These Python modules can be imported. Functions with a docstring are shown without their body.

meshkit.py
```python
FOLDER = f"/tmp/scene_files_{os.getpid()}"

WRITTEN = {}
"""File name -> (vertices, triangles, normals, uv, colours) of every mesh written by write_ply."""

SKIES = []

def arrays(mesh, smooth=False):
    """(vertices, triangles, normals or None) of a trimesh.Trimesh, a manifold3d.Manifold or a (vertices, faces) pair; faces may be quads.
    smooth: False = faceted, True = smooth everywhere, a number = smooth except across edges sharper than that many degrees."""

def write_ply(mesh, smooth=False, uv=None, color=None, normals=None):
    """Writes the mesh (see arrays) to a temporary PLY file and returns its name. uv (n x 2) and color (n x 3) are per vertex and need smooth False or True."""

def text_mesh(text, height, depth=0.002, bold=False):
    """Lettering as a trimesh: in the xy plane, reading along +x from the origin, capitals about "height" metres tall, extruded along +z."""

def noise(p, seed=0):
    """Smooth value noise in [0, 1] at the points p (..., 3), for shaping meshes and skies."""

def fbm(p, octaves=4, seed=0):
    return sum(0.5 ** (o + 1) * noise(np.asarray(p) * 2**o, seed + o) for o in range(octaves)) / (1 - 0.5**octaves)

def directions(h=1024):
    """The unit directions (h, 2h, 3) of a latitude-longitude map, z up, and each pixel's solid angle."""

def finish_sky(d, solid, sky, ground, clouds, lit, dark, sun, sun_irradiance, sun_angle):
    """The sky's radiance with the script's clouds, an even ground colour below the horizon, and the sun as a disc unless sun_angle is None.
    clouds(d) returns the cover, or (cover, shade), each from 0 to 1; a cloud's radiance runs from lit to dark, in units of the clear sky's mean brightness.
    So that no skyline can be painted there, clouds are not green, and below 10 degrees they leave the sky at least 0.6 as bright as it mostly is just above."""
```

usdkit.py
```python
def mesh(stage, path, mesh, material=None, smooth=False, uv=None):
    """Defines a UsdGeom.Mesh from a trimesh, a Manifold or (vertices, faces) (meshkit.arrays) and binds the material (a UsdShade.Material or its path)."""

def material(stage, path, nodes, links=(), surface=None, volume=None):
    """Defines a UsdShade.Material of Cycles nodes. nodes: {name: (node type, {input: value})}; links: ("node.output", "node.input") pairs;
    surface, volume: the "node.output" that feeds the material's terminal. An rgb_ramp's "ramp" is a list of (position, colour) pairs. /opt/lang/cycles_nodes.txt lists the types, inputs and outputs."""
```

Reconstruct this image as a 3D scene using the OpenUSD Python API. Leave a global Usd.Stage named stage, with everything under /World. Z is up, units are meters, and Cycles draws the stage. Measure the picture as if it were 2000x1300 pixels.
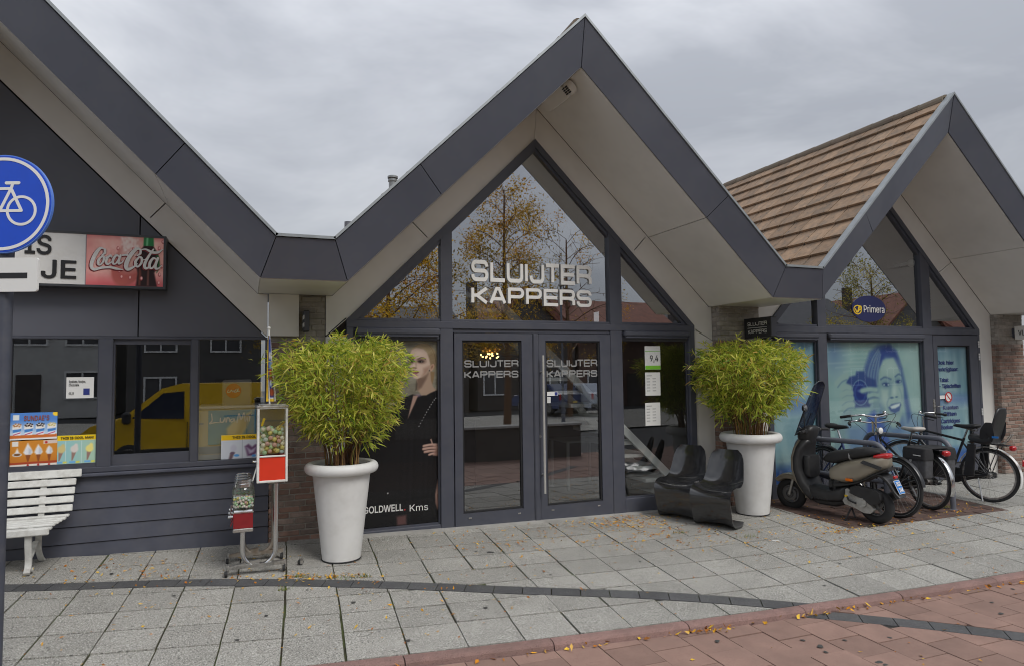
import math, random
import numpy as np, trimesh, usdkit, meshkit
from pxr import Usd, UsdGeom, UsdLux, UsdShade, Gf, Sdf, Vt
from shapely.geometry import Polygon, LineString, MultiPolygon
from shapely import affinity

stage = Usd.Stage.CreateInMemory()
UsdGeom.SetStageUpAxis(stage, 'Z')
UsdGeom.Xform.Define(stage, '/World')
# ------------------------------------------------------------------ camera
CAM = np.array([0.0, -7.33184, 1.701])
CF = 1293.87
CR = np.array([0.92836309, -0.37144732, -0.01299475])
CU = np.array([-0.00938429, -0.05837717, 0.99825049])
CW = np.array([0.37155607, 0.92661696, 0.05768098])
cam = UsdGeom.Camera.Define(stage, '/World/camera')
cam.CreateHorizontalApertureAttr(36.0)
cam.CreateFocalLengthAttr(36.0 * CF / 2000)
cam.CreateExposureAttr(0.75)
cam.AddTransformOp().Set(Gf.Matrix4d(*CR, 0, *CU, 0, *(-CW), 0, *CAM, 1))
# ------------------------------------------------------------------ sky (overcast) and sun
SUN = np.array([0.25, -0.62, 0.74]); SUN = SUN / np.linalg.norm(SUN)
SKYMAT = usdkit.material(stage, '/World/Looks/sky', {
    'tc': ('texture_coordinate', {}),
    'mp': ('mapping', {'mapping_type': 'point', 'scale': (1.0, 1.0, 2.6), 'location': (0.37, 1.9, 0.2)}),
    'n1': ('noise_texture', {'scale': 2.3, 'detail': 7.0, 'roughness': 0.55, 'distortion': 0.35}),
    'n2': ('noise_texture', {'scale': 1.1, 'detail': 3.0, 'roughness': 0.5}),
    'ad': ('math', {'math_type': 'multiply_add', 'value2': 0.6, 'value3': 0.0}),
    'ad2': ('math', {'math_type': 'multiply_add', 'value2': 0.4}),
    'rp': ('rgb_ramp', {'ramp': [(0.0, (2.7, 2.85, 3.2)), (0.41, (3.2, 3.36, 3.72)), (0.53, (4.4, 4.56, 4.92)), (0.60, (5.3, 5.45, 5.75)), (1.0, (6.0, 6.1, 6.3))]}),
    's': ('sky_texture', {'sky_type': 'single_scattering', 'sun_disc': False, 'sun_elevation': float(math.asin(SUN[2])), 'sun_rotation': float(math.atan2(SUN[0], SUN[1]))}),
    'sx': ('separate_xyz', {}),
    'gr': ('map_range', {'from_min': 0.0, 'from_max': 0.9, 'to_min': 0.40, 'to_max': 1.36, 'clamp': True}),   # overcast: brighter overhead than at the horizon
    'gc': ('combine_xyz', {}),
    'gm': ('mix_color', {'blend_type': 'multiply', 'fac': 1.0, 'use_clamp': False}),
    'mx': ('mix_color', {'fac': 0.95, 'use_clamp': False}),
    'b': ('background_shader', {'strength': 0.105})},
    [('tc.generated', 'mp.vector'), ('mp.vector', 'n1.vector'), ('mp.vector', 'n2.vector'), ('n1.fac', 'ad.value1'), ('n2.fac', 'ad2.value1'), ('ad.value', 'ad2.value3'),
     ('ad2.value', 'rp.fac'), ('s.color', 'mx.a'), ('tc.generated', 'sx.vector'), ('sx.z', 'gr.value'), ('gr.result', 'gc.x'), ('gr.result', 'gc.y'), ('gr.result', 'gc.z'), ('rp.color', 'gm.a'), ('gc.vector', 'gm.b'), ('gm.result', 'mx.b'), ('mx.result', 'b.color')], surface='b.background')
dome = UsdLux.DomeLight.Define(stage, '/World/sky')
UsdShade.MaterialBindingAPI.Apply(dome.GetPrim()).Bind(SKYMAT)
dome.GetPrim().SetCustomDataByKey('kind', 'structure')
sun = UsdLux.DistantLight.Define(stage, '/World/sun')
sun.CreateNormalizeAttr(True); sun.CreateIntensityAttr(0.3); sun.CreateAngleAttr(25.0); sun.CreateColorAttr(Gf.Vec3f(1.0, 0.97, 0.92))
_z = SUN; _x = np.cross([0, 0, 1], _z); _x = _x / np.linalg.norm(_x); _y = np.cross(_z, _x)
sun.AddTransformOp().Set(Gf.Matrix4d(*_x, 0, *_y, 0, *_z, 0, 0, 0, 30, 1))

# ------------------------------------------------------------------ helpers
RNG = np.random.RandomState(11)
GY = 0.025


def G(x, y):
    """Height of the pavement: it dips gently along the row and falls towards the road."""
    x = np.clip(x, -8.0, 15.0)
    return 0.0019176 * x * x - 0.0290684 * x - 0.0072546 + GY * y


def ray(x, y):
    return CW * CF + CR * (x - 1000) - CU * (y - 650)


def F(x, y, Y=0.0):
    """Where the sight line through a point of the survey photograph meets the vertical plane at depth Y: (X, Z)."""
    d = ray(x, y); t = (Y - CAM[1]) / d[1]; p = CAM + t * d
    return p[0], p[2]


def GP(x, y, dz=0.0):
    """Where the sight line meets the pavement (dz above it)."""
    d = ray(x, y); p = CAM + d * ((-0.08 - CAM[2]) / d[2])
    for _ in range(30):
        p = CAM + d * ((G(p[0], p[1]) + dz - CAM[2]) / d[2])
    return p


def sr(r, g, b):
    """sRGB 0-255 to linear."""
    return tuple(float(v) for v in lin(np.array([r, g, b], float) / 255))


def lin(c):
    c = np.asarray(c, float)
    return np.where(c < 0.04045, c / 12.92, ((c + 0.055) / 1.055) ** 2.4)


# ---- meshes: every builder returns (vertices, triangles)
def join(*ms):
    V, Fs, n = [], [], 0
    for v, f in ms:
        V.append(np.asarray(v, float)); Fs.append(np.asarray(f, int) + n); n += len(v)
    return np.vstack(V), np.vstack(Fs)


def tri(m):
    return np.asarray(m.vertices, float), np.asarray(m.faces, int)


def move(m, d):
    return m[0] + np.asarray(d, float), m[1]


def rot(m, axis, ang, about=(0, 0, 0)):
    R = trimesh.transformations.rotation_matrix(ang, axis)[:3, :3]
    a = np.asarray(about, float)
    return (m[0] - a) @ R.T + a, m[1]


def scl(m, s):
    s = np.broadcast_to(np.asarray(s, float), 3); f = m[1]
    return m[0] * s, f[:, ::-1] if s.prod() < 0 else f


def box(x0, x1, y0, y1, z0, z1):
    v = np.array([(x, y, z) for x in (x0, x1) for y in (y0, y1) for z in (z0, z1)], float)
    f = [(0, 1, 3), (0, 3, 2), (4, 6, 7), (4, 7, 5), (0, 4, 5), (0, 5, 1), (2, 3, 7), (2, 7, 6), (0, 2, 6), (0, 6, 4), (1, 5, 7), (1, 7, 3)]
    return v, np.array(f)


_cb = {}


def cbox(x0, x1, y0, y1, z0, z1, c=0.006):
    """Box with chamfered edges (44 triangles)."""
    h = np.array([x1 - x0, y1 - y0, z1 - z0]) / 2; m = np.array([x1 + x0, y1 + y0, z1 + z0]) / 2
    c = min(c, h.min() * 0.8)
    if 'f' not in _cb:
        s = np.array([(a, b, d) for a in (-1, 1) for b in (-1, 1) for d in (-1, 1)], float)
        pts = np.vstack([s * (1, .8, .8), s * (.8, 1, .8), s * (.8, .8, 1)])
        hull = trimesh.convex.convex_hull(pts)
        idx = [int(np.argmin(np.abs(pts - v).sum(1))) for v in hull.vertices]
        _cb['f'] = np.array(idx)[hull.faces]; _cb['s'] = s
    s = _cb['s']; a = h - c
    v = np.vstack([s * (h[0], a[1], a[2]), s * (a[0], h[1], a[2]), s * (a[0], a[1], h[2])]) + m
    return v, _cb['f']


def slab(pts, th, inset=0.0, ch=0.0):
    """Plate: planar 3-D polygon (its front, counter-clockwise seen from outside) with thickness th behind it."""
    p = np.asarray(pts, float); o = p[0]
    q = np.roll(p, -1, 0)
    n = np.array([((p[:, 1] - q[:, 1]) * (p[:, 2] + q[:, 2])).sum(), ((p[:, 2] - q[:, 2]) * (p[:, 0] + q[:, 0])).sum(), ((p[:, 0] - q[:, 0]) * (p[:, 1] + q[:, 1])).sum()])
    n /= np.linalg.norm(n)
    u = p[1] - p[0]; u = u - n * (u @ n); u /= np.linalg.norm(u); w = np.cross(n, u)
    g = Polygon(np.stack([(p - o) @ u, (p - o) @ w], 1))
    if inset:
        g = g.buffer(-inset, join_style=2)
    out = []
    for gg in (g.geoms if isinstance(g, MultiPolygon) else [g]):
        e = trimesh.creation.extrude_polygon(gg, th, engine='earcut')
        v, f = tri(e)
        out.append((o + v[:, :1] * u + v[:, 1:2] * w + (v[:, 2:] - th) * n, f))
    return join(*out)


def xz(pts, y, th, inset=0.0):
    """Plate facing the street (-Y) from a polygon given in (x, z)."""
    P = [(a, y, b) for a, b in pts]
    ar = sum(pts[i][0] * pts[(i + 1) % len(pts)][1] - pts[(i + 1) % len(pts)][0] * pts[i][1] for i in range(len(pts)))
    return slab(P if ar > 0 else P[::-1], th, inset)


def prism(poly, top, depth):
    """Shapely polygon in plan with its top following top(x, y), sides going down by depth; no bottom."""
    out = []
    for g in (poly.geoms if hasattr(poly, 'geoms') else [poly]):
        if g.is_empty or g.geom_type != 'Polygon' or g.area < 2e-4:
            continue
        e = trimesh.creation.extrude_polygon(g, depth, engine='earcut')
        v, f = tri(e); v = v.copy()
        v[:, 2] += np.array([top(a, b) for a, b in v[:, :2]]) - depth
        out.append((v, f))
    return join(*out) if out else None


def tube(pts, r, n=8, closed=False, cap=True):
    p = np.asarray(pts, float); k = len(p)
    rr = np.broadcast_to(np.asarray(r, float), (k,))
    t = np.empty_like(p)
    if closed:
        t = np.roll(p, -1, 0) - np.roll(p, 1, 0)
    else:
        t[1:-1] = p[2:] - p[:-2]; t[0] = p[1] - p[0]; t[-1] = p[-1] - p[-2]
    t /= np.maximum(np.linalg.norm(t, axis=1, keepdims=True), 1e-9)
    a = np.array([0, 0, 1.0]) if abs(t[0][2]) < 0.9 else np.array([1.0, 0, 0])
    u = np.cross(t[0], a); u /= np.linalg.norm(u)
    ang = np.arange(n) / n * 2 * np.pi; V = []
    for i in range(k):
        u = u - t[i] * (u @ t[i]); u /= np.linalg.norm(u); w = np.cross(t[i], u)
        V.append(p[i] + rr[i] * (np.cos(ang)[:, None] * u + np.sin(ang)[:, None] * w))
    V = np.vstack(V); Fc = []
    for i in range(k if closed else k - 1):
        j = (i + 1) % k
        for s in range(n):
            s2 = (s + 1) % n
            Fc += [(i * n + s, i * n + s2, j * n + s2), (i * n + s, j * n + s2, j * n + s)]
    if cap and not closed:
        V = np.vstack([V, p[0], p[-1]]); c0, c1 = len(V) - 2, len(V) - 1
        for s in range(n):
            s2 = (s + 1) % n
            Fc += [(c0, s2, s), (c1, (k - 1) * n + s, (k - 1) * n + s2)]
    return V, np.array(Fc)


def curve(pts, n=24):
    """Smooth (Catmull-Rom) polyline through the points."""
    p = np.asarray(pts, float)
    P = np.vstack([2 * p[0] - p[1], p, 2 * p[-1] - p[-2]]); out = []
    seg = len(p) - 1; m = max(2, n // seg)
    for i in range(seg):
        a, b, c, d = P[i:i + 4]
        for t in np.arange(m) / m:
            out.append(0.5 * ((2 * b) + (-a + c) * t + (2 * a - 5 * b + 4 * c - d) * t * t + (-a + 3 * b - 3 * c + d) * t ** 3))
    out.append(p[-1])
    return np.array(out)


def lathe(prof, n=32):
    """Surface of revolution about z from (r, z) points."""
    a = np.arange(n) / n * 2 * np.pi; V = []; Fc = []
    for r, z in prof:
        V.append(np.stack([r * np.cos(a), r * np.sin(a), np.full(n, z)], 1))
    for i in range(len(prof) - 1):
        for s in range(n):
            s2 = (s + 1) % n
            Fc += [(i * n + s, i * n + s2, (i + 1) * n + s2), (i * n + s, (i + 1) * n + s2, (i + 1) * n + s)]
    return np.vstack(V), np.array(Fc)


def loft(secs, n=20, p=2.5, cap=True):
    """Skin over superellipse sections (centre, u, v, half-width along u, half-height along v)."""
    a = np.arange(n) / n * 2 * np.pi; V = []; Fc = []
    for s in secs:
        c, u, w, ha, hb = s[:5]; pp = s[5] if len(s) > 5 else p
        ca, sa = np.cos(a), np.sin(a)
        ca = np.sign(ca) * np.abs(ca) ** (2 / pp); sa = np.sign(sa) * np.abs(sa) ** (2 / pp)
        V.append(np.asarray(c, float) + ha * ca[:, None] * np.asarray(u, float) + hb * sa[:, None] * np.asarray(w, float))
    k = len(secs)
    for i in range(k - 1):
        for s in range(n):
            s2 = (s + 1) % n
            Fc += [(i * n + s, (i + 1) * n + s, (i + 1) * n + s2), (i * n + s, (i + 1) * n + s2, i * n + s2)]
    V = np.vstack(V)
    if cap:
        c0 = V[:n].mean(0); c1 = V[-n:].mean(0); V = np.vstack([V, c0, c1]); q = len(V)
        for s in range(n):
            s2 = (s + 1) % n
            Fc += [(q - 2, s, s2), (q - 1, (k - 1) * n + s2, (k - 1) * n + s)]
    return fixn((V, np.array(Fc)))


def fixn(m):
    """Turns a closed mesh's faces outwards."""
    v, f = m
    a, b, c = v[f[:, 0]], v[f[:, 1]], v[f[:, 2]]
    return (v, f[:, ::-1]) if (np.cross(a, b) * c).sum() < 0 else m


def ball(c, r, sub=2):
    m = trimesh.creation.icosphere(sub, 1.0)
    return np.asarray(m.vertices) * r + np.asarray(c, float), np.asarray(m.faces)


def cyl(a, b, r, n=12):
    return tube([a, b], r, n)


def sheet(fn, nu, nv):
    """Open surface: fn(u, v) -> points for u, v in 0..1."""
    U, Vv = np.meshgrid(np.linspace(0, 1, nu), np.linspace(0, 1, nv), indexing='ij')
    P = fn(U.ravel(), Vv.ravel())
    i = np.arange(nu * nv).reshape(nu, nv)
    a, b, c, d = i[:-1, :-1].ravel(), i[1:, :-1].ravel(), i[1:, 1:].ravel(), i[:-1, 1:].ravel()
    return P, np.vstack([np.stack([a, b, c], 1), np.stack([a, c, d], 1)])


_txt = {}


def text(s, h, x=0.0, z=0.0, y=0.0, width=None, depth=0.004, bold=False, align='l', ang=0.0, italic=0.0):
    """Lettering facing the street (-Y): starts at x on base line z; width squeezes it to that width."""
    key = (s, bold)
    if key not in _txt:
        _txt[key] = tri(meshkit.text_mesh(s, 1.0, depth=1.0, bold=bold))
    v, f = _txt[key]; v = v.copy()
    x0, x1 = v[:, 0].min(), v[:, 0].max()
    k = h if width is None else width / (x1 - x0)
    X = (v[:, 0] - x0) * k + italic * v[:, 1] * h
    if align == 'c':
        X = X - (X.max() + X.min()) / 2
    Z = v[:, 1] * h
    if ang:
        X, Z = X * math.cos(ang) - Z * math.sin(ang), X * math.sin(ang) + Z * math.cos(ang)
    return np.stack([x + X, y - v[:, 2] * depth, z + Z], 1), f


def wide_glyphs(w=1.12, r=.26):
    arc = lambda cx, cy, a0, a1: [(cx + r * math.cos(a), cy + r * math.sin(a)) for a in np.linspace(a0, a1, 7)]
    h = math.pi / 2
    bowl = [(0, .48)] + [(0, 1), (w - r, 1)] + [(w - .24 + .24 * math.cos(a), .74 + .26 * math.sin(a)) for a in np.linspace(h, -h, 9)] + [(0, .48)]
    return {
        'S': [[(w, .74)] + arc(w - r, 1 - r, 0, h) + [(w - .24 + 0, 1)] + arc(r, 1 - r, h, 2 * h)[0:] + [(0, .76)] + [(.24 - .24 * math.cos(a), .76 - .26 * math.sin(a)) for a in np.linspace(0, h, 6)] + [(w - .24, .5)] + [(w - .24 + .24 * math.sin(a), .25 + .25 * math.cos(a)) for a in np.linspace(0, math.pi, 9)] + arc(r, r, 3 * h, 2 * h) + [(0, .28)]],
        'L': [[(0, 1), (0, 0), (w * .95, 0)]], 'I': [[(0, 1), (0, 0)]],
        'U': [[(0, 1)] + arc(r, r, 2 * h, 3 * h) + arc(w - r, r, 3 * h, 4 * h) + [(w, 1)]],
        'J': [[(w * .9, 1)] + arc(w * .9 - r, r, 4 * h, 3 * h) + arc(r, r, 3 * h, 2 * h) + [(0, .34)]],
        'T': [[(0, 1), (w, 1)], [(w / 2, 1), (w / 2, 0)]],
        'E': [[(w, 1), (0, 1), (0, 0), (w, 0)], [(0, .5), (w * .94, .5)]],
        'P': [bowl + [(0, 0)]], 'R': [bowl + [(0, 0)], [(w - .42, .48), (w - .1, .40), (w, .28), (w, 0)]],
        'K': [[(0, 0), (0, 1)], [(0, .5), (.34, .5)], [(w, 1), (.34, .5), (w, 0)]],
        'A': [[(0, 0), (w * .42, 1), (w * .60, 1), (w * 1.02, 0)], [(w * .18, .30), (w * .84, .30)]]}


def wide_text(s, x0, x1, z0, z1, y, depth, t=.225, gap=.17):
    """Broad square-shouldered capitals filling x0..x1, z0..z1."""
    from shapely import union_all
    Gl = wide_glyphs(); x = 0.0; out = []
    for ch in s:
        g = union_all([LineString(p).buffer(t / 2, cap_style=2, join_style=2 if ch in 'LTEKA' else 1) for p in Gl[ch]])
        b = g.bounds; out.append(affinity.translate(g, x - b[0], 0)); x += b[2] - b[0] + gap
    g = union_all(out); b = g.bounds
    g = affinity.affine_transform(g, [(x1 - x0) / (b[2] - b[0]), 0, 0, (z1 - z0) / (b[3] - b[1]), x0 - b[0] * (x1 - x0) / (b[2] - b[0]), z0 - b[1] * (z1 - z0) / (b[3] - b[1])])
    return plate2d(g, y, depth)


def stroke(pts, widths, y, depth=0.004, n=40):
    """Flat brush stroke in (x, z) facing the street."""
    c = curve([(a, 0, b) for a, b in pts], n)[:, [0, 2]]
    w = np.interp(np.linspace(0, 1, len(c)), np.linspace(0, 1, len(widths)), widths) / 2
    g = None
    from shapely import union_all
    from shapely.geometry import Point
    parts = []
    for i in range(len(c) - 1):
        parts.append(Point(c[i]).buffer(w[i], 6).union(Point(c[i + 1]).buffer(w[i + 1], 6)).convex_hull)
    g = union_all(parts)
    return plate2d(g, y, depth)


def plate2d(g, y, depth):
    """Shapely shape in (x, z) as a plate whose front is at y and faces the street."""
    out = []
    for q in (g.geoms if hasattr(g, 'geoms') else [g]):
        v, f = tri(trimesh.creation.extrude_polygon(q, depth, engine='earcut'))
        out.append((np.stack([v[:, 0], y + depth - v[:, 2], v[:, 1]], 1), f))
    return join(*out)


# ---- prims
_names = {}


def fresh(path):
    k = _names.get(path, 0); _names[path] = k + 1
    return path if k == 0 else '%s_%03d' % (path, k)


def setd(prim, **kw):
    for k, v in kw.items():
        if v:
            prim.SetCustomDataByKey(k, v)


class Thing:
    def __init__(s, name, label=None, cat=None, loc=(0, 0, 0), rz=0.0, group=None, kind=None, local=True):
        s.path = fresh('/World/' + name); s.loc = np.asarray(loc, float); s.rz = rz; s.local = local
        x = UsdGeom.Xform.Define(stage, s.path)
        x.AddTranslateOp().Set(Gf.Vec3d(*map(float, s.loc)))
        if rz:
            x.AddRotateZOp().Set(math.degrees(rz))
        setd(x.GetPrim(), label=label, category=cat, group=group, kind=kind)

    def part(s, name, mesh, mat, parent=None, label=None, smooth=False, kind=None, Cd=None):
        """A Mesh prim under the thing (or under one of its parts)."""
        v, f = mesh
        if not s.local:
            v = v - s.loc
        path = fresh((parent or s.path) + '/' + name)
        put(path, v, f, mat, smooth, Cd)
        setd(stage.GetPrimAtPath(path), label=label, kind=kind)
        return path


def put(path, v, f, mat, smooth=False, Cd=None):
    m = usdkit.mesh(stage, path, trimesh.Trimesh(v, f, process=False), MAT(mat), smooth=smooth)
    if Cd is not None:
        UsdGeom.PrimvarsAPI(m).CreatePrimvar('Cd', Sdf.ValueTypeNames.Color3fArray, 'vertex').Set(Vt.Vec3fArray.FromNumpy(np.asarray(Cd, np.float32)))
    return m


def single(name, mesh, mat, label=None, cat=None, group=None, kind=None, smooth=False, Cd=None):
    """A thing that is one mesh."""
    path = fresh('/World/' + name)
    put(path, mesh[0], mesh[1], mat, smooth, Cd)
    setd(stage.GetPrimAtPath(path), label=label, category=cat, group=group, kind=kind)
    return path


def copy_thing(src, name, label, cat, loc, rz, group):
    path = fresh('/World/' + name)
    x = UsdGeom.Xform.Define(stage, path)
    x.GetPrim().GetReferences().AddInternalReference(Sdf.Path(src.path))
    x.GetPrim().SetInstanceable(True)
    x.ClearXformOpOrder()
    x.AddTranslateOp(opSuffix='copy').Set(Gf.Vec3d(*map(float, loc)))
    x.AddRotateZOp(opSuffix='copy').Set(math.degrees(rz))
    setd(x.GetPrim(), label=label, category=cat, group=group)
    return path


# ------------------------------------------------------------------ materials
_mats = {}


def MAT(name):
    return _mats[name]


def mat(name, col, rough=0.5, spec=0.5, metal=0.0, var=0.0, vscale=3.0, bump=0.0, bscale=60.0, detail=5.0, dirt=None, dscale=2.0, damt=0.5, coat=0.0, speck=None, sscale=300.0, rvar=0.0, rand=0.0, **kw):
    """Procedural material: base colour with noise variation, optional dirt colour in patches, optional fine specks, noise bump."""
    N = {'p': ('principled_bsdf', {'base_color': col, 'roughness': rough, 'specular_ior_level': spec, 'metallic': metal, 'coat_weight': coat, **kw}), 'g': ('geometry', {})}
    L = []; src = None
    if var or dirt or speck:
        N['n'] = ('noise_texture', {'scale': vscale, 'detail': detail, 'roughness': 0.6})
        L.append(('g.position', 'n.vector'))
        lo = tuple(max(0, c * (1 - var)) for c in col); hi = tuple(min(1, c * (1 + var)) for c in col)
        N['r'] = ('rgb_ramp', {'ramp': [(0.3, lo), (0.7, hi)]}); L.append(('n.fac', 'r.fac')); src = 'r.color'
    if dirt:
        N['dn'] = ('noise_texture', {'scale': dscale, 'detail': 8.0, 'roughness': 0.7}); L.append(('g.position', 'dn.vector'))
        N['dr'] = ('rgb_ramp', {'ramp': [(0.45, (0, 0, 0)), (0.72, (damt, damt, damt))]}); L.append(('dn.fac', 'dr.fac'))
        N['dm'] = ('mix_color', {'b': dirt}); L += [('dr.color', 'dm.fac'), (src, 'dm.a')]; src = 'dm.result'
    if speck:
        for i, (c, lo, hi) in enumerate(speck):
            N['sn%d' % i] = ('noise_texture', {'scale': sscale * (1 + 0.37 * i), 'detail': 2.0, 'roughness': 0.6}); L.append(('g.position', 'sn%d.vector' % i))
            N['sr%d' % i] = ('rgb_ramp', {'ramp': [(lo, (0, 0, 0)), (hi, (1, 1, 1))]}); L.append(('sn%d.fac' % i, 'sr%d.fac' % i))
            N['sm%d' % i] = ('mix_color', {'b': c}); L += [('sr%d.color' % i, 'sm%d.fac' % i), (src, 'sm%d.a' % i)]; src = 'sm%d.result' % i
    if rand:
        N['oi'] = ('object_info', {}); N['om'] = ('map_range', {'to_min': 1 - rand, 'to_max': 1 + rand}); L.append(('oi.random', 'om.value'))
        N['ob'] = ('combine_xyz', {}); L += [('om.result', 'ob.' + c) for c in 'xyz']
        N['ox'] = ('mix_color', {'blend_type': 'multiply', 'fac': 1.0, 'use_clamp': False, 'a': col}); L.append(('ob.vector', 'ox.b'))
        if src:
            L.append((src, 'ox.a'))
        src = 'ox.result'
    if src:
        L.append((src, 'p.base_color'))
    if rvar:
        N['rn'] = ('noise_texture', {'scale': vscale * 2.1, 'detail': 5.0}); L.append(('g.position', 'rn.vector'))
        N['rm'] = ('map_range', {'from_min': 0.3, 'from_max': 0.7, 'to_min': max(0.02, rough - rvar), 'to_max': rough + rvar}); L += [('rn.fac', 'rm.value'), ('rm.result', 'p.roughness')]
    if bump:
        N['bn'] = ('noise_texture', {'scale': bscale, 'detail': 6.0, 'roughness': 0.6}); L.append(('g.position', 'bn.vector'))
        N['b'] = ('bump', {'strength': bump, 'distance': 0.01}); L += [('bn.fac', 'b.height'), ('b.normal', 'p.normal')]
    _mats[name] = usdkit.material(stage, '/World/Looks/' + name, N, L, surface='p.BSDF')
    return name


def emat(name, col, strength):
    _mats[name] = usdkit.material(stage, '/World/Looks/' + name, {'e': ('emission', {'color': col, 'strength': strength})}, [], surface='e.emission')


def glassmat(name, tint, refl, rough=0.0, refcol=(0.95, 0.97, 1.0), grow=0.4):
    """Window pane: a see-through tint with a mirror that grows with the angle."""
    _mats[name] = usdkit.material(stage, '/World/Looks/' + name, {
        't': ('transparent_bsdf', {'color': tint}), 'g': ('glossy_bsdf', {'color': refcol, 'roughness': rough}),
        'f': ('fresnel', {'IOR': 1.5}), 'm': ('map_range', {'from_min': 0.04, 'from_max': 0.6, 'to_min': refl, 'to_max': min(1.0, refl + grow), 'clamp': True}),
        'mx': ('mix_closure', {})}, [('f.fac', 'm.value'), ('m.result', 'mx.fac'), ('t.BSDF', 'mx.closure1'), ('g.BSDF', 'mx.closure2')], surface='mx.closure')


def cdmat(name, rough=0.5, spec=0.4, trans=0.0, emis=0.0):
    """Printed or leafy surface: colour comes with the mesh (print, leaf colour)."""
    N = {'a': ('attribute', {'attribute': 'Cd'}), 'p': ('principled_bsdf', {'roughness': rough, 'specular_ior_level': spec})}
    L = [('a.color', 'p.base_color')]; out = 'p.BSDF'
    if trans:
        N['t'] = ('translucent_bsdf', {}); N['m'] = ('mix_closure', {'fac': trans})
        L += [('a.color', 't.color'), ('p.BSDF', 'm.closure1'), ('t.BSDF', 'm.closure2')]; out = 'm.closure'
    _mats[name] = usdkit.material(stage, '/World/Looks/' + name, N, L, surface=out)
mat('panel_dark', (0.064, 0.068, 0.088), 0.42, var=0.12, vscale=0.8, bump=0.02, bscale=250, rvar=0.10, dirt=(0.10, 0.10, 0.108), dscale=1.2, damt=0.4, rand=0.05)
mat('panel_beige', (0.69, 0.67, 0.63), 0.40, rand=0.03, var=0.05, vscale=1.0, rvar=0.05, dirt=(0.40, 0.385, 0.35), dscale=1.6, damt=0.22)
mat('frame_dark', (0.062, 0.066, 0.086), 0.38, var=0.10, vscale=2.0, rvar=0.06, dirt=(0.11, 0.11, 0.115), dscale=3.5, damt=0.3)
mat('panel_dark_lifted', (0.098, 0.102, 0.125), 0.45, var=0.10, vscale=0.8, rvar=0.08, dirt=(0.12, 0.12, 0.13), dscale=1.4, damt=0.35)  # panel_dark with its colour raised to offset the shade under the fascia
mat('board_dark', (0.068, 0.073, 0.098), 0.42, var=0.14, vscale=2.5, rvar=0.08, dirt=(0.12, 0.12, 0.13), dscale=4.0, damt=0.35, bump=0.05, bscale=40)
mat('joint_black', (0.012, 0.012, 0.014), 0.8)
mat('trim_zinc', (0.27, 0.29, 0.30), 0.45, metal=0.4, var=0.15, vscale=6)
mat('mortar', (0.30, 0.275, 0.24), 0.95, var=0.25, vscale=14, bump=0.4, bscale=140)
mat('mortar_pale', (0.20, 0.185, 0.165), 0.95, var=0.25, vscale=14, bump=0.4, bscale=140)
mat('brick_red', (0.235, 0.140, 0.106), 0.9, var=0.30, vscale=9, bump=0.5, bscale=90, rand=0.30, dirt=(0.17, 0.145, 0.125), dscale=5, damt=0.6)
mat('brick_brown', (0.235, 0.175, 0.145), 0.9, var=0.30, vscale=9, bump=0.5, bscale=90, rand=0.28, dirt=(0.19, 0.16, 0.14), dscale=5, damt=0.6)
mat('brick_grey', (0.30, 0.275, 0.245), 0.9, var=0.22, vscale=9, bump=0.5, bscale=90, rand=0.18, dirt=(0.17, 0.15, 0.13), dscale=5, damt=0.5)
mat('roof_tile', (0.27, 0.18, 0.114), 0.85, var=0.22, vscale=12, bump=0.4, bscale=70, rand=0.20, dirt=(0.13, 0.115, 0.095), dscale=5.5, damt=0.75, speck=[((0.07, 0.065, 0.055), 0.66, 0.72)], sscale=22)
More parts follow.
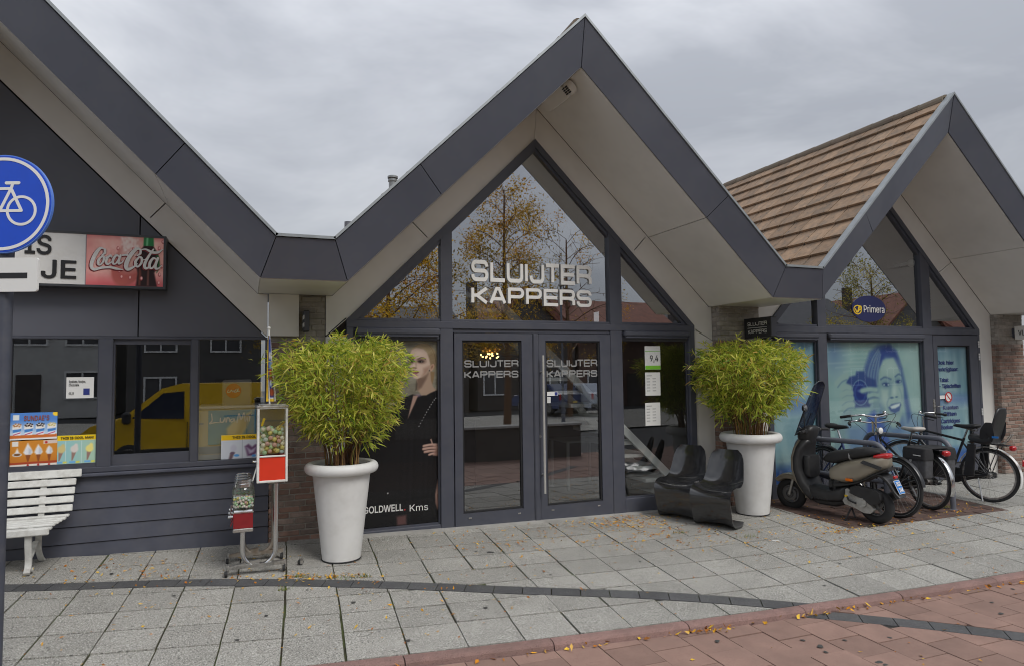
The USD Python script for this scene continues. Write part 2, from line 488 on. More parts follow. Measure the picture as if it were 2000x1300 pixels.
mat('ridge_tile', (0.15, 0.115, 0.085), 0.9, var=0.3, vscale=6, bump=0.4, bscale=70, rand=0.15, dirt=(0.07, 0.075, 0.05), dscale=6, damt=0.7)
SP = [((0.10, 0.098, 0.09), 0.53, 0.61), ((0.58, 0.57, 0.53), 0.55, 0.63)]
mat('paver', (0.305, 0.293, 0.265), 0.9, var=0.10, vscale=3.0, bump=0.25, bscale=260, rand=0.10, speck=SP, sscale=92, dirt=(0.15, 0.145, 0.125), dscale=1.1, damt=0.6)
mat('paver_yellow', (0.42, 0.31, 0.13), 0.9, var=0.2, vscale=5, bump=0.25, bscale=260, speck=[((0.12, 0.10, 0.06), 0.6, 0.66)], sscale=120)
mat('band_stone', (0.062, 0.062, 0.065), 0.88, var=0.2, vscale=5, bump=0.25, bscale=260, rand=0.15, speck=[((0.17, 0.17, 0.17), 0.58, 0.64)], sscale=190, dirt=(0.11, 0.11, 0.10), dscale=2, damt=0.4)
mat('moss_joint', (0.036, 0.030, 0.018), 0.95, var=0.5, vscale=9, bump=0.6, bscale=120, dirt=(0.072, 0.105, 0.016), dscale=2.0, damt=1.0)
mat('kerb_red', (0.25, 0.15, 0.132), 0.9, var=0.18, vscale=5, bump=0.35, bscale=240, rand=0.10, speck=[((0.10, 0.06, 0.055), 0.56, 0.62), ((0.40, 0.27, 0.24), 0.62, 0.68)], sscale=160, dirt=(0.14, 0.10, 0.085), dscale=2.2, damt=0.6)
mat('road_tile', (0.26, 0.165, 0.132), 0.88, var=0.14, vscale=4, bump=0.2, bscale=260, rand=0.13, speck=[((0.20, 0.10, 0.085), 0.58, 0.64)], sscale=200, dirt=(0.17, 0.115, 0.095), dscale=1.6, damt=0.5)
mat('road_bed', (0.045, 0.035, 0.028), 0.95, var=0.4, vscale=9, bump=0.4, bscale=120)
mat('parking_brick', (0.105, 0.062, 0.050), 0.9, var=0.3, vscale=8, bump=0.4, bscale=120, rand=0.28, dirt=(0.07, 0.06, 0.05), dscale=3, damt=0.5)
mat('asphalt', (0.07, 0.07, 0.072), 0.92, var=0.2, vscale=3, bump=0.3, bscale=150)
mat('concrete', (0.36, 0.35, 0.33), 0.85, var=0.14, vscale=5, bump=0.2, bscale=150, dirt=(0.2, 0.19, 0.17), dscale=3, damt=0.5)
mat('rubber', (0.018, 0.018, 0.019), 0.7, var=0.3, vscale=20)
mat('black_plastic', (0.022, 0.022, 0.024), 0.38, var=0.2, vscale=9, rvar=0.08)
mat('black_satin', (0.016, 0.016, 0.017), 0.32, spec=0.55, rvar=0.06, var=0.2, vscale=5)
mat('white_planter', (0.66, 0.655, 0.64), 0.55, var=0.035, vscale=3, dirt=(0.42, 0.405, 0.37), dscale=4.1, damt=0.35, bump=0.06, bscale=50)
mat('white_paint', (0.68, 0.68, 0.65), 0.5, var=0.06, vscale=6, dirt=(0.33, 0.31, 0.27), dscale=9, damt=0.6, bump=0.1, bscale=60)
mat('white_plain', (0.72, 0.72, 0.70), 0.5, var=0.03, vscale=4)
mat('grey_paint', (0.30, 0.30, 0.30), 0.5)
mat('steel', (0.48, 0.47, 0.45), 0.32, metal=0.9, var=0.2, vscale=12, rvar=0.12)
mat('steel_worn', (0.34, 0.31, 0.27), 0.45, metal=0.7, var=0.3, vscale=14, rvar=0.12, dirt=(0.20, 0.12, 0.06), dscale=9, damt=0.6)
mat('handle_steel', (0.62, 0.61, 0.58), 0.35, metal=0.6)
mat('chrome', (0.66, 0.66, 0.66), 0.16, metal=1.0)
mat('rack_paint', (0.125, 0.133, 0.16), 0.42, var=0.12, vscale=7, rvar=0.08)
mat('letter_white', (0.76, 0.75, 0.72), 0.5, var=0.03, vscale=5)
mat('letter_film', (0.26, 0.26, 0.255), 0.6)
mat('letter_black', (0.012, 0.012, 0.013), 0.5)
mat('oval_navy', (0.012, 0.016, 0.085), 0.5)
mat('letter_navy', (0.022, 0.035, 0.20), 0.5)
mat('letter_red', (0.45, 0.03, 0.03), 0.5)
mat('letter_brown', (0.30, 0.08, 0.035), 0.5)
mat('letter_yellow', (0.75, 0.50, 0.02), 0.5)
mat('red_paint', (0.62, 0.035, 0.012), 0.4, var=0.06, vscale=6)
mat('red_dark', (0.21, 0.012, 0.016), 0.35, var=0.15, vscale=9)
mat('interior_dark', (0.075, 0.070, 0.066), 0.8, var=0.2, vscale=2)
mat('interior_floor', (0.10, 0.09, 0.08), 0.35)
mat('interior_light', (0.34, 0.31, 0.27), 0.7)
mat('interior_white', (0.62, 0.62, 0.60), 0.5)
cdmat('print_paper', 0.55); cdmat('print_film', 0.35); cdmat('leaf_bamboo', 0.5, 0.35, trans=0.42); cdmat('leaf_fallen', 0.7, 0.2); cdmat('candy', 0.4)
glassmat('pane', (0.80, 0.84, 0.84), 0.44)
glassmat('pane_low', (0.82, 0.85, 0.85), 0.27)
glassmat('pane_side', (0.88, 0.91, 0.90), 0.12)
glassmat('pane_snack', (0.84, 0.86, 0.86), 0.19)
glassmat('pane_print', (0.95, 0.96, 0.97), 0.07, grow=0.2)
glassmat('pane_poster', (0.96, 0.96, 0.97), 0.012, grow=0.12)
glassmat('clear_plastic', (0.90, 0.91, 0.88), 0.05)

# ------------------------------------------------------------------ ground, pavement, road
v, f = sheet(lambda u, w: np.stack([-70 + 140 * u, -75 + 145 * w, G(-70 + 140 * u, np.clip(-75 + 145 * w, -20, 3)) - 0.105], 1), 30, 30)
single('ground', (v, f), 'asphalt', kind='structure')
YIN = lambda x: -2.934 - 0.0793 * x + 0.00397 * x * x           # inner kerb line
KW = 0.09                                                      # visible kerb width
DROP = 0.05
pave = Thing('pavement', kind='structure')
xs = np.linspace(-5, 16, 43)
pv_area = Polygon([(x, YIN(x)) for x in xs] + [(16, 0.6), (-5, 0.6)])
def bed(T, x0, x1, lo, hi, drop, m):
    T.part('bed', sheet(lambda u, w: (lambda x, y: np.stack([x, y, G(x, y) - drop], 1))(x0 + (x1 - x0) * u, lo(x0 + (x1 - x0) * u) + (hi(x0 + (x1 - x0) * u) - lo(x0 + (x1 - x0) * u)) * w), 85, 12), m, kind='stuff')


bed(pave, -5, 16, YIN, lambda x: 0.5 + 0 * x, 0.010, 'moss_joint')
QA = np.array([[-1.24193, 0.3768, -0.01562, 0.00207, -0.00248, -0.00066], [-1.57972, -0.0455, -0.37587, 0.00116, -0.00176, 0.00384]])


def lattice(i, j):
    return QA @ np.array([1, i, j, i * i, i * j, j * j])


BAND = curve([(-4.0, -0.2), (-1.755, -0.813), (-0.386, -1.095), (0.854, -1.529), (2.068, -2.10), (3.199, -2.653), (4.03, -3.19), (4.747, -3.72), (5.232, -4.143), (6.4, -5.2)], 90)[:, :2]
band_poly = LineString(BAND).buffer(0.088, cap_style=2)
parking = Polygon([(6.45, 0.15), (6.476, -1.57), (9.10, -1.687), (9.27, 0.15)])
tiles = []
for i in range(-6, 31):
    for j in range(-7, 4):
        sx = RNG.uniform(-0.012, 0.012)
        pts = [lattice(i + a + sx, j + b) for a, b in ((0, 0), (1, 0), (1, 1), (0, 1))]
        if j == 2:
            far = []
            for p_, q_ in ((pts[1], pts[2]), (pts[0], pts[3])):
                d_ = (q_ - p_) / (q_ - p_)[1]; far.append(p_ + d_ * (YIN(p_[0]) - p_[1]))
            pts = [pts[0], pts[1]] + far
        if j > 2:
            continue
        p = Polygon(pts)
        if not p.is_valid or p.area < 0.01 or p.area > 0.4:
            continue
        p = p.intersection(pv_area).buffer(-0.0062, join_style=2).difference(band_poly.buffer(0.004)).difference(parking.buffer(0.004)).difference(Polygon([(-5, 0.02), (16, 0.02), (16, 3), (-5, 3)]))
        p = p.intersection(affinity.translate(p, 0, 0.004)).intersection(affinity.translate(p, 0, -0.004))
        for q in (p.geoms if hasattr(p, 'geoms') else [p]):
            if q.is_empty or q.area < 0.004:
                continue
            c = q.centroid
            d = np.array([c.x, c.y, G(c.x, c.y)]) - CAM
            px, py = 1000 + CF * (d @ CR) / (d @ CW), 650 - CF * (d @ CU) / (d @ CW)
            vis = -60 < px < 2060 and py < 1360 and d @ CW > 0
            tiles.append((-(q.area / (d @ d)) if vis else 1.0, q, i, j))
tiles.sort(key=lambda t: t[0])
rest = []
for k, (w_, q, i, j) in enumerate(tiles):
    dz, tx, ty = RNG.normal(0, 0.0016), RNG.normal(0, 0.003), RNG.normal(0, 0.003)
    c = q.centroid
    m = prism(q, lambda x, y: G(x, y) + dz + tx * (x - c.x) + ty * (y - c.y), 0.03)
    if m is None:
        continue
    if w_ < 0 and k < 299:
        pave.part('paving_tile', m, 'paver_yellow' if (i, j) == (-1, 2) else 'paver')
    else:
        rest.append(m)
if rest:
    pave.part('paving_tiles_beyond', join(*rest), 'paver', kind='stuff')
# dark inlaid band
L = LineString(BAND); n = int(L.length / 0.235)
road = Thing('road', kind='structure')
for k in range(n):
    a, b = L.length * k / n + 0.004, L.length * (k + 1) / n - 0.004
    seg = LineString([L.interpolate(a + (b - a) * t).coords[0] for t in np.linspace(0, 1, 5)]).buffer(0.084, cap_style=2)
    onp = seg.intersection(pv_area); onr = seg.difference(pv_area.buffer(KW + 0.004))
    if onp.area > 0.003:
        pave.part('band_stone', prism(onp, lambda x, y: G(x, y) + 0.001, 0.03), 'band_stone')
    if onr.area > 0.003:
        road.part('band_stone', prism(onr, lambda x, y: G(x, y) - DROP + 0.001, 0.03), 'band_stone')
# bicycle parking: dark bricks
park = Thing('parking_strip', kind='structure')
bed(park, 6.46, 9.18, lambda x: -1.565 - 0.0446 * (x - 6.476), lambda x: 0.05 + 0 * x, 0.007, 'road_bed')
cnt, rest = 0, []
e0, e1 = np.array([6.476, -1.57]), np.array([9.10, -1.687])
ux = (e1 - e0) / np.linalg.norm(e1 - e0); uy = np.array([-ux[1], ux[0]])
cells = []
for r in range(0, 15):
    for c in range(-1, 17):
        o = e0 + ux * (c * 0.212 + (0.106 if r % 2 else 0)) + uy * r * 0.106
        q = Polygon([o, o + ux * 0.207, o + ux * 0.207 + uy * 0.100, o + uy * 0.100]).intersection(parking.buffer(-0.004))
        if q.area > 0.002 and q.centroid.y < 0.05:
            cells.append(q)
for q in cells:
    dz = RNG.normal(0, 0.003)
    m = prism(q, lambda x, y: G(x, y) + dz, 0.03)
    if m is None:
        continue
    if cnt < 299:
        park.part('brick', m, 'parking_brick'); cnt += 1
    else:
        rest.append(m)
if rest:
    park.part('bricks_beyond', join(*rest), 'parking_brick', kind='stuff')
# kerb
kerb = Thing('kerb', kind='structure')
kj = [-4.4, -3.35, -2.3, -1.25, -0.15, 0.949, 1.956, 3.014, 4.065, 5.075, 6.212, 7.35, 8.4, 9.45, 10.5, 11.6, 12.7, 13.8, 15.0]
for a, b in zip(kj[:-1], kj[1:]):
    X = np.linspace(a + 0.004, b - 0.004, 7); jit = RNG.normal(0, 0.003)
    rows = []
    for x in X:
        yi = YIN(x) - 0.003 + jit
        prof = [(yi, 0.0), (yi - 0.045, -0.002), (yi - 0.062, -0.008), (yi - 0.075, -0.022), (yi - KW, -DROP - 0.03)]
        rows.append([(x, y, G(x, y) + z) for y, z in prof])
    rows = np.array(rows); nn, mm = rows.shape[:2]
    idx = np.arange(nn * mm).reshape(nn, mm); f = []
    for i in range(nn - 1):
        for j in range(mm - 1):
            f += [(idx[i, j], idx[i, j + 1], idx[i + 1, j + 1]), (idx[i, j], idx[i + 1, j + 1], idx[i + 1, j])]
    vv = rows.reshape(-1, 3); base = len(vv)
    for e in (0, nn - 1):                                      # end faces
        low = rows[e, 0] - np.array([0, 0, DROP + 0.03]); vv = np.vstack([vv, low]); li = len(vv) - 1
        for j in range(mm - 1):
            f.append((li, idx[e, j], idx[e, j + 1]) if e else (li, idx[e, j + 1], idx[e, j]))
    kerb.part('kerb_stone', (vv, np.array(f)), 'kerb_red')
# road of red tiles
ROADZ = lambda x, y: G(x, y) - DROP
outer = Polygon([(x, YIN(x) - KW - 0.004) for x in np.linspace(-5, 16, 43)] + [(16, -7.6), (-5, -7.6)])
bed(road, -5, 16, lambda x: -7.6 + 0 * x, lambda x: YIN(x) - KW + 0.03, DROP + 0.011, 'road_bed')
cells = []
for c in range(-14, 38):
    x0 = 1.953 + c * 0.313
    for r in range(-1, 16):
        y0 = -3.12 - 0.283 * r - (0.155 if c % 2 else 0)
        q = Polygon([(x0, y0), (x0 + 0.313, y0), (x0 + 0.313, y0 - 0.283), (x0, y0 - 0.283)]).buffer(-0.004, join_style=2).intersection(outer).difference(band_poly.buffer(0.004))
        for g in (q.geoms if hasattr(q, 'geoms') else [q]):
            if g.area < 0.003:
                continue
            d = np.array([g.centroid.x, g.centroid.y, G(g.centroid.x, g.centroid.y)]) - CAM
            w = d @ CW
            vis = w > 0.2 and -80 < 1000 + CF * (d @ CR) / w < 2080 and 650 - CF * (d @ CU) / w < 1400
            cells.append((0 if vis else 1, w, g))
cells.sort(key=lambda t: (t[0], t[1]))
rest = []
for k, (nv, w, g) in enumerate(cells):
    dz = RNG.normal(0, 0.0018)
    m = prism(g, lambda x, y: ROADZ(x, y) + dz, 0.03)
    if m is None:
        continue
    if not nv and k < 298:
        road.part('road_tile', m, 'road_tile')
    else:
        rest.append(m)
road.part('road_tiles_beyond', join(*rest), 'road_tile', kind='stuff')
# ------------------------------------------------------------------ the row of three gabled shops
ZV, ZVB, ZA, ZAI = 2.8956, 2.5366, 5.4461, 4.9431
YF, YFB = -1.2904, -1.1895                                     # fascia: top edge, bottom edge
BACK = 3.39
APX = [-2.272, 3.304, 9.0665]
VT = [(-5.27, -4.77), (0.229, 0.7284), (5.9391, 6.5296), (11.72, 12.25)]
VB = [(-5.40, -4.65), (0.1027, 0.8508), (5.824, 6.6028), (11.624, 12.37)]
snack = Thing('snack_bar', 'grey gabled snack bar with boarded front and three windows under the soft drink sign', 'shop', (-2.27, 0, 0), local=False)
salon = Thing('hair_salon', 'central grey gabled hair salon with glass gable front and double doors', 'shop', (3.3, 0, 0), local=False)
tobac = Thing('tobacco_shop', 'right hand gabled tobacco shop with blue window posters and brown tiled roof', 'shop', (9.07, 0, 0), local=False)
SH = [snack, salon, tobac]


def lerp(a, b, t):
    return np.asarray(a, float) * (1 - t) + np.asarray(b, float) * t


def fascia(T, lo_t, lo_b, ap, seams):
    """Leaning dark fascia along one slope with panel joints at seams (fraction along it), its zinc edge and the backing behind."""
    a, b = np.array([lo_t, YF, ZV]), np.array([ap, YF, ZA])
    c, d = np.array([lo_b, YFB, ZVB]), np.array([ap, YFB, ZAI])
    s = [0] + [x for x in seams] + [(1, 1)]
    s[0] = (0, 0)
    left = ap > lo_t
    for (t0, u0), (t1, u1) in zip(s[:-1], s[1:]):
        q = [lerp(c, d, u0), lerp(c, d, u1), lerp(a, b, t1), lerp(a, b, t0)]
        T.part('fascia_panel', slab(q if left else q[::-1], 0.025, 0.004), 'panel_dark')
    off = np.array([0, 0.03, 0.0])
    q = [c + off, d + off, b + off, a + off]
    T.part('fascia_backing', slab(q if left else q[::-1], 0.02, 0.008), 'joint_black')
    n = np.array([ZV - ZA, 0, ap - lo_t]) * (1 if left else -1); n = n / np.linalg.norm(n)
    q = [a + n * 0.003 - np.array([0, 0.012, 0]), b + np.array([0, -0.012, n[2] * 0.003 * 1.41]), b + np.array([0, -0.012, 0.026 * 1.41]), a + n * 0.026 + np.array([(0.0), -0.012, 0])]
    T.part('edge_trim', slab(q if left else q[::-1], 0.10), 'trim_zinc')


def soffit(T, lo_b, ap, seams):
    left = ap > lo_b
    c, d = np.array([lo_b, YFB + 0.012, ZVB]), np.array([ap, YFB + 0.012, ZAI])
    c2, d2 = np.array([lo_b, -0.004, ZVB]), np.array([ap, -0.004, ZAI])
    s = [0.0] + list(seams) + [1.0]
    for t0, t1 in zip(s[:-1], s[1:]):
        q = [lerp(c, d, t0), lerp(c, d, t1), lerp(c2, d2, t1), lerp(c2, d2, t0)]
        T.part('soffit_panel', slab(q[::-1] if left else q, 0.02, 0.004), 'panel_beige')
    up = np.array([0, 0, 0.035])
    q = [c + up, d + up, d2 + up, c2 + up]
    T.part('soffit_backing', slab(q[::-1] if left else q, 0.02), 'joint_black')


def seam(lo_t, ap, px, lo_b, px2):
    t = (F(*px, YF)[0] - lo_t) / (ap - lo_t); u = (F(*px2, YFB)[0] - lo_b) / (ap - lo_b)
    return (t, u)


s0r = seam(VT[1][0], APX[0], (361, 284), VB[1][0], (303, 340))
s1l = seam(VT[1][1], APX[1], (821, 325.5), VB[1][1], (863, 380))
s1r = seam(VT[2][0], APX[1], (1423, 384), VB[2][0], (1380, 424))
s2l = seam(VT[2][1], APX[2], (1691, 416), VB[2][1], (1705, 451))
s2r = (s1r[0], s1r[1])
fascia(snack, VT[0][1], VB[0][1], APX[0], [s1l]); fascia(snack, VT[1][0], VB[1][0], APX[0], [s0r])
fascia(salon, VT[1][1], VB[1][1], APX[1], [s1l]); fascia(salon, VT[2][0], VB[2][0], APX[1], [s1r])
fascia(tobac, VT[2][1], VB[2][1], APX[2], [s2l]); fascia(tobac, VT[3][0], VB[3][0], APX[2], [s2r])
for T, a, b, ap, sl, s_r in ((snack, VB[0][1], VB[1][0], APX[0], s1l, s0r), (salon, VB[1][1], VB[2][0], APX[1], s1l, s1r), (tobac, VB[2][1], VB[3][0], APX[2], s2l, s2r)):
    soffit(T, a, ap, [sl[1]]); soffit(T, b, ap, [s_r[1]])
for T, k in ((salon, 1), (tobac, 2), (tobac, 3)):              # valley boxes
    (a, b), (c, d) = VT[k], VB[k]
    T.part('fascia_panel', slab([(c, YFB, ZVB), (d, YFB, ZVB), (b, YF, ZV), (a, YF, ZV)], 0.025, 0.004), 'panel_dark')
    T.part('fascia_backing', slab([(c, YFB + .03, ZVB), (d, YFB + .03, ZVB), (b, YF + .03, ZV), (a, YF + .03, ZV)], 0.02, 0.008), 'joint_black')
    T.part('edge_trim', box(a - 0.003, b + 0.003, YF - 0.012, YF + 0.08, ZV + 0.002, ZV + 0.028), 'trim_zinc')
    T.part('soffit_panel', slab([(c, -0.004, ZVB), (d, -0.004, ZVB), (d, YFB + 0.012, ZVB), (c, YFB + 0.012, ZVB)], 0.02, 0.004), 'panel_beige')
    T.part('valley_gutter', box(a - 0.02, b + 0.02, YF + 0.10, BACK, ZV - 0.10, ZV - 0.03), 'trim_zinc')

# roofs
def roof(T, lo, ap, real):
    left = ap > lo
    d = np.array([ap - lo, 0, ZA - ZV]); ln = np.linalg.norm(d); d /= ln
    n = np.array([-d[2], 0, d[0]]) * (1 if left else -1)
    o = np.array([lo, YF + 0.088, ZV - .065])
    q = [o, o + np.array([0, BACK - YF - 0.088, 0]), np.array([ap, BACK, ZA - .065]), np.array([ap, YF + 0.088, ZA - .065])]
    T.part('roof_deck', slab((q if not left else q[::-1]), 0.12), 'joint_black')
    rows, cw = 11, 0.302
    course = ln / rows; cols = int((BACK - YF - 0.09) / cw); cw = (BACK - YF - 0.09) / cols
    many = []
    for r in range(rows):
        for c in range(cols):
            y0 = YF + 0.092 + c * cw; th = 0.030
            a0 = r * course - 0.012; a1 = (r + 1) * course + 0.03
            l0, l1 = 0.006 + RNG.normal(0, .002), -0.034
            e0, e1 = y0 + 0.009, y0 + cw - 0.009
            P = []
            for a, l in ((a0, l0), (a1, l1)):
                for y in (e0, e1):
                    for t in (0, th):
                        P.append(np.array([lo, 0, ZV]) + d * a + n * (l + t) + np.array([0, y, 0]))
            P = np.array(P)
            f = np.array([(0, 1, 3), (0, 3, 2), (4, 6, 7), (4, 7, 5), (0, 4, 5), (0, 5, 1), (2, 3, 7), (2, 7, 6), (0, 2, 6), (0, 6, 4), (1, 5, 7), (1, 7, 3)])
            m = fixn((P - P.mean(0), f)); m = (m[0] + P.mean(0), m[1])
            if real:
                T.part('roof_tile', m, 'roof_tile')
            else:
                many.append(m)
    if many:
        T.part('roof_tiles', join(*many), 'roof_tile', kind='stuff')


roof(snack, VT[0][1], APX[0], False); roof(snack, VT[1][0], APX[0], False)
roof(salon, VT[1][1], APX[1], False); roof(salon, VT[2][0], APX[1], False)
roof(tobac, VT[2][1], APX[2], True); roof(tobac, VT[3][0], APX[2], False)
for T, ap in zip(SH, APX):
    n = 12
    for k in range(n):
        y0 = YF + 0.10 + (BACK - YF - 0.1) * k / n; y1 = YF + 0.10 + (BACK - YF - 0.1) * (k + 1) / n + 0.03
        r0, r1 = (0.105, 0.098)
        ring = lambda y, r: [(ap + r * math.cos(t), y, ZA - 0.05 + 0.085 * math.sin(t) * r / 0.1) for t in np.linspace(-0.25, math.pi + 0.25, 9)]
        P = np.array(ring(y0, r0) + ring(y1, r1) + [(a * 1.0 + (ap - a) * 0.2, b, c - 0.02) for a, b, c in ring(y0, r0)])
        f = []
        for i in range(8):
            f += [(i, i + 1, 10 + i), (i, 10 + i, 9 + i), (i, 18 + i, 19 + i), (i, 19 + i, i + 1)]
        T.part('ridge_tile', (P, np.array(f)[:, ::-1]), 'ridge_tile')

# beige surround of each gable front; frame outline apex (x, z) and foot z
FR = [(-2.272, 4.59, 2.10), (3.27, 4.545, 2.278), (9.04, 4.545, 2.295)]
FL = [None, (1.0, 5.56), (6.79, 11.28)]
BT = 0.035


def surround(T, poly, seams):
    g = Polygon(poly)
    for ln in seams:
        g = g.difference(LineString(ln).buffer(0.004, cap_style=2))
    for q in (g.geoms if hasattr(g, 'geoms') else [g]):
        T.part('surround_panel', plate2d(q.buffer(-0.002, join_style=2), 0.0, BT), 'panel_beige')
    T.part('surround_backing', plate2d(Polygon(poly), BT + 0.004, 0.02), 'joint_black')


ax, az, fz = FR[0]
surround(snack, [(0.2, 2.10), (0.2, 2.533), (VB[1][0], ZVB), (ax, ZAI), (ax, az), (0.185, 2.10)], [[F(294, 425), F(331, 390)]])
surround(snack, [(-4.74, 2.10), (-4.74, 2.533), (VB[0][1], ZVB), (ax, ZAI), (ax, az), (-4.73, 2.10)], [])
snack.part('surround_panel', box(0.209, 0.507, -0.055, 0.03, 2.10, ZVB - 0.004), 'panel_beige')
ax, az, fz = FR[1]
surround(salon, [(0.785, 2.085), (1.0, 2.278), (ax, az), (APX[1], ZAI), (VB[1][1], ZVB), (0.785, ZVB)], [[F(805.6, 434), F(834.5, 464)], [(0.785, 2.10), (1.0, 2.30)]])
surround(salon, [(5.87, 2.085), (5.87, ZVB), (VB[2][0], ZVB), (APX[1], ZAI), (ax, az), (5.56, 2.255)], [[F(1261, 463), F(1239, 489)]])
salon.part('surround_panel', box(0.785, 0.997, 0.0, BT, G(0.9, 0) - .02, 2.10), 'panel_beige')
salon.part('surround_panel', xz([(5.60, -0.16), (5.87, -0.16), (5.87, 2.08), (5.60, 2.215)], 0.0, BT), 'panel_beige')
salon.part('corner_trim', box(5.563, 5.594, -0.004, BT, -0.16, 2.245), 'panel_beige')
ax, az, fz = FR[2]
surround(tobac, [(6.555, 2.09), (6.79, 2.295), (ax, az), (APX[2], ZAI), (VB[2][1], ZVB), (6.555, ZVB)], [])
surround(tobac, [(11.61, 2.07), (11.61, ZVB), (VB[3][0], ZVB), (APX[2], ZAI), (ax, az), (11.28, 2.295)], [[F(1860, 511), F(1834, 532)]])
tobac.part('surround_panel', box(6.555, 6.787, 0.0, BT, -0.22, 2.10), 'panel_beige')
tobac.part('surround_panel', xz([(11.385, -0.32), (11.61, -0.32), (11.61, 2.06), (11.385, 2.235)], 0.0, BT), 'panel_beige')
tobac.part('corner_trim', box(11.286, 11.380, -0.004, BT, -0.32, 2.27), 'panel_beige')

# brick piers, every brick a part
def pier(T, x0, x1, yf, z0, z1, ret, split):
    T.part('pier_core', box(x0 + 0.008, x1 - 0.002, yf + 0.008, 0.30, z0 - 0.1, z1), 'mortar')
    h, L_, j = 0.0610, 0.21, 0.011
    for r in range(int((z1 - z0) / h) + 1):
        za = z0 + r * h; zb = min(za + h - j, z1)
        if zb - za < 0.015:
            continue
        offs = [0.0, 0.105, 0.05, 0.16][r % 4] if True else 0
        x = x0 - offs; first = True
        while x < x1 - 0.01:
            a, b = max(x, x0), min(x + L_ - j, x1)
            if b - a > 0.02:
                pz = RNG.normal(0, 0.0022)
                rr = za > split
                m = cbox(a, b, yf + pz, yf + 0.06, za + RNG.normal(0, .0008), zb, 0.005)
                T.part('brick', m, 'brick_grey' if rr else ('brick_red' if RNG.rand() < 0.6 else 'brick_brown'))
            x += L_
        if ret:
            T.part('brick', cbox(x0 - RNG.normal(0.0, .001), x0 + 0.05, yf + 0.066 + (0.0), yf + 0.066 + 0.20, za, zb, 0.004), 'brick_grey' if za > split else ('brick_red' if r % 3 else 'brick_brown'))


pier(snack, 0.222, 0.783, 0.012, -0.03, ZVB, False, 2.02)
pier(salon, 5.873, 6.552, -0.15, -0.17, ZVB, True, 2.06)
pier(tobac, 11.612, 12.25, -0.12, -0.32, ZVB, True, 2.05)

# ------------------------------------------------------------------ frames, panes and doors
def bar(T, pts, y=-0.015, th=0.075, mat_='frame_dark', name='frame_bar'):
    return T.part(name, xz(pts, y, th), mat_)


def rbar(T, x0, x1, z0, z1, y=-0.015, th=0.075, name='frame_bar', mat_='frame_dark', c=0.006):
    return T.part(name, cbox(x0, x1, y, y + th, z0, z1, c), mat_)


def pane(T, pts, y=0.03, m='pane', parent=None, name='pane'):
    return T.part(name, (lambda p: (np.array([(a, y, b) for a, b in p]), np.array([(0, i, i + 1) for i in range(1, len(p) - 1)])))(pts), m, parent=parent)


def bead(T, x0, x1, z0, z1, w=0.018, y=0.008):
    """Thin glazing bead round a pane."""
    g = Polygon([(x0, z0), (x1, z0), (x1, z1), (x0, z1)]); g = g.difference(g.buffer(-w, join_style=2))
    T.part('glazing_bead', plate2d(g, y, 0.03), 'frame_dark')


def cassette(T, x0, x1, z0, z1):
    c = T.part('blind_cassette', cbox(x0, x1, -0.085, -0.014, z0 + 0.022, z1, 0.018), 'frame_dark')
    T.part('blind_rail', cbox(x0 + .02, x1 - .02, -0.072, -0.03, z0, z0 + 0.02, 0.006), 'frame_dark', parent=c)


def gable_frame(T, ax, az, xl, xr, ztop, ml, mr, ztb):
    w = 0.075 * 1.414
    bar(T, [(xl, ztop), (xl + w, ztop), (ax, az - w), (ax, az)], y=-0.03, th=0.11)
    bar(T, [(xr, ztop), (ax, az), (ax, az - w), (xr - w, ztop)], y=-0.03, th=0.11)
    bar(T, [(xl + w * .9, ztop), (xl + w * 1.5, ztop), (ax, az - w * 1.45), (ax, az - w * .9)], y=-0.005, th=0.07)
    bar(T, [(xr - w * .9, ztop), (ax, az - w * .9), (ax, az - w * 1.45), (xr - w * 1.5, ztop)], y=-0.005, th=0.07)
    rbar(T, xl, xr, ztb, ztop, y=-0.035, th=0.11)
    rbar(T, xl + .02, xr - .02, ztop - 0.002, ztop + 0.03, y=-0.012, th=0.06)
    for a, b in (ml, mr):
        zt = min(az - w - abs(ax - a), az - w - abs(ax - b))
        bar(T, [(a, ztop), (b, ztop), (b, az - w * .7 - abs(ax - b)), (a, az - w * .7 - abs(ax - a))], y=-0.026, th=0.10)
    gz = ztop + 0.03
    k = az - 1.45 * w
    pane(T, [(xl + w * 1.5 + .02, gz), (ml[0], gz), (ml[0], k - (ax - ml[0]))])
    pane(T, [(ml[1], gz), (mr[0], gz), (mr[0], k - (mr[0] - ax)), (ax, k), (ml[1], k - (ax - ml[1]))])
    pane(T, [(mr[1], gz), (xr - w * 1.5 - .02, gz), (mr[1], k - (mr[1] - ax))])


gable_frame(salon, 3.27, 4.545, 1.0, 5.56, 2.278, (2.06, 2.195), (4.275, 4.445), 2.196)
gable_frame(tobac, 9.04, 4.545, 6.79, 11.28, 2.295, (7.75, 7.91), (9.955, 10.15), 2.20)
ZB = -0.30
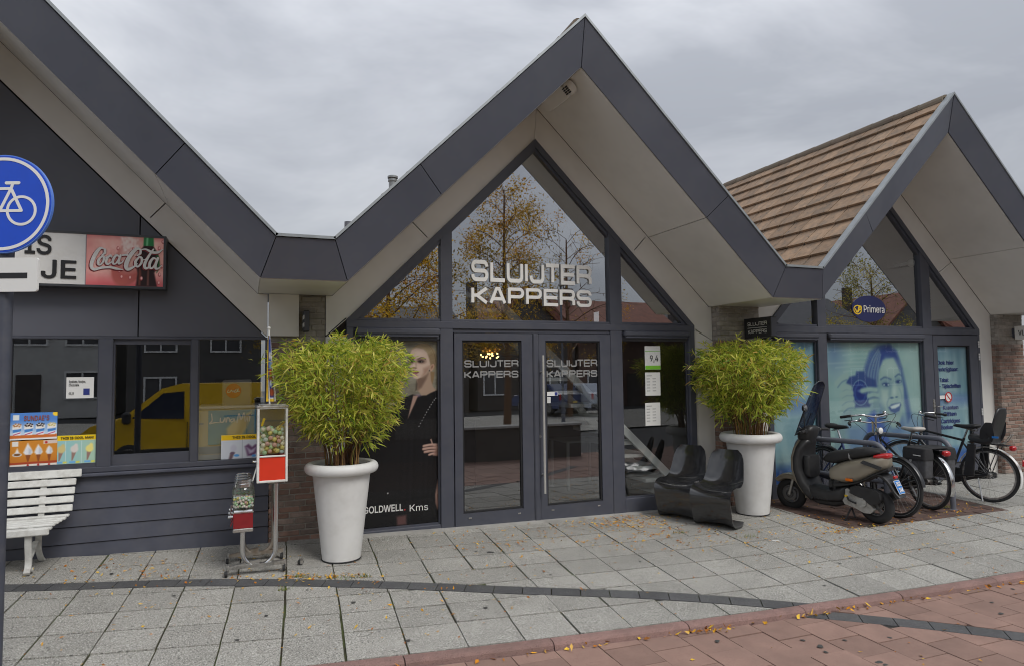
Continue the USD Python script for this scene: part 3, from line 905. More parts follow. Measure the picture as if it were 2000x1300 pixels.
# --- salon, lower part
for a, b in ((1.0, 1.078), (2.045, 2.20), (4.268, 4.44), (5.462, 5.56)):
    rbar(salon, a, b, G((a + b) / 2, 0) - 0.02, 2.2, y=-0.03, th=0.10)
rbar(salon, 1.078, 2.045, -0.12, 0.0, y=-0.022); rbar(salon, 1.078, 2.045, 2.075, 2.2, y=-0.01)
cassette(salon, 1.09, 2.04, 2.10, 2.195)
bead(salon, 1.078, 2.045, 0.0, 2.078)
rbar(salon, 4.44, 5.462, -0.16, 0.085, y=-0.022); rbar(salon, 4.44, 5.462, 2.085, 2.2, y=-0.01)
cassette(salon, 4.45, 5.455, 2.105, 2.195)
bead(salon, 4.44, 5.462, 0.085, 2.09)
pane(salon, [(4.44, 0.085), (5.462, 0.085), (5.462, 2.09), (4.44, 2.09)], m='pane_side')
salon.part('threshold', xz([(0.99, -0.16), (5.6, -0.28), (5.6, G(5.6, 0) + .012), (4.2, G(4.2, 0) + .016), (2.2, G(2.2, 0) + 0.018), (0.99, G(0.99, 0) + .02)], -0.10, 0.2), 'concrete')


def door(T, x0, x1, z0, z1, g, label, glass='pane_low'):
    gx0, gx1, gz0, gz1 = g
    poly = Polygon([(x0, z0), (x1, z0), (x1, z1), (x0, z1)], [[(gx0, gz0), (gx1, gz0), (gx1, gz1), (gx0, gz1)]])
    d = T.part('door', plate2d(poly, -0.028, 0.06), 'frame_dark', label=label)
    bd = Polygon([(gx0, gz0), (gx1, gz0), (gx1, gz1), (gx0, gz1)]); bd = bd.difference(bd.buffer(-0.02, join_style=2))
    T.part('glazing_bead', plate2d(bd, -0.012, 0.03), 'joint_black', parent=d)
    pane(T, [(gx0, gz0), (gx1, gz0), (gx1, gz1), (gx0, gz1)], y=0.01, parent=d, m=glass)
    return d


rbar(salon, 2.2, 4.27, 2.152, 2.198, y=-0.012)
D1 = door(salon, 2.212, 3.19, -0.062, 2.148, (2.306, 3.05, 0.092, 2.067), 'left leaf of the double door')
D2 = door(salon, 3.275, 4.262, -0.078, 2.148, (3.3615, 4.1156, 0.092, 2.067), 'right leaf of the double door with long bar handle')
salon.part('door_post', cbox(3.194, 3.271, -0.045, 0.03, -0.07, 2.15, 0.012), 'frame_dark')
hx = F(1063, 850, -0.10)[0]
zt, zb = F(1063, 693, -0.10)[1], F(1066, 963, -0.10)[1]
salon.part('handle', join(tube([(hx, -0.10, zb), (hx, -0.10, zt)], 0.014, 10), *[cyl((hx, -0.10, z), (hx, -0.02, z), 0.009, 8) for z in (zb + .22, zt - .2)]), 'handle_steel', parent=D2, smooth=30)
lx, lz = F(1054, 851, -0.03)
salon.part('lock', cyl((lx, -0.028, lz), (lx, -0.042, lz), 0.020, 14), 'steel', parent=D2)
for dd, xs_ in ((D1, (F(917, 1008)[0], F(1013, 1001)[0])), (D2, (F(1078, 993)[0], F(1168, 984)[0]))):
    for x in xs_:
        salon.part('vent_slot', cbox(x - .018, x + .018, -0.032, -0.027, 0.03, 0.045, 0.003), 'steel', parent=dd)
# --- tobacco shop, lower part
for a, b in ((6.79, 6.87), (7.735, 7.91), (9.945, 10.15), (11.222, 11.28)):
    rbar(tobac, a, b, ZB - 0.1, 2.2, y=-0.03, th=0.10)
for a, b in ((6.87, 7.735), (7.91, 9.945)):
    rbar(tobac, a, b, -0.30, 0.05, y=-0.02); rbar(tobac, a, b, 2.085, 2.2, y=-0.01)
    cassette(tobac, a + .01, b - .01, 2.10, 2.196); bead(tobac, a, b, 0.05, 2.09)
D3 = door(tobac, 10.158, 11.215, -0.085, 2.19, (10.255, 11.02, 0.14, 2.03), 'shop door with blue poster film and pull plate', 'pane_print')
x, z = F(1826, 795, -0.04)
tobac.part('handle_plate', cbox(x - .022, x + .022, -0.04, -0.028, z - .17, z + .13, 0.004), 'steel', parent=D3)
tobac.part('handle', join(cyl((x, -0.035, z + .02), (x, -0.085, z + .02), 0.009, 8), cyl((x, -0.085, z + .02), (x + .11, -0.085, z + .02), 0.009, 8)), 'steel', parent=D3)
for q in ((1903, 672), (1904, 696), (1907, 803)):
    z = F(*q)[1]
    tobac.part('hinge', join(*[cyl((11.232, -0.04, z - .055 + .038 * k), (11.232, -0.04, z - .022 + .038 * k), 0.011, 8) for k in range(3)]), 'white_plain', parent=D3)
# --- snack bar, front
SX0 = -4.72
pan_seam = -0.985
ax, az = FR[0][:2]
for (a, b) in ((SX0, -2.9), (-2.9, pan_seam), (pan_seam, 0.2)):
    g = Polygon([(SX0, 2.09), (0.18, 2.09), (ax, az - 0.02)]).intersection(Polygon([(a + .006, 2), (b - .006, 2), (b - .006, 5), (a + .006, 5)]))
    snack.part('wall_panel', plate2d(g, 0.012, 0.03), 'panel_dark_lifted')
snack.part('wall_backing', plate2d(Polygon([(SX0, 2.085), (0.19, 2.085), (ax, az)]), 0.05, 0.02), 'joint_black')
snack.part('window_head', cbox(SX0, 0.2, -0.002, 0.09, 2.062, 2.087, 0.004), 'frame_dark')
zs = [0.0, 0.155, 0.310, 0.465, 0.620, 0.765]
for k in range(5):
    a, b = zs[k] + 0.004, zs[k + 1] - 0.004
    if k == 0:
        a = -0.08
    n_ = 3
    snack.part('wall_board', slab([(SX0, 0.0, a), (0.218, 0.0, a), (0.218, 0.012, b), (SX0, 0.012, b)], 0.02), 'board_dark')
snack.part('board_backing', box(SX0, 0.217, 0.04, 0.06, -0.1, 0.78), 'joint_black')
snack.part('window_sill', cbox(SX0, 0.218, -0.045, 0.06, 0.768, 0.80, 0.008), 'board_dark')
snack.part('window_sill', cbox(SX0, 0.218, -0.012, 0.07, 0.80, 0.855, 0.008), 'frame_dark')
for a, b in ((SX0, -4.6), (-3.45, -3.3), (-2.10, -2.005), (-1.312, -1.19), (-0.515, -0.445), (0.185, 0.219)):
    rbar(snack, a, b, 0.85, 2.065, y=-0.008, th=0.09)
for a, b, z0, z1, dy in ((-4.6, -3.45, .9, 2.05, 0), (-3.3, -2.1, .9, 2.05, 0), (-2.005, -1.312, 0.895, 2.058, 0), (-1.19, -0.515, 0.952, 2.012, 0.035), (-0.445, 0.185, 0.855, 2.065, 0)):
    if dy:
        g = Polygon([(a, 0.855), (b, 0.855), (b, 2.065), (a, 2.065)]).difference(Polygon([(a + .012, z0), (b - .008, z0), (b - .008, z1), (a + .012, z1)]))
        w = snack.part('window', plate2d(g, 0.03, 0.05), 'frame_dark', label='set back sliding serving window')
    else:
        g = Polygon([(a, z0 - .04), (b, z0 - .04), (b, 2.065), (a, 2.065)]).difference(Polygon([(a + .006, z0), (b - .006, z0), (b - .006, z1), (a + .006, z1)]))
        w = snack.part('window', plate2d(g, 0.008, 0.05), 'frame_dark')
    pane(snack, [(a, z0), (b, z0), (b, z1), (a, z1)], y=0.035 + dy, m='pane_snack', parent=w)
# closed shell: side walls, rear wall, party walls, floors
for T, a, b in ((snack, SX0, 0.20), (salon, 0.79, 5.86), (tobac, 6.56, 12.24)):
    T.part('floor', box(a, b, 0.08, BACK - 0.1, -0.40, -0.02), 'interior_floor')
    mid, top = (a + b) / 2, ZA - 0.25
    T.part('rear_wall', plate2d(Polygon([(a, -0.4), (b, -0.4), (b, ZV - .15), (mid, top), (a, ZV - .15)]), BACK - 0.12, 0.1), 'interior_dark')
for T, x0, x1 in ((snack, SX0 - .12, SX0), (salon, 0.32, 0.70), (salon, 5.96, 6.48), (tobac, 11.72, 12.2)):
    T.part('side_wall', box(x0, x1, 0.31, BACK - 0.13, -0.4, ZV - 0.11), 'interior_dark')
# ------------------------------------------------------------------ flat print: colour per vertex, worked out from simple shapes
def ell(X, Y, cx, cy, rx, ry, ang=0.0, soft=0.15):
    c, s = math.cos(ang), math.sin(ang); dx, dy = X - cx, Y - cy
    d = np.sqrt(((dx * c + dy * s) / rx) ** 2 + ((-dx * s + dy * c) / ry) ** 2)
    return np.clip((1 + soft - d) / (2 * soft), 0, 1)


def pol(X, Y, pts, soft=4.0):
    p = np.asarray(pts, float); q = np.roll(p, -1, 0); ins = np.zeros(X.shape, bool); dm = np.full(X.shape, 1e9)
    for (x0, y0), (x1, y1) in zip(p, q):
        cr = ((y0 > Y) != (y1 > Y)) & (X < (x1 - x0) * (Y - y0) / (y1 - y0 + 1e-12) + x0); ins ^= cr
        t = np.clip(((X - x0) * (x1 - x0) + (Y - y0) * (y1 - y0)) / ((x1 - x0) ** 2 + (y1 - y0) ** 2 + 1e-12), 0, 1)
        dm = np.minimum(dm, np.hypot(X - x0 - t * (x1 - x0), Y - y0 - t * (y1 - y0)))
    return np.clip(0.5 + np.where(ins, dm, -dm) / (2 * soft), 0, 1)


def lin_(X, Y, pts, w, soft=2.0):
    c = curve([(a, b, 0) for a, b in pts], 16)[:, :2]; dm = np.full(X.shape, 1e9)
    for (x0, y0), (x1, y1) in zip(c[:-1], c[1:]):
        t = np.clip(((X - x0) * (x1 - x0) + (Y - y0) * (y1 - y0)) / ((x1 - x0) ** 2 + (y1 - y0) ** 2 + 1e-12), 0, 1)
        dm = np.minimum(dm, np.hypot(X - x0 - t * (x1 - x0), Y - y0 - t * (y1 - y0)))
    return np.clip(0.5 + (w / 2 - dm) / (2 * soft), 0, 1)


class Print:
    """Colour field over drawing coordinates (x right, y down), in sRGB 0-255."""
    def __init__(s, X, Y, base):
        s.X, s.Y = X, Y; s.c = np.ones(X.shape + (3,)) * np.asarray(base, float)

    def on(s, m, col, k=1.0):
        m = np.asarray(m)[..., None] * k; s.c = s.c * (1 - m) + np.asarray(col, float) * m

    def ell(s, col, *a, k=1.0, **kw): s.on(ell(s.X, s.Y, *a, **kw), col, k)
    def pol(s, col, pts, soft=4.0, k=1.0): s.on(pol(s.X, s.Y, pts, soft), col, k)
    def lin(s, col, pts, w, soft=2.0, k=1.0): s.on(lin_(s.X, s.Y, pts, w, soft), col, k)


def printed(T, name, x0, x1, z0, z1, y, n, draw, ext, m='print_paper', label=None, parent=None, dim=1.0):
    """Flat printed sheet on the plane y: ext = (left, right, top, bottom) of the drawing coordinates."""
    nx = n; nz = max(3, int(n * (z1 - z0) / (x1 - x0)))
    v, f = sheet(lambda u, w: np.stack([x0 + (x1 - x0) * u, np.full_like(u, y), z0 + (z1 - z0) * w], 1), nx, nz)
    u = (v[:, 0] - x0) / (x1 - x0); w = (v[:, 2] - z0) / (z1 - z0)
    P = Print(ext[0] + (ext[1] - ext[0]) * u, ext[2] + (ext[3] - ext[2]) * (1 - w), (128, 128, 128))
    draw(P)
    return T.part(name, (v, f), m, parent=parent, label=label, Cd=lin(np.clip(P.c, 0, 255) / 255) * dim)


class Sub:
    """Draws on a print in the coordinates of an enlarged detail."""
    def __init__(s, p, ox, oy, k): s.p, s.ox, s.oy, s.k = p, ox, oy, k

    def q(s, pts): return [(s.ox + a * s.k, s.oy + b * s.k) for a, b in pts]

    def pol(s, col, pts, soft=8.0, k=1.0): s.p.pol(col, s.q(pts), soft * s.k, k)

    def lin(s, col, pts, w, soft=5.0, k=1.0): s.p.lin(col, s.q(pts), w * s.k, soft * s.k, k)

    def ell(s, col, cx, cy, rx, ry, ang=0.0, soft=.4, k=1.0): s.p.ell(col, s.ox + cx * s.k, s.oy + cy * s.k, rx * s.k, ry * s.k, ang, soft=soft, k=k)


def woman_in_black(p):
    X, Y = p.X, p.Y
    nz = meshkit.fbm(np.stack([X / 55, Y / 22, 0 * X], -1), 5, 3)
    p.c[:] = np.stack([134 + 70 * (nz - .5), 130 + 70 * (nz - .5), 114 + 62 * (nz - .5)], -1)
    p.on(np.clip((150 - Y) / 110, 0, 1), (92, 88, 76), 0.6)
    p.on(np.clip((X - 560) / 120, 0, 1), (146, 140, 120), 0.35)
    D = (16, 16, 18)
    p.pol(D, [(430, 430), (500, 405), (540, 412), (560, 412), (590, 400), (625, 388), (664, 380), (664, 1180), (150, 1180), (150, 600), (330, 520)], 4)
    h = Sub(p, 392.9, 60.4, .4405)
    h.pol((138, 112, 80), [(496, 470), (562, 480), (548, 570), (520, 670), (506, 640), (498, 560)], 12)
    h.pol((150, 132, 102), [(212, 230), (236, 165), (300, 118), (380, 92), (450, 92), (520, 128), (568, 190), (590, 280), (578, 390), (560, 470), (500, 400), (470, 240), (400, 170), (300, 150)], 9)
    h.pol((98, 76, 54), [(470, 250), (520, 210), (560, 240), (572, 330), (556, 380), (500, 370)], 16, .8)
    for k in range(11):
        t = k / 10
        h.lin((204, 188, 150) if k % 2 else (112, 92, 66), [(236 + 30 * t, 178 - 30 * t), (320 + 40 * t, 140 - 44 * t), (420 + 60 * t, 178 - 60 * t), (478 + 70 * t, 290 - 60 * t), (500 + 74 * t, 372 - 20 * t)], 9, 6, .55)
    h.pol((168, 144, 124), [(308, 560), (400, 540), (496, 460), (502, 590), (536, 686), (592, 732), (500, 768), (440, 800), (368, 800), (352, 770), (306, 720)], 9)
    h.pol((104, 82, 70), [(306, 560), (400, 548), (470, 500), (440, 580), (372, 690), (320, 730)], 18, .8)
    h.pol((74, 62, 52), [(300, 600), (318, 640), (312, 720), (280, 740)], 12, .8)
    h.pol((196, 172, 154), [(216, 232), (240, 176), (300, 152), (400, 166), (450, 214), (482, 300), (498, 380), (482, 450), (440, 505), (380, 548), (312, 574), (266, 560), (246, 530), (240, 484), (214, 420), (200, 380), (205, 320)], 8)
    h.ell((214, 192, 176), 330, 215, 80, 50, soft=.8, k=.8); h.ell((212, 186, 168), 330, 420, 60, 50, soft=.8, k=.6); h.ell((206, 180, 164), 300, 545, 34, 20, soft=.7, k=.6)
    h.pol((158, 126, 108), [(400, 430), (490, 395), (480, 455), (430, 512), (370, 550), (400, 490)], 22, .8); h.pol((150, 124, 106), [(214, 230), (232, 250), (226, 300), (204, 320)], 12, .7)
    h.ell((84, 62, 54), 234, 322, 34, 36, soft=.6, k=.9); h.ell((96, 72, 62), 368, 328, 58, 32, .1, soft=.6, k=.9)
    h.ell((40, 30, 30), 236, 334, 22, 12, soft=.5); h.ell((44, 34, 32), 362, 336, 38, 15, soft=.5); h.ell((126, 118, 112), 372, 340, 12, 8, soft=.6); h.ell((18, 15, 16), 358, 336, 11, 11, soft=.4)
    h.lin((84, 64, 52), [(324, 304), (362, 284), (404, 286), (432, 306)], 11, 6); h.lin((74, 56, 48), [(206, 300), (232, 290), (262, 300)], 12, 6, .8)
    h.pol((160, 134, 118), [(288, 320), (316, 330), (304, 390), (296, 420), (280, 380)], 12, .7); h.ell((218, 198, 182), 268, 394, 18, 20, soft=.7, k=.8); h.ell((110, 80, 70), 286, 424, 22, 7, soft=.6); h.ell((110, 80, 70), 258, 426, 8, 6, soft=.6)
    h.pol((132, 76, 82), [(242, 476), (266, 458), (284, 464), (304, 460), (338, 486), (302, 506), (256, 500)], 7); h.lin((78, 42, 48), [(244, 480), (288, 478), (334, 486)], 6, 4, .9); h.ell((160, 108, 108), 282, 494, 22, 6, soft=.6, k=.6)
    h.ell((146, 118, 104), 290, 522, 34, 9, soft=.7, k=.7)
    h.pol((188, 152, 128), [(492, 410), (520, 374), (550, 370), (554, 410), (520, 468), (500, 470)], 7); h.ell((126, 92, 74), 522, 412, 12, 24, .4, soft=.6, k=.8); h.ell((60, 52, 50), 484, 462, 8, 8, soft=.5)
    h.ell((150, 126, 150), 320, 800, 42, 20, soft=.6, k=.6)
    p.pol((166, 136, 122), [(505, 412), (535, 414), (512, 465), (472, 548), (488, 478)], 4)
    for k in range(12):
        t = k / 11; p.ell((190, 190, 190), 645 - 105 * t, 432 + 165 * t ** 1.15, 3.0, 3.0, soft=.4)
    for xx, k in ((500, .8), (560, .5), (620, .5), (420, .4), (460, .4), (590, .5)):
        p.lin((24, 24, 26), [(xx, 540), (xx - 4, 700), (xx - 10, 900), (xx - 20, 1150)], 10, 9, k)
        p.lin((9, 9, 10), [(xx + 14, 560), (xx + 9, 800), (xx - 4, 1150)], 9, 8, k)
    SK = (186, 150, 134)
    for a, b, c, d, e in ((612, 680, 622, 706, 6), (568, 716, 650, 712, 14), (566, 734, 655, 730, 15), (575, 752, 655, 748, 15), (602, 770, 655, 764, 13)):
        p.lin(SK, [(a, b), ((a + c) / 2, (b + d) / 2 - 3), (c, d)], e, 3); p.lin((206, 176, 160), [(a + 4, b - 3), ((a + c) / 2, (b + d) / 2 - 6), (c, d - 3)], 4, 3, .7)
    p.pol(SK, [(620, 706), (664, 720), (664, 780), (625, 775), (640, 740)], 4); p.pol((150, 114, 100), [(640, 740), (664, 745), (664, 782), (630, 776)], 6, .7)
    for b in (724, 742, 759):
        p.lin((104, 72, 64), [(572, b), (610, b - 2), (645, b - 3)], 3, 1.6, .9)
    p.pol((172, 136, 122), [(655, 920), (664, 930), (664, 1080), (650, 1100), (640, 1060), (638, 1010)], 5)
    p.lin((110, 76, 68), [(651, 1010), (648, 1060), (652, 1095)], 3, 1.5)
    p.pol((128, 88, 84), [(402, 1120), (460, 1115), (462, 1172), (405, 1172)], 8, .7)
    p.ell((200, 200, 200), 350, 980, 4, 4, soft=.3)


def woman_with_camera(p):
    X, Y = p.X, p.Y
    nz = meshkit.fbm(np.stack([X / 160, Y / 160, 0 * X], -1), 4, 7)
    p.c[:] = np.stack([150 + 60 * (nz - .5), 184 + 46 * (nz - .5), 180 + 40 * (nz - .5)], -1)
    p.on(np.clip((X - 840) / 200, 0, 1), (166, 194, 186), .5)
    h = Sub(p, 371.5, 61.9, .7635)
    h.ell((92, 124, 160), 120, 90, 70, 120, soft=.8, k=.7)
    for k in range(8):
        h.lin((190, 208, 204), [(70 + 60 * (k % 4), 60 + 26 * k), (300, 52 + 26 * k), (520 + 60 * (k % 3), 50 + 27 * k)], 6, 6, .35)
    h.ell((112, 144, 172), 690, 660, 150, 150, soft=.3, k=.9); h.ell((132, 160, 182), 700, 580, 70, 60, soft=.8, k=.6)
    h.pol((74, 104, 158), [(440, 300), (470, 420), (520, 600), (560, 720), (470, 760), (440, 560)], 18, .8)
    h.pol((78, 108, 152), [(350, 200), (400, 90), (470, 48), (560, 40), (622, 88), (664, 200), (694, 330), (726, 520), (690, 556), (664, 400), (652, 240), (606, 136), (526, 132), (474, 210), (456, 310), (410, 310), (362, 270)], 14)
    h.pol((44, 66, 136), [(500, 60), (566, 44), (622, 92), (658, 200), (640, 210), (600, 130), (530, 120), (480, 180), (470, 120)], 18, .8)
    for k in range(12):
        t = k / 11
        h.lin((146, 176, 182) if k % 3 else (52, 76, 138), [(470 + 20 * t, 70 + 40 * t), (410 + 60 * t, 140 + 40 * t), (372 + 80 * t, 230 + 30 * t), (384 + 70 * t, 300)], 7, 6, .5)
    h.pol((150, 180, 174), [(470, 226), (508, 146), (590, 132), (640, 220), (666, 330), (658, 430), (640, 520), (604, 588), (552, 592), (512, 530), (482, 420), (464, 310)], 9)
    h.ell((172, 198, 190), 570, 190, 60, 40, soft=.8, k=.8); h.pol((116, 150, 164), [(466, 310), (490, 420), (524, 540), (560, 590), (530, 580), (490, 480)], 16, .9); h.ell((178, 202, 194), 510, 380, 36, 40, soft=.8, k=.8); h.ell((168, 194, 188), 640, 360, 22, 46, soft=.8, k=.7)
    h.lin((66, 98, 138), [(482, 270), (518, 256), (566, 270)], 10, 6, .9); h.lin((66, 98, 138), [(602, 254), (632, 238), (652, 246)], 9, 6, .9)
    h.ell((104, 138, 156), 524, 300, 44, 26, soft=.7, k=.8); h.ell((104, 138, 156), 628, 284, 32, 22, soft=.7, k=.8)
    h.ell((44, 70, 118), 524, 303, 28, 11, .1, soft=.5); h.ell((44, 70, 118), 628, 286, 22, 10, -.1, soft=.5); h.ell((176, 198, 198), 508, 305, 7, 5, soft=.6); h.ell((176, 198, 198), 543, 306, 7, 5, soft=.6); h.ell((170, 194, 196), 640, 287, 6, 4, soft=.6)
    h.pol((126, 158, 166), [(556, 290), (574, 300), (562, 370), (548, 392), (540, 370)], 12, .8); h.ell((186, 208, 200), 590, 350, 18, 40, .1, soft=.8, k=.8); h.ell((80, 114, 146), 566, 390, 14, 6, soft=.6); h.ell((80, 114, 146), 606, 386, 10, 5, soft=.6)
    h.lin((116, 150, 164), [(540, 396), (526, 430), (536, 470)], 8, 7, .7); h.lin((120, 152, 166), [(632, 330), (648, 370), (650, 410)], 8, 7, .6)
    h.pol((60, 92, 142), [(534, 452), (560, 432), (600, 426), (636, 424), (642, 438), (624, 478), (586, 492), (552, 478)], 6); h.pol((206, 220, 216), [(548, 446), (590, 434), (634, 427), (626, 446), (590, 460), (562, 462)], 5); h.lin((132, 160, 172), [(552, 486), (588, 500), (626, 484)], 9, 6, .8)
    h.ell((164, 190, 186), 580, 540, 40, 24, soft=.8, k=.6); h.pol((98, 130, 166), [(520, 560), (556, 592), (606, 590), (645, 520), (664, 600), (560, 660)], 18, .9)
    h.pol((54, 80, 134), [(206, 290), (222, 250), (280, 240), (290, 214), (352, 214), (372, 250), (440, 270), (452, 380), (384, 444), (262, 444), (240, 384)], 8)
    h.ell((112, 146, 172), 313, 350, 66, 82, soft=.04); h.ell((38, 62, 130), 313, 350, 60, 76, soft=.05); h.ell((58, 88, 150), 313, 350, 46, 58, soft=.1); h.ell((30, 52, 124), 313, 352, 36, 46, soft=.15); h.ell((124, 156, 188), 318, 340, 22, 9, .1, soft=.7, k=.8)
    h.pol((138, 168, 172), [(170, 480), (240, 450), (250, 520), (190, 620), (110, 760), (60, 760), (120, 590)], 14)
    for a, b, c, d in ((136, 290, 210, 246), (176, 318, 232, 318), (168, 362, 240, 350), (166, 404, 244, 386), (176, 446, 250, 424)):
        h.lin((152, 182, 176), [(a, b), ((a + c) / 2, (b + d) / 2 - 8), (c, d)], 40, 8); h.lin((88, 122, 150), [(a + 4, b + 22), ((a + c) / 2, (b + d) / 2 + 13), (c, d + 20)], 7, 5, .8)
    for a, b, c, d in ((330, 338, 440, 336), (380, 372, 452, 370), (390, 408, 456, 410)):
        h.lin((152, 184, 178), [(a, b), ((a + c) / 2, (b + d) / 2 - 6), (c, d)], 32, 8); h.lin((90, 124, 152), [(a + 6, b + 19), ((a + c) / 2, (b + d) / 2 + 13), (c, d + 18)], 6, 5, .8)
    h.pol((134, 166, 172), [(396, 420), (462, 400), (476, 470), (420, 520), (380, 490)], 12); h.pol((70, 100, 172), [(362, 500), (420, 470), (480, 560), (540, 700), (540, 800), (380, 800), (340, 640)], 16, .95)
    h.pol((96, 124, 172), [(200, 560), (340, 560), (380, 700), (400, 900), (200, 900)], 26, .6)
    p.on(np.clip((Y - 600) / 130, 0, 1), (84, 118, 170), .45)


def blue_haze(p):
    nz = meshkit.fbm(np.stack([p.X * 4, p.Y * 3, 0 * p.X], -1), 4, 17)
    p.c[:] = np.stack([146 + 90 * (nz - .5), 180 + 70 * (nz - .5), 186 + 50 * (nz - .5)], -1)
    p.on(np.clip((p.Y - .84) / .08, 0, 1), (48, 88, 164), .85); p.on(np.clip(1 - abs(p.Y - .46) / .08, 0, 1), (70, 108, 172), .6); p.on(np.clip((.12 - p.Y) / .2, 0, 1), (96, 136, 166), .6)


def sundaes(p):
    p.on(np.ones_like(p.X), (82, 134, 208)); p.on(np.clip((p.Y - .25) / .5, 0, 1), (196, 216, 236))
    p.on(pol(p.X, p.Y, [(0, .80), (1, .78), (1, .90), (0, .92)], .01), (206, 110, 46)); p.on(pol(p.X, p.Y, [(0, .92), (1, .90), (1, 1), (0, 1)], .005), (232, 232, 230))
    p.pol((224, 228, 226), [(.06, .07), (.19, .07), (.19, .26), (.06, .26)], .006); p.ell((250, 210, 60), .97, .05, .07, .09, soft=.15)
    for i, c in enumerate(((176, 120, 70), (50, 32, 28), (40, 36, 40), (206, 190, 120))):
        x = .15 + .245 * i
        p.pol((232, 236, 240), [(x - .10, .52), (x + .10, .52), (x + .075, .80), (x - .075, .80)], .01); p.pol((70, 130, 200), [(x - .09, .60), (x + .09, .56), (x + .085, .66), (x - .085, .71)], .01); p.pol((190, 60, 110), [(x - .08, .77), (x + .075, .69), (x + .07, .73), (x - .075, .8)], .008)
        p.ell((236, 230, 222), x, .48, .10, .10, soft=.2)
        for k in range(8):
            p.ell(c, x - .07 + .02 * k, .44 + .05 * math.sin(k * 2.3), .022, .026, soft=.3)


def cones(p):
    p.on(np.ones_like(p.X), (206, 134, 44)); p.on(np.clip((p.Y - .5) / .5, 0, 1), (190, 112, 40))
    p.pol((226, 224, 218), [(.04, .06), (.17, .06), (.17, .24), (.04, .24)], .006); p.on(pol(p.X, p.Y, [(0, .84), (1, .81), (1, .9), (0, .92)], .005), (170, 70, 40)); p.on(pol(p.X, p.Y, [(0, .92), (1, .90), (1, 1), (0, 1)], .005), (228, 222, 214))
    p.pol((214, 196, 186), [(.70, .05), (1, .03), (1, .16), (.70, .18)], .01); p.ell((190, 50, 50), .76, .12, .03, .045, soft=.2)
    p.ell((214, 214, 214), .15, .55, .10, .07, soft=.1); p.ell((120, 78, 40), .15, .54, .07, .05, soft=.2)
    for x, s in ((.38, 1.15), (.60, 1.0), (.83, .85)):
        p.pol((142, 78, 34), [(x - .055 * s, .52), (x + .055 * s, .52), (x + .012, .82), (x - .012, .82)], .01)
        p.pol((228, 228, 232), [(x - .09 * s, .48), (x - .06 * s, .34), (x - .01, .60 - .42 * s), (x + .06 * s, .34), (x + .09 * s, .48), (x + .05 * s, .56), (x - .05 * s, .56)], .02); p.pol((176, 182, 196), [(x + .01, .3), (x + .07 * s, .40), (x + .05 * s, .54), (x + .01, .54)], .02, .7)
    p.pol((228, 228, 232), [(.10, .50), (.15, .30), (.20, .50)], .02)
    for x in (.38, .60, .83):
        p.ell((176, 52, 50), x, .95, .026, .04, soft=.2)


def cool_cones(p):
    p.on(np.ones_like(p.X), (150, 196, 196)); p.on(np.clip((p.X - .3) / .6, 0, 1), (176, 200, 170), .7)
    p.on(pol(p.X, p.Y, [(0, 0), (1, 0), (1, .17), (0, .17)], .004), (238, 200, 20)); p.on(pol(p.X, p.Y, [(0, .96), (1, .95), (1, 1), (0, 1)], .004), (214, 206, 40))
    for x in (.22, .62):
        p.lin((206, 222, 220), [(x, .2), (x, .6), (x, .94)], .012, .004)
    for x, c in ((.10, (206, 190, 130)), (.43, (214, 206, 200)), (.82, (234, 220, 130))):
        p.pol((150, 120, 110), [(x - .06, .52), (x + .07, .52), (x - .03, .84), (x - .06, .84)], .01); p.ell(c, x + .01, .46, .10, .12, soft=.2); p.ell(c, x + .05, .36, .05, .08, soft=.3)
        p.pol((110, 170, 220), [(x - .12, .86), (x + .05, .86), (x + .05, .92), (x - .12, .92)], .006); p.pol((214, 210, 90), [(x + .05, .87), (x + .15, .86), (x + .15, .92), (x + .05, .93)], .006)


def luna(p):
    p.on(np.ones_like(p.X), (96, 164, 190)); p.on(np.clip((p.X - .2) / .8, 0, 1), (76, 156, 196)); p.on(np.clip((p.Y - .6) / .4, 0, 1), (128, 178, 190), .7)
    p.pol((222, 208, 176), [(.40, .80), (.38, .55), (.50, .36), (.72, .20), (.90, .04), (.86, .3), (.80, .56), (.66, .82)], .03); p.pol((188, 170, 140), [(.66, .3), (.84, .14), (.8, .5), (.66, .8), (.58, .8)], .05, .7)
    p.pol((160, 118, 110), [(.38, .74), (.66, .80), (.60, 1), (.34, 1)], .03)


def shakes(p):
    p.on(np.ones_like(p.X), (206, 210, 218)); p.on(pol(p.X, p.Y, [(0, 0), (1, 0), (1, .2), (0, .2)], .004), (240, 196, 16))
    for x in (.46, .9):
        p.lin((160, 166, 176), [(x, .2), (x, 1)], .012, .004)
    p.pol((112, 90, 96), [(.2, .7), (.3, .68), (.22, 1), (.16, 1)], .02); p.ell((196, 196, 210), .27, .52, .07, .14, soft=.3); p.ell((104, 84, 104), .25, .70, .05, .05, soft=.3)
    p.pol((108, 72, 110), [(.52, .46), (.60, .38), (.68, .5), (.76, .40), (.88, .44), (.84, .66), (.70, .84), (.58, .84)], .03); p.pol((206, 204, 222), [(.56, .5), (.66, .62), (.78, .5), (.72, .7), (.62, .76)], .03, .8)
    p.ell((90, 160, 220), .34, .80, .06, .05, soft=.2); p.ell((90, 160, 220), .72, .84, .05, .05, soft=.2)


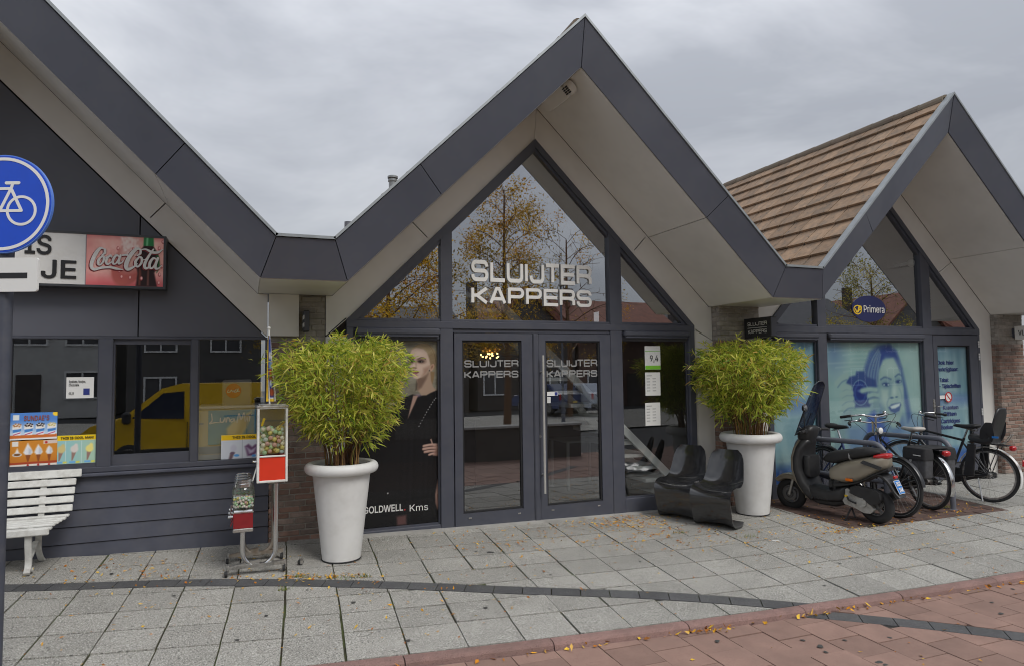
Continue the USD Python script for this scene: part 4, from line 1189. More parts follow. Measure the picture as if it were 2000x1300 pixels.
def cola(p):
    nz = meshkit.fbm(np.stack([p.X * 9, p.Y * 5, 0 * p.X], -1), 4, 5)
    p.c[:] = np.stack([236 + 30 * (nz - .5), 178 + 50 * (nz - .5), 168 + 50 * (nz - .5)], -1)
    p.on(np.clip((p.Y - .72) / .25, 0, 1), (206, 84, 92), .8); p.on(np.clip((.12 - p.X) / .14, 0, 1), (206, 110, 110), .5); p.on(np.clip((p.Y * -1 + .1) / .1, 0, 1), (200, 110, 112), .7)
    p.ell((186, 96, 88), .57, .50, .22, .52, .25, soft=.06); p.ell((226, 190, 180), .60, .34, .19, .36, .25, soft=.3, k=.8); p.pol((212, 168, 160), [(.44, .02), (.68, .0), (.64, .36), (.48, .38)], .04, .7)
    rs_ = np.random.RandomState(2)
    for k in range(70):
        a, b = rs_.rand(2)
        p.ell((236, 222, 216), .45 + .21 * a, .02 + .36 * b, .010 + .012 * rs_.rand(), .02 + .02 * rs_.rand(), soft=.6, k=.5)
    p.pol((40, 20, 20), [(.74, .16), (.86, .16), (.93, .34), (.94, .55), (.88, .72), (.92, 1), (.64, 1), (.66, .74), (.64, .55), (.67, .34)], .012)
    p.pol((36, 120, 66), [(.735, .0), (.865, .0), (.87, .17), (.73, .17)], .008); p.pol((120, 190, 140), [(.77, .0), (.795, .0), (.79, .17), (.765, .17)], .008)
    p.pol((34, 104, 58), [(.88, .24), (.945, .40), (.955, .6), (.91, .72), (.93, .5)], .012); p.pol((112, 58, 46), [(.68, .36), (.71, .34), (.69, .6), (.71, .74), (.70, .98), (.67, .98)], .012); p.pol((150, 96, 84), [(.79, .5), (.81, .46), (.81, .98), (.785, .98)], .01, .7)
    for x, y in ((.94, .21), (.45, .82), (.56, .83), (.94, .92), (.98, .58), (.60, .25), (.71, .84), (.95, .75), (.99, .07), (.40, .25), (.42, .70)):
        p.ell((176, 76, 78), x, y, .019, .042, soft=.15); p.ell((238, 190, 184), x + .003, y - .006, .012, .028, soft=.3)


# --- prints on the windows
def ZX(x, y, Y=0.0):
    return F(x, y, Y)


P1 = printed(salon, 'poster', 1.085, 2.038, 0.006, 2.07, 0.048, 150, woman_in_black, (150, 660, 80, 1180), 'print_film', 'tall window poster of a blonde woman in a black dress')
pane(salon, [(1.08, 0.0), (2.043, 0.0), (2.043, 2.076), (1.08, 2.076)], m='pane_poster')
x, z = F(711, 1004); x2 = F(789, 1000)[0]; hh = F(720, 987)[1] - F(720, 1000)[1]
salon.part('lettering', text('GOLDWELL', hh, x, z, 0.044, width=x2 - x, bold=True, depth=.002), 'letter_white', parent=P1)
salon.part('lettering', text('.', hh, x2 + .01, z, 0.044, depth=.002, bold=True), 'letter_red', parent=P1)
x, z = F(802, 999); x2 = F(838, 996)[0]
salon.part('lettering', text('Kms', hh, x, z, 0.044, width=x2 - x, depth=.002), 'letter_white', parent=P1)
P2 = printed(tobac, 'poster', 7.92, 9.935, 0.055, 2.085, 0.048, 170, woman_with_camera, (405, 995, 82, 735), 'print_film', 'blue window poster of a laughing woman holding a camera')
pane(tobac, [(7.91, 0.05), (9.945, 0.05), (9.945, 2.09), (7.91, 2.09)], m='pane_print')
printed(tobac, 'poster', 6.88, 7.725, 0.055, 2.085, 0.048, 50, blue_haze, (0, 1, 0, 1), 'print_film', 'plain blue green window film left of the camera poster')
pane(tobac, [(6.87, 0.05), (7.735, 0.05), (7.735, 2.09), (6.87, 2.09)], m='pane_print')
P4 = printed(tobac, 'poster', 10.26, 11.015, 0.145, 2.025, 0.03, 50, blue_haze, (1, 2, 0, 1), 'print_film', 'blue door film with a list of goods', parent=D3)
for s, px, py, w in (('Ook hier', 1833, 711, .40), ('verkrijgbaar:', 1833, 724, .50), ('- Tabak', 1834, 745, .26), ('- Tijdschriften', 1838, 757, .5), ('Kranten', 1845, 799, .36), ('- Giften', 1838, 812, .40), ('- Cartridges', 1835, 826, .52), ('- Boeken', 1836, 838, .34)):
    x, z = F(px, py)
    tobac.part('lettering', text(s, 0.062, x, z, 0.024, width=w, depth=.002, bold=True), 'letter_navy', parent=P4)
x, z = F(1838, 775); x2 = F(1850, 773)[0]
sg = tobac.part('notice', plate2d(Polygon([(x - .12, z - .025), (x2, z - .025), (x2, z + .03), (x - .12, z + .03)]), 0.000, .003), 'white_plain', parent=D3)
from shapely.geometry import Point
tobac.part('prohibition_ring', plate2d(Point(x2 + .03, z).buffer(.085).difference(Point(x2 + .03, z).buffer(.066)).union(LineString([(x2 - .02, z + .05), (x2 + .08, z - .05)]).buffer(.008)), -0.003, .003), 'letter_red', parent=D3)
tobac.part('prohibition_disc', plate2d(Point(x2 + .03, z).buffer(.084), 0.001, .002), 'white_plain', parent=D3)
x, z = F(1700, 603)
O = tobac.part('oval_sign', plate2d(affinity.scale(Point(x, z).buffer(1), (F(1733, 603)[0] - F(1667, 603)[0]) / 2, (F(1700, 578)[1] - F(1700, 629)[1]) / 2), 0.022, .005), 'oval_navy', label='dark blue oval window sign')
a, b = F(1689, 610); a2 = F(1729, 606)[0]
tobac.part('lettering', text('Primera', 0.105, a, b, 0.017, width=a2 - a, depth=.003), 'letter_white', parent=O)
a, b = F(1677, 605)
tobac.part('emblem', join(plate2d(affinity.scale(Point(a, b).buffer(1), .085, .072).difference(affinity.scale(Point(a, b).buffer(1), .068, .056)), 0.017, .003), stroke([(a - .045, b + .01), (a - .01, b - .035), (a + .05, b + .06)], [.02, .024, .02], 0.0165), stroke([(a + .015, b - .03), (a + .022, b + .035), (a + .07, b + .05), (a + .075, b + .015), (a + .03, b - .005)], [.02, .022, .02], 0.016)), 'letter_yellow', parent=O)
# lettering on the salon glass
for s, xa, xb, yb_, yt in (('SLUIJTER', 921, 1156, 549, 507), ('KAPPERS', 921, 1156, 594, 559)):
    x0, z0 = F(xa, yb_); x1 = F(xb, yb_)[0]; z1 = F(xa, yt)[1]
    salon.part('lettering', wide_text(s, x0, x1, z0, z1, 0.002, 0.02), 'letter_white')
for dd, L_ in ((D1, (('SLUIJTER', 907, 1013, 716.5, 702.5), ('KAPPERS', 907, 1013, 738, 724))), (D2, (('SLUIJTER', 1068, 1167, 716, 701.5), ('KAPPERS', 1068, 1167, 736.5, 722.5)))):
    for s, xa, xb, yb_, yt in L_:
        x0, z0 = F(xa, yb_); x1 = F(xb, yb_)[0]; z1 = F(xa, yt)[1]
        salon.part('lettering', wide_text(s, x0, x1, z0, z1, 0.005, 0.002), 'letter_film', parent=dd)
# small door notices
x, z = F(1078, 768); x1 = F(1090, 768)[0]
salon.part('sticker', plate2d(Polygon([(F(1067, 768)[0], z - .025), (x1, z - .025), (x1, z + .025), (F(1067, 768)[0], z + .025)]), 0.005, .003), 'white_plain', parent=D2)
salon.part('sticker', plate2d(Polygon([(F(1084, 768)[0], z - .02), (x1 - .006, z - .02), (x1 - .006, z + .02), (F(1084, 768)[0], z + .02)]), 0.002, .003), 'letter_navy', parent=D2)
salon.part('sticker', plate2d(Polygon([F(1068, 786), F(1076, 786), F(1076, 774), F(1068, 774)]), 0.005, .003), 'interior_white', parent=D2)
# notices in the right window
for (xa, ya, xb, yb_), nm in (((1262, 675, 1291, 721), 'score'), ((1263, 726, 1291, 772), 'list'), ((1263, 785, 1291, 831), 'list')):
    a, b = F(xa, yb_); c, d = F(xb, ya)
    n_ = salon.part('notice', plate2d(Polygon([(a, b), (c, b), (c, d), (a, d)]), 0.022, .004), 'white_plain')
    if nm == 'score':
        for u0, u1 in ((0, .17), (.76, .79)):
            salon.part('notice_band', plate2d(Polygon([(a + .003, b + u0 * (d - b) + .003), (c - .003, b + u0 * (d - b) + .003), (c - .003, b + u1 * (d - b)), (a + .003, b + u1 * (d - b))]), 0.019, .003), mat('leaf_green_ink', sr(120, 190, 50), .6) if 'leaf_green_ink' not in _mats else 'leaf_green_ink', parent=n_)
        salon.part('lettering', text('9,4', (d - b) * .25, (a + c) / 2 + .02, b + (d - b) * .36, 0.018, width=(c - a) * .52, depth=.003, align='c'), 'letter_black', parent=n_)
    else:
        for k in range(6):
            zz = d - (d - b) * (.14 + .13 * k)
            for e, w in ((a + .02, .05 if k else .08), (a + .11, .05)):
                if k or e < a + .1:
                    salon.part('text_line', plate2d(Polygon([(e, zz - .004), (e + w, zz - .004), (e + w, zz + .004), (e, zz + .004)]), 0.0195, .0025), 'grey_paint', parent=n_)
# snack bar prints
def quadp(T, nm, tl, br, y, n, draw, lab):
    a, d = F(*tl, y); c, b = F(*br, y)
    return printed(T, nm, a, c, b, d, y, n, draw, (0, 1, 0, 1), 'print_paper', lab), a, b, c, d


S1, a, b, c, d = quadp(snack, 'poster', (20, 806), (111, 857), 0.028, 90, sundaes, 'blue poster of four ice cream sundaes')
snack.part('lettering', text("SUNDAE'S", (d - b) * .17, a + (c - a) * .29, b + (d - b) * .72, 0.025, width=(c - a) * .54, depth=.002, bold=True), 'letter_brown', parent=S1)
quadp(snack, 'poster', (20, 859), (111, 907), 0.028, 90, cones, 'orange poster of four ice cream cones')
S3, a, b, c, d = quadp(snack, 'poster', (112, 850), (187, 905), 0.0285, 70, cool_cones, 'pale green poster of ice cream cones under a yellow strip')
snack.part('lettering', text('THIS IS COOL MAN!', (d - b) * .075, a + (c - a) * .09, b + (d - b) * .875, 0.025, width=(c - a) * .84, depth=.002, bold=True), 'letter_black', parent=S3)
S4, a, b, c, d = quadp(snack, 'poster', (432, 849), (520, 895), 0.028, 70, shakes, 'white poster of milk shakes under a yellow strip')
snack.part('lettering', text('THIS IS COOL MAN!', (d - b) * .085, a + (c - a) * .24, b + (d - b) * .855, 0.025, width=(c - a) * .74, depth=.002, bold=True), 'letter_black', parent=S4)
a, b = F(129, 777, .03); c, d = F(184, 735, .03)
N = snack.part('notice', plate2d(Polygon([(a, b), (c, b), (c, d), (a, d)]), 0.026, .003), 'white_plain', label='white paper price notice')
for s, k, w in (('Spekkels, Noutjes,', .74, .6), ('Chocolate', .58, .36), ('€0,25', .18, .18)):
    snack.part('lettering', text(s, .022, a + (c - a) * .1, b + (d - b) * k, 0.023, width=(c - a) * w, depth=.002), 'letter_black', parent=N)
snack.part('notice_picture', plate2d(Polygon([(a + (c - a) * .62, b + .03), (a + (c - a) * .85, b + .03), (a + (c - a) * .85, b + .09), (a + (c - a) * .62, b + .09)]), 0.023, .003), 'letter_navy', parent=N)
# ------------------------------------------------------------------ signs
YS = -0.17
LB = Thing('light_box_sign', 'light box sign with white lettering panel and pink soft drink picture above snack bar windows', 'sign', (-1.4, -0.1, 2.4), local=False)
xr, zt = F(325, 459, YS); _, zb = F(325, 565, YS); _, zt0 = F(80, 452, YS); _, zb0 = F(80, 559, YS)
zt = (zt + zt0) / 2; zb = (zb + zb0) / 2; xl = -2.75
mat('sign_frame', (0.045, 0.047, 0.052), 0.4, var=0.15, vscale=6)
mat('sign_white', (0.78, 0.77, 0.74), 0.42, var=0.04, vscale=4, dirt=(0.5, 0.48, 0.44), dscale=5, damt=0.4)
g = Polygon([(xl, zb), (xr, zb), (xr, zt), (xl, zt)])
LB.part('box_frame', join(plate2d(g.difference(g.buffer(-0.022, join_style=2)), YS - 0.006, 0.176), box(xl + .02, xr - .02, YS + 0.03, 0.0, zb + .02, zt - .02)), 'sign_frame')
xm = F(168, 500, YS)[0]
LB.part('white_panel', box(xl + .022, xm - .004, YS, YS + 0.02, zb + .022, zt - .022), 'sign_white')
CC = printed(LB, 'picture_panel', xm + .002, xr - .022, zb + .022, zt - .022, YS, 150, cola, (0, 1, 0, 1), 'print_paper', 'pink soft drink picture with bottle', dim=1.2)
LB.part('panel_edge', box(xm - .004, xm + .002, YS - .004, YS + .02, zb + .022, zt - .022), 'trim_zinc')
h1 = F(80, 461, YS)[1] - F(80, 497, YS)[1]; h2 = F(120, 510, YS)[1] - F(120, 544, YS)[1]
LB.part('lettering', text('IS', h1, F(48, 497, YS)[0], F(80, 496, YS)[1], YS - .005, width=F(101, 480, YS)[0] - F(48, 480, YS)[0], bold=True), 'letter_black')
LB.part('lettering', text('JE', h2, F(80, 544, YS)[0], F(120, 543.5, YS)[1], YS - .005, width=F(149, 544, YS)[0] - F(80, 544, YS)[0], bold=True), 'letter_black')


def script(dx=0.0, dz=0.0, y=YS - .008, grow=0.0):
    """Spencerian lettering drawn stroke by stroke: crop points (x right, y down) to the panel."""
    W = lambda px, py: (lambda a: (a[0] + dx, a[1] + dz))(F(px * 0.2308, 280 + py * 0.2308, YS))
    k = 0.2308 * 0.0045
    out = []
    for pts, w in (
        ([(880, 895), (850, 890), (815, 930), (785, 990), (775, 1045), (800, 1068), (860, 1055), (930, 1050), (985, 1062), (1040, 1072)], [10, 22, 30, 30, 26, 24, 20, 20, 22, 6]),        # C and its tail
        ([(890, 900), (888, 930), (862, 950)], [18, 20, 8]),
        ([(868, 955), (838, 985), (832, 1020), (850, 1030), (876, 1000), (880, 965), (866, 952)], [14, 20, 20, 12, 16, 20, 14]),      # o
        ([(884, 975), (905, 962), (935, 950)], [8, 6, 6]),
        ([(945, 962), (935, 950), (908, 975), (900, 1010), (915, 1025), (950, 1003)], [16, 16, 20, 20, 16, 8]),                        # c
        ([(1010, 960), (985, 950), (960, 985), (958, 1018), (978, 1022), (1005, 985), (1020, 950)], [12, 18, 20, 18, 12, 12, 12]),      # a
        ([(1022, 950), (1006, 995), (1008, 1020), (1032, 1012), (1045, 995)], [18, 20, 18, 12, 6]),
        ([(1040, 950), (1062, 947), (1082, 950)], [14, 16, 14]),                                                                        # hyphen
        ([(1190, 905), (1165, 893), (1125, 925), (1085, 985), (1068, 1040), (1085, 1068), (1130, 1050), (1165, 1020)], [14, 24, 32, 34, 34, 28, 16, 6]),    # C
        ([(1192, 905), (1188, 935), (1160, 955)], [18, 20, 8]),
        ([(1190, 905), (1235, 900), (1290, 925), (1340, 925), (1380, 900)], [6, 14, 24, 22, 6]),                                        # upper swash
        ([(1180, 965), (1150, 1000), (1150, 1035), (1172, 1045), (1200, 1010), (1200, 975), (1180, 962)], [14, 22, 22, 14, 18, 20, 14]),     # o
        ([(1200, 985), (1230, 985), (1262, 950), (1300, 905)], [8, 6, 6, 8]),
        ([(1300, 900), (1262, 955), (1228, 1020), (1228, 1055), (1250, 1058), (1275, 1035)], [12, 20, 24, 24, 18, 6]),                  # l
        ([(1325, 985), (1300, 975), (1272, 1010), (1268, 1050), (1290, 1058), (1318, 1020), (1338, 975)], [12, 18, 22, 22, 14, 14, 14]),   # a
        ([(1338, 975), (1318, 1030), (1320, 1062), (1345, 1060), (1368, 1035)], [20, 22, 20, 14, 5])):
        out.append(stroke([W(*p) for p in pts], [(q + grow) * k * 1.02 for q in w], y, .003, 30))
        y -= 0.0003
    return join(*out)


LB.part('script_shadow', script(-0.007, -0.007, YS - .0035, 6), 'red_dark', parent=CC)
LB.part('script_lettering', script(), 'letter_white', parent=CC)
PX = 6.27


def projecting(name, label, x, y0, y1, z0, z1, th, m, lines, mt, T0):
    t = Thing(name, label, 'sign', (x, y1, z0), local=False)
    t.part('sign_box', cbox(x, x + th, y0, y1, z0, z1, 0.006), m)
    t.part('bracket', box(x + th * .3, x + th * .7, y1, y1 + 0.06, z0 + .03, z1 - .03), 'frame_dark')
    t.part('edge_cover', cbox(x + .006, x + th - .006, y0 - 0.006, y0 + 0.004, z0 + .01, z1 - .01, .003), 'frame_dark')
    for s, zz, h, w in lines:
        v, f = wide_text(s, -w / 2, w / 2, zz, zz + h, 0, .004, .17, .16) if s[0] in 'SK' else text(s, h, 0, zz, 0, width=w, depth=.004, bold=False, align='c')
        # face on -X: reading direction runs from the far end to the near end
        cy = (y0 + y1) / 2 if len(lines) == 2 else y1 - .11
        t.part('lettering', (np.stack([x - 0.001 + v[:, 1], cy - v[:, 0], v[:, 2]], 1), f), mt)
    if len(lines) == 2:
        t.part('rule', box(x - .003, x + .001, y0 + .07, y1 - .07, (z0 + z1) / 2 - .003, (z0 + z1) / 2 + .003), mt)
    return t


def zy(px, py, X):
    """Depth and height where the sight line meets the plane x = X."""
    d = ray(px, py); t = (X - CAM[0]) / d[0]; p = CAM + t * d
    return p[1], p[2]


ya, za = zy(1505, 619, PX); yb, zb_ = zy(1454, 661, PX)
za2 = zy(1454, 622, PX)[1]; zb2 = zy(1505, 657, PX)[1]
zt_, zl_ = (za + za2) / 2, (zb_ + zb2) / 2
ph = zt_ - zl_
projecting('projecting_sign', 'black projecting sign lettered in white on right hand brick pier above bamboo', PX, ya, min(yb, -0.16), zl_, zt_, 0.10, 'black_plastic',
           [('SLUIJTER', zl_ + ph * .60, ph * .19, abs(yb - ya) * .72), ('KAPPERS', zl_ + ph * .22, ph * .19, abs(yb - ya) * .70)], 'letter_white', None)
PX1 = 0.545
ya, za = zy(593, 604, PX1); yb, zb_ = zy(583, 650, PX1)
projecting('projecting_sign', 'black projecting sign seen edge on against left brick pier', PX1, ya, min(yb, -0.02), 2.14, 2.36, 0.06, 'black_plastic',
           [('SLUIJTER', 2.265, .042, .26), ('KAPPERS', 2.185, .042, .26)], 'letter_white', None)
PX2 = 11.95
ya, za = zy(2010, 640, PX2); yb, zb_ = zy(1982, 663, PX2); zt_ = zy(1982, 637, PX2)[1]
projecting('projecting_sign', 'white projecting sign on far right brick pier at picture edge', PX2, yb - 0.62, yb, zb_, zt_, 0.08, 'sign_white',
           [('VL', zb_ + (zt_ - zb_) * .32, (zt_ - zb_) * .36, .10)], 'letter_black', None)

# cycle path sign on its post
pp = CAM + ray(1, 900) / CF * 3.88; X0, Y0 = pp[0], pp[1]
TS = Thing('traffic_sign', 'blue round cycle path sign with white arrow plate on dark grey post', 'traffic sign', (X0, Y0, G(X0, Y0)))
mat('sign_blue', sr(20, 74, 196), 0.32, var=0.06, vscale=8)
mat('sign_blue_edge', sr(90, 130, 215), 0.35)
mat('post_paint', (0.055, 0.062, 0.085), 0.45, var=0.15, vscale=5, dirt=(0.11, 0.11, 0.12), dscale=6, damt=0.4)
gz = G(X0, Y0)
dc = CAM + ray(4.5, 398) / CF * 3.83; zc = dc[2] - gz + .018
yw = -0.38                                                     # turned towards the traffic
TS.part('post', lathe([(0.0, -0.1), (0.038, -0.1), (0.038, 1.45), (0.0395, 1.452), (0.0395, 1.47), (0.038, 1.472), (0.038, zc + 0.22), (0, zc + 0.235)], 20), 'post_paint', smooth=40)


def onsign(m):
    m = rot(m, (0, 0, 1), yw); return move(m, (0, 0, 0))


dxs = 0.012
R_ = 0.293
disc = TS.part('disc', onsign(plate2d(affinity.translate(Point(0, 0).buffer(R_, 48), dxs, zc), -0.062, 0.018)), 'sign_blue_edge')
TS.part('disc_face', onsign(plate2d(affinity.translate(Point(0, 0).buffer(R_ - .006, 48), dxs, zc), -0.064, 0.003)), 'sign_blue', parent=disc)
TS.part('ring', onsign(plate2d(affinity.translate(Point(0, 0).buffer(R_ - .016, 48).difference(Point(0, 0).buffer(R_ - .034, 48)), dxs, zc), -0.066, 0.003)), 'letter_white', parent=disc)
from shapely import union_all
bw = 0.0085
K_ = lambda pts, w=bw: LineString(pts).buffer(w, cap_style=1)
wl, wr, wy = (-0.125, -0.042), (0.114, -0.042), 0.090
wh = lambda c: Point(*c).buffer(wy, 32).difference(Point(*c).buffer(wy - 0.0155, 32))
# proportions of the standard bicycle symbol
bic = union_all([wh(wl), wh(wr), K_([(wr[0], wr[1]), (0.05, 0.09), (0.06, 0.12)]), K_([(0.022, 0.124), (0.094, 0.124)], .0095), K_([(0.05, 0.09), (-0.075, 0.09), (-0.013, -0.042), (0.05, 0.09)]), K_([(-0.013, -0.042), (wr[0], wr[1])]), K_([(wl[0], wl[1]), (-0.068, 0.12), (-0.03, 0.135), (-0.045, 0.145), (-0.085, 0.135)])])
bic = affinity.scale(bic, 1.0, 1.0, origin=(0, 0))
TS.part('bicycle_symbol', onsign(plate2d(affinity.translate(bic, dxs, zc), -0.066, 0.003)), 'letter_white', parent=disc)
pz = (CAM + ray(20, 534) / CF * 3.83)[2] - gz
TS.part('arrow_plate', onsign(plate2d(affinity.translate(Polygon([(-.20, -.085), (.20, -.085), (.20, .085), (-.20, .085)]).buffer(.015), dxs, pz), -0.058, 0.014)), 'white_plain')
TS.part('arrow', onsign(plate2d(affinity.translate(union_all([Polygon([(-.06, -.016), (.155, -.016), (.155, .016), (-.06, .016)]), Polygon([(-.16, 0), (-.06, .05), (-.06, -.05)])]), dxs, pz - .005), -0.060, 0.003)), 'letter_black')
for z in (zc - 0.16, zc + 0.16, pz):
    TS.part('clamp', lathe([(0.038, z - .012), (0.044, z - .012), (0.044, z + .012), (0.038, z + .012)], 16), 'steel')

# ------------------------------------------------------------------ white bench
BX1, BX0 = -1.43, -3.1
BN = Thing('bench', 'white slatted bench with curved iron legs against the snack bar wall', 'bench', (-2.2, -0.3, G(-2.2, -0.3)), local=False)
gb = G(-1.8, -0.3)
mat('bench_iron', (0.56, 0.56, 0.53), 0.45, var=0.1, vscale=9, dirt=(0.22, 0.19, 0.16), dscale=10, damt=0.5)
for k in range(5):                                             # back slats
    zc_ = gb + 0.475 + 0.075 * k; yc = -0.155 + 0.019 * k
    hh = 0.030 if k < 4 else 0.036
    BN.part('back_slat', rot(cbox(BX0, BX1 + (0.02 if k == 4 else 0.004 * k - .03), yc - 0.011, yc + 0.011, zc_ - hh, zc_ + hh, .006), (1, 0, 0), -0.20, (0, yc, zc_)), 'white_paint')
for k in range(6):                                             # seat slats
    yc = -0.20 - 0.062 * k; zc_ = gb + 0.405 - 0.004 * k - (0.014 if k == 5 else 0) + (0.01 if k == 0 else 0)
    BN.part('seat_slat', cbox(BX0, BX1 - 0.045 - .012 * k, yc - 0.026, yc + 0.026, zc_ - 0.011, zc_ + 0.011, .006), 'white_paint')
yc = -0.555
BN.part('front_slat', cbox(BX0, BX1 - 0.115, yc - 0.012, yc + 0.012, gb + 0.325, gb + 0.385, .008), 'white_paint')
for x in (-1.70, -2.8):
    pr = curve([(0, -0.52, 0.375), (0, -0.515, 0.25), (0, -0.495, 0.14), (0, -0.50, 0.06), (0, -0.545, 0.012)], 16)
    legs = []
    def strap(c, w0, w1, th=0.012):
        out = []
        n_ = len(c); secs = []
        for i in range(n_):
            t = c[min(i + 1, n_ - 1)] - c[max(i - 1, 0)]; t = t / np.linalg.norm(t)
            nn = np.array([0, -t[2], t[1]]); w = w0 + (w1 - w0) * i / (n_ - 1)
            secs.append((c[i] + np.array([x, 0, gb]), np.array([1.0, 0, 0]), nn, w / 2, th / 2, 4.0))
        return loft(secs, 12)
    BN.part('leg', join(strap(pr, 0.055, 0.05, .03), strap(curve([(0, -0.50, 0.03), (0, -0.44, 0.006), (0, -0.40, 0.022)], 8), .05, .04, .02)), 'bench_iron', smooth=40)
    BN.part('leg', join(strap(curve([(0, -0.19, 0.37), (0, -0.21, 0.25), (0, -0.20, 0.13), (0, -0.12, 0.04), (0, -0.06, 0.008)], 16), .05, .045, .028), strap(curve([(0, -0.49, 0.12), (0, -0.40, 0.16), (0, -0.31, 0.22), (0, -0.22, 0.20)], 12), .045, .045, .022)), 'bench_iron', smooth=40)
    BN.part('seat_bearer', strap(curve([(0, -0.56, 0.36), (0, -0.40, 0.385), (0, -0.20, 0.395)], 8), .04, .04, .016), 'bench_iron')
    BN.part('back_bearer', strap(curve([(0, -0.165, 0.385), (0, -0.125, 0.55), (0, -0.055, 0.80)], 10), .05, .05, .014), 'bench_iron')

# ------------------------------------------------------------------ candy machines
GMX, GMY = 0.10, -0.815
gg = G(GMX, GMY)
GM = Thing('candy_machine_stand', 'chrome stand on castors carrying red cabinet with white frame beside left planter', 'vending machine', (GMX, GMY, gg))
# local: x right, y away from the street
for y in (-0.20, 0.22):
    sh = 0.0 if y < 0 else 0.02
    GM.part('base_rail', fixn((lambda P: (np.array(P), np.array([(0, 1, 3), (0, 3, 2), (4, 6, 7), (4, 7, 5), (0, 4, 5), (0, 5, 1), (2, 3, 7), (2, 7, 6), (0, 2, 6), (0, 6, 4), (1, 5, 7), (1, 7, 3)])))([(x, y + dy, z) for x, za_, zb_2 in ((-0.235, 0.06, 0.088), (0.235, 0.062, 0.092)) for dy in (-.022, .022) for z in (za_, zb_2)])), 'steel_worn' if y > 0 else 'steel')
    GM.part('rail_rise', fixn((lambda P: (np.array(P), np.array([(0, 1, 3), (0, 3, 2), (4, 6, 7), (4, 7, 5), (0, 4, 5), (0, 5, 1), (2, 3, 7), (2, 7, 6), (0, 2, 6), (0, 6, 4), (1, 5, 7), (1, 7, 3)])))([(x, y + dy, z) for x, za_, zb_2 in ((-0.2, 0.087, 0.09), (0.02, 0.088, 0.125)) for dy in (-.018, .018) for z in (za_, zb_2)])), 'steel_worn' if y > 0 else 'steel')
    U = [(-0.118, y, 0.39), (-0.118, y, 0.22)] + [(0.017 - 0.135 * math.cos(t), y, 0.20 - 0.135 * math.sin(t)) for t in np.linspace(0.1, math.pi - .1, 13)] + [(0.152, y, 0.22), (0.152, y, 0.77)]
    GM.part('tube_frame', tube(U, 0.021, 12), 'chrome' if y < 0 else 'steel_worn', smooth=50)
    for x in (-0.235, 0.235):
        c_ = GM.part('castor', move(rot(lathe([(0, -.012), (.022, -.012), (.027, -.006), (.027, .006), (.022, .012), (0, .012)], 14), (0, 1, 0), math.pi / 2), (x - .012, y - .02, 0.027)), 'rubber', smooth=30)
        GM.part('castor_fork', join(cyl((x, y, .03), (x, y, .098), .012, 8), box(x - .03, x - .024, y - .03, y + .012, .02, .062), box(x + .0, x + .006, y - .03, y + .012, .02, .062)), 'steel', parent=c_)
cx0, cx1, cy0, cy1 = -0.008, 0.250, -0.235, 0.02
z0, z1, zm, zg = 0.782, 1.455, 1.015, 1.435
GM.part('cabinet', box(cx0 + .018, cx1 - .018, cy0 + .01, cy1, z0 + .018, zm - .012), 'red_paint')
fr = join(*[cbox(a, b, cy0, cy0 + .02, c, d, .004) for a, b, c, d in ((cx0, cx0 + .02, z0, zg), (cx1 - .02, cx1, z0, zg), (cx0 + .02, cx1 - .02, z0, z0 + .02), (cx0 + .02, cx1 - .02, zm - .011, zm + .004), (cx0 + .02, cx1 - .02, zg - .006, zg))])
GM.part('cabinet_frame', join(fr, *[cbox(a, b, cy1 - .02, cy1, z0, zg, .004) for a, b in ((cx0, cx0 + .02), (cx1 - .02, cx1))], box(cx0 - .001, cx0 + .003, cy0 + .02, cy1 - .02, z0, zm)), 'white_paint')
GM.part('lid', join(cbox(cx0 - .006, cx1 + .006, cy0 - .006, cy1 + .006, zg, zg + .022, .006), cbox(cx0 + .01, cx1 - .01, cy0 + .01, cy1 - .01, zg + .022, zg + .034, .006)), 'steel')
GM.part('front_pane', box(cx0 + .02, cx1 - .02, cy0 + .008, cy0 + .0095, zm, zg), 'clear_plastic')
GM.part('rear_panel', box(cx0 + .02, cx1 - .02, cy1 - .012, cy1 - .006, zm, zg), 'interior_light')
GM.part('coin_lever', join(cyl((cx0, cy0 + .08, zm - .05), (cx0 - .03, cy0 + .08, zm - .05), .012, 10), cyl((cx0 - .03, cy0 + .05, zm - .05), (cx0 - .03, cy0 + .12, zm - .05), .007, 8)), 'chrome')
GM.part('chute', slab([(cx0 - .035, cy0 + .03, z0 + .02), (cx0 - .035, cy0 + .14, z0 + .02), (cx0 - .004, cy0 + .14, zm - .1), (cx0 - .004, cy0 + .03, zm - .1)][::-1], .006), 'white_paint')
GM.part('mount_plate', cbox(cx0 + .09, cx1 - .09, cy0 + .04, cy1 - .06, z0 - .014, z0, .003), 'steel')
CAND = [sr(*c) for c in ((172, 214, 180), (232, 210, 204), (240, 236, 222), (226, 214, 140), (206, 222, 224), (222, 176, 174), (190, 222, 178), (242, 238, 230))]


def heap(x0_, x1_, y0_, y1_, z, zt, r, n_, seed, round_=False):
    rs = np.random.RandomState(seed); ms, cd = [], []
    pts = []
    for k in range(n_ * 40):
        p = np.array([rs.uniform(x0_ + r, x1_ - r), rs.uniform(y0_ + r, y1_ - r), z + r + (zt - z - r) * rs.rand() ** 1.2])
        if round_ and np.hypot(p[0] - (x0_ + x1_) / 2, p[1] - (y0_ + y1_) / 2) > (x1_ - x0_) / 2 - r:
            continue
        if all(np.sum((p - q) ** 2) > (1.72 * r) ** 2 for q in pts):
            pts.append(p)
        if len(pts) >= n_:
            break
    for p in pts:
        m = ball(p, r * rs.uniform(.93, 1.05), 1); ms.append(m); cd.append(np.tile(CAND[rs.randint(len(CAND))], (len(m[0]), 1)))
    return join(*ms), np.vstack(cd)


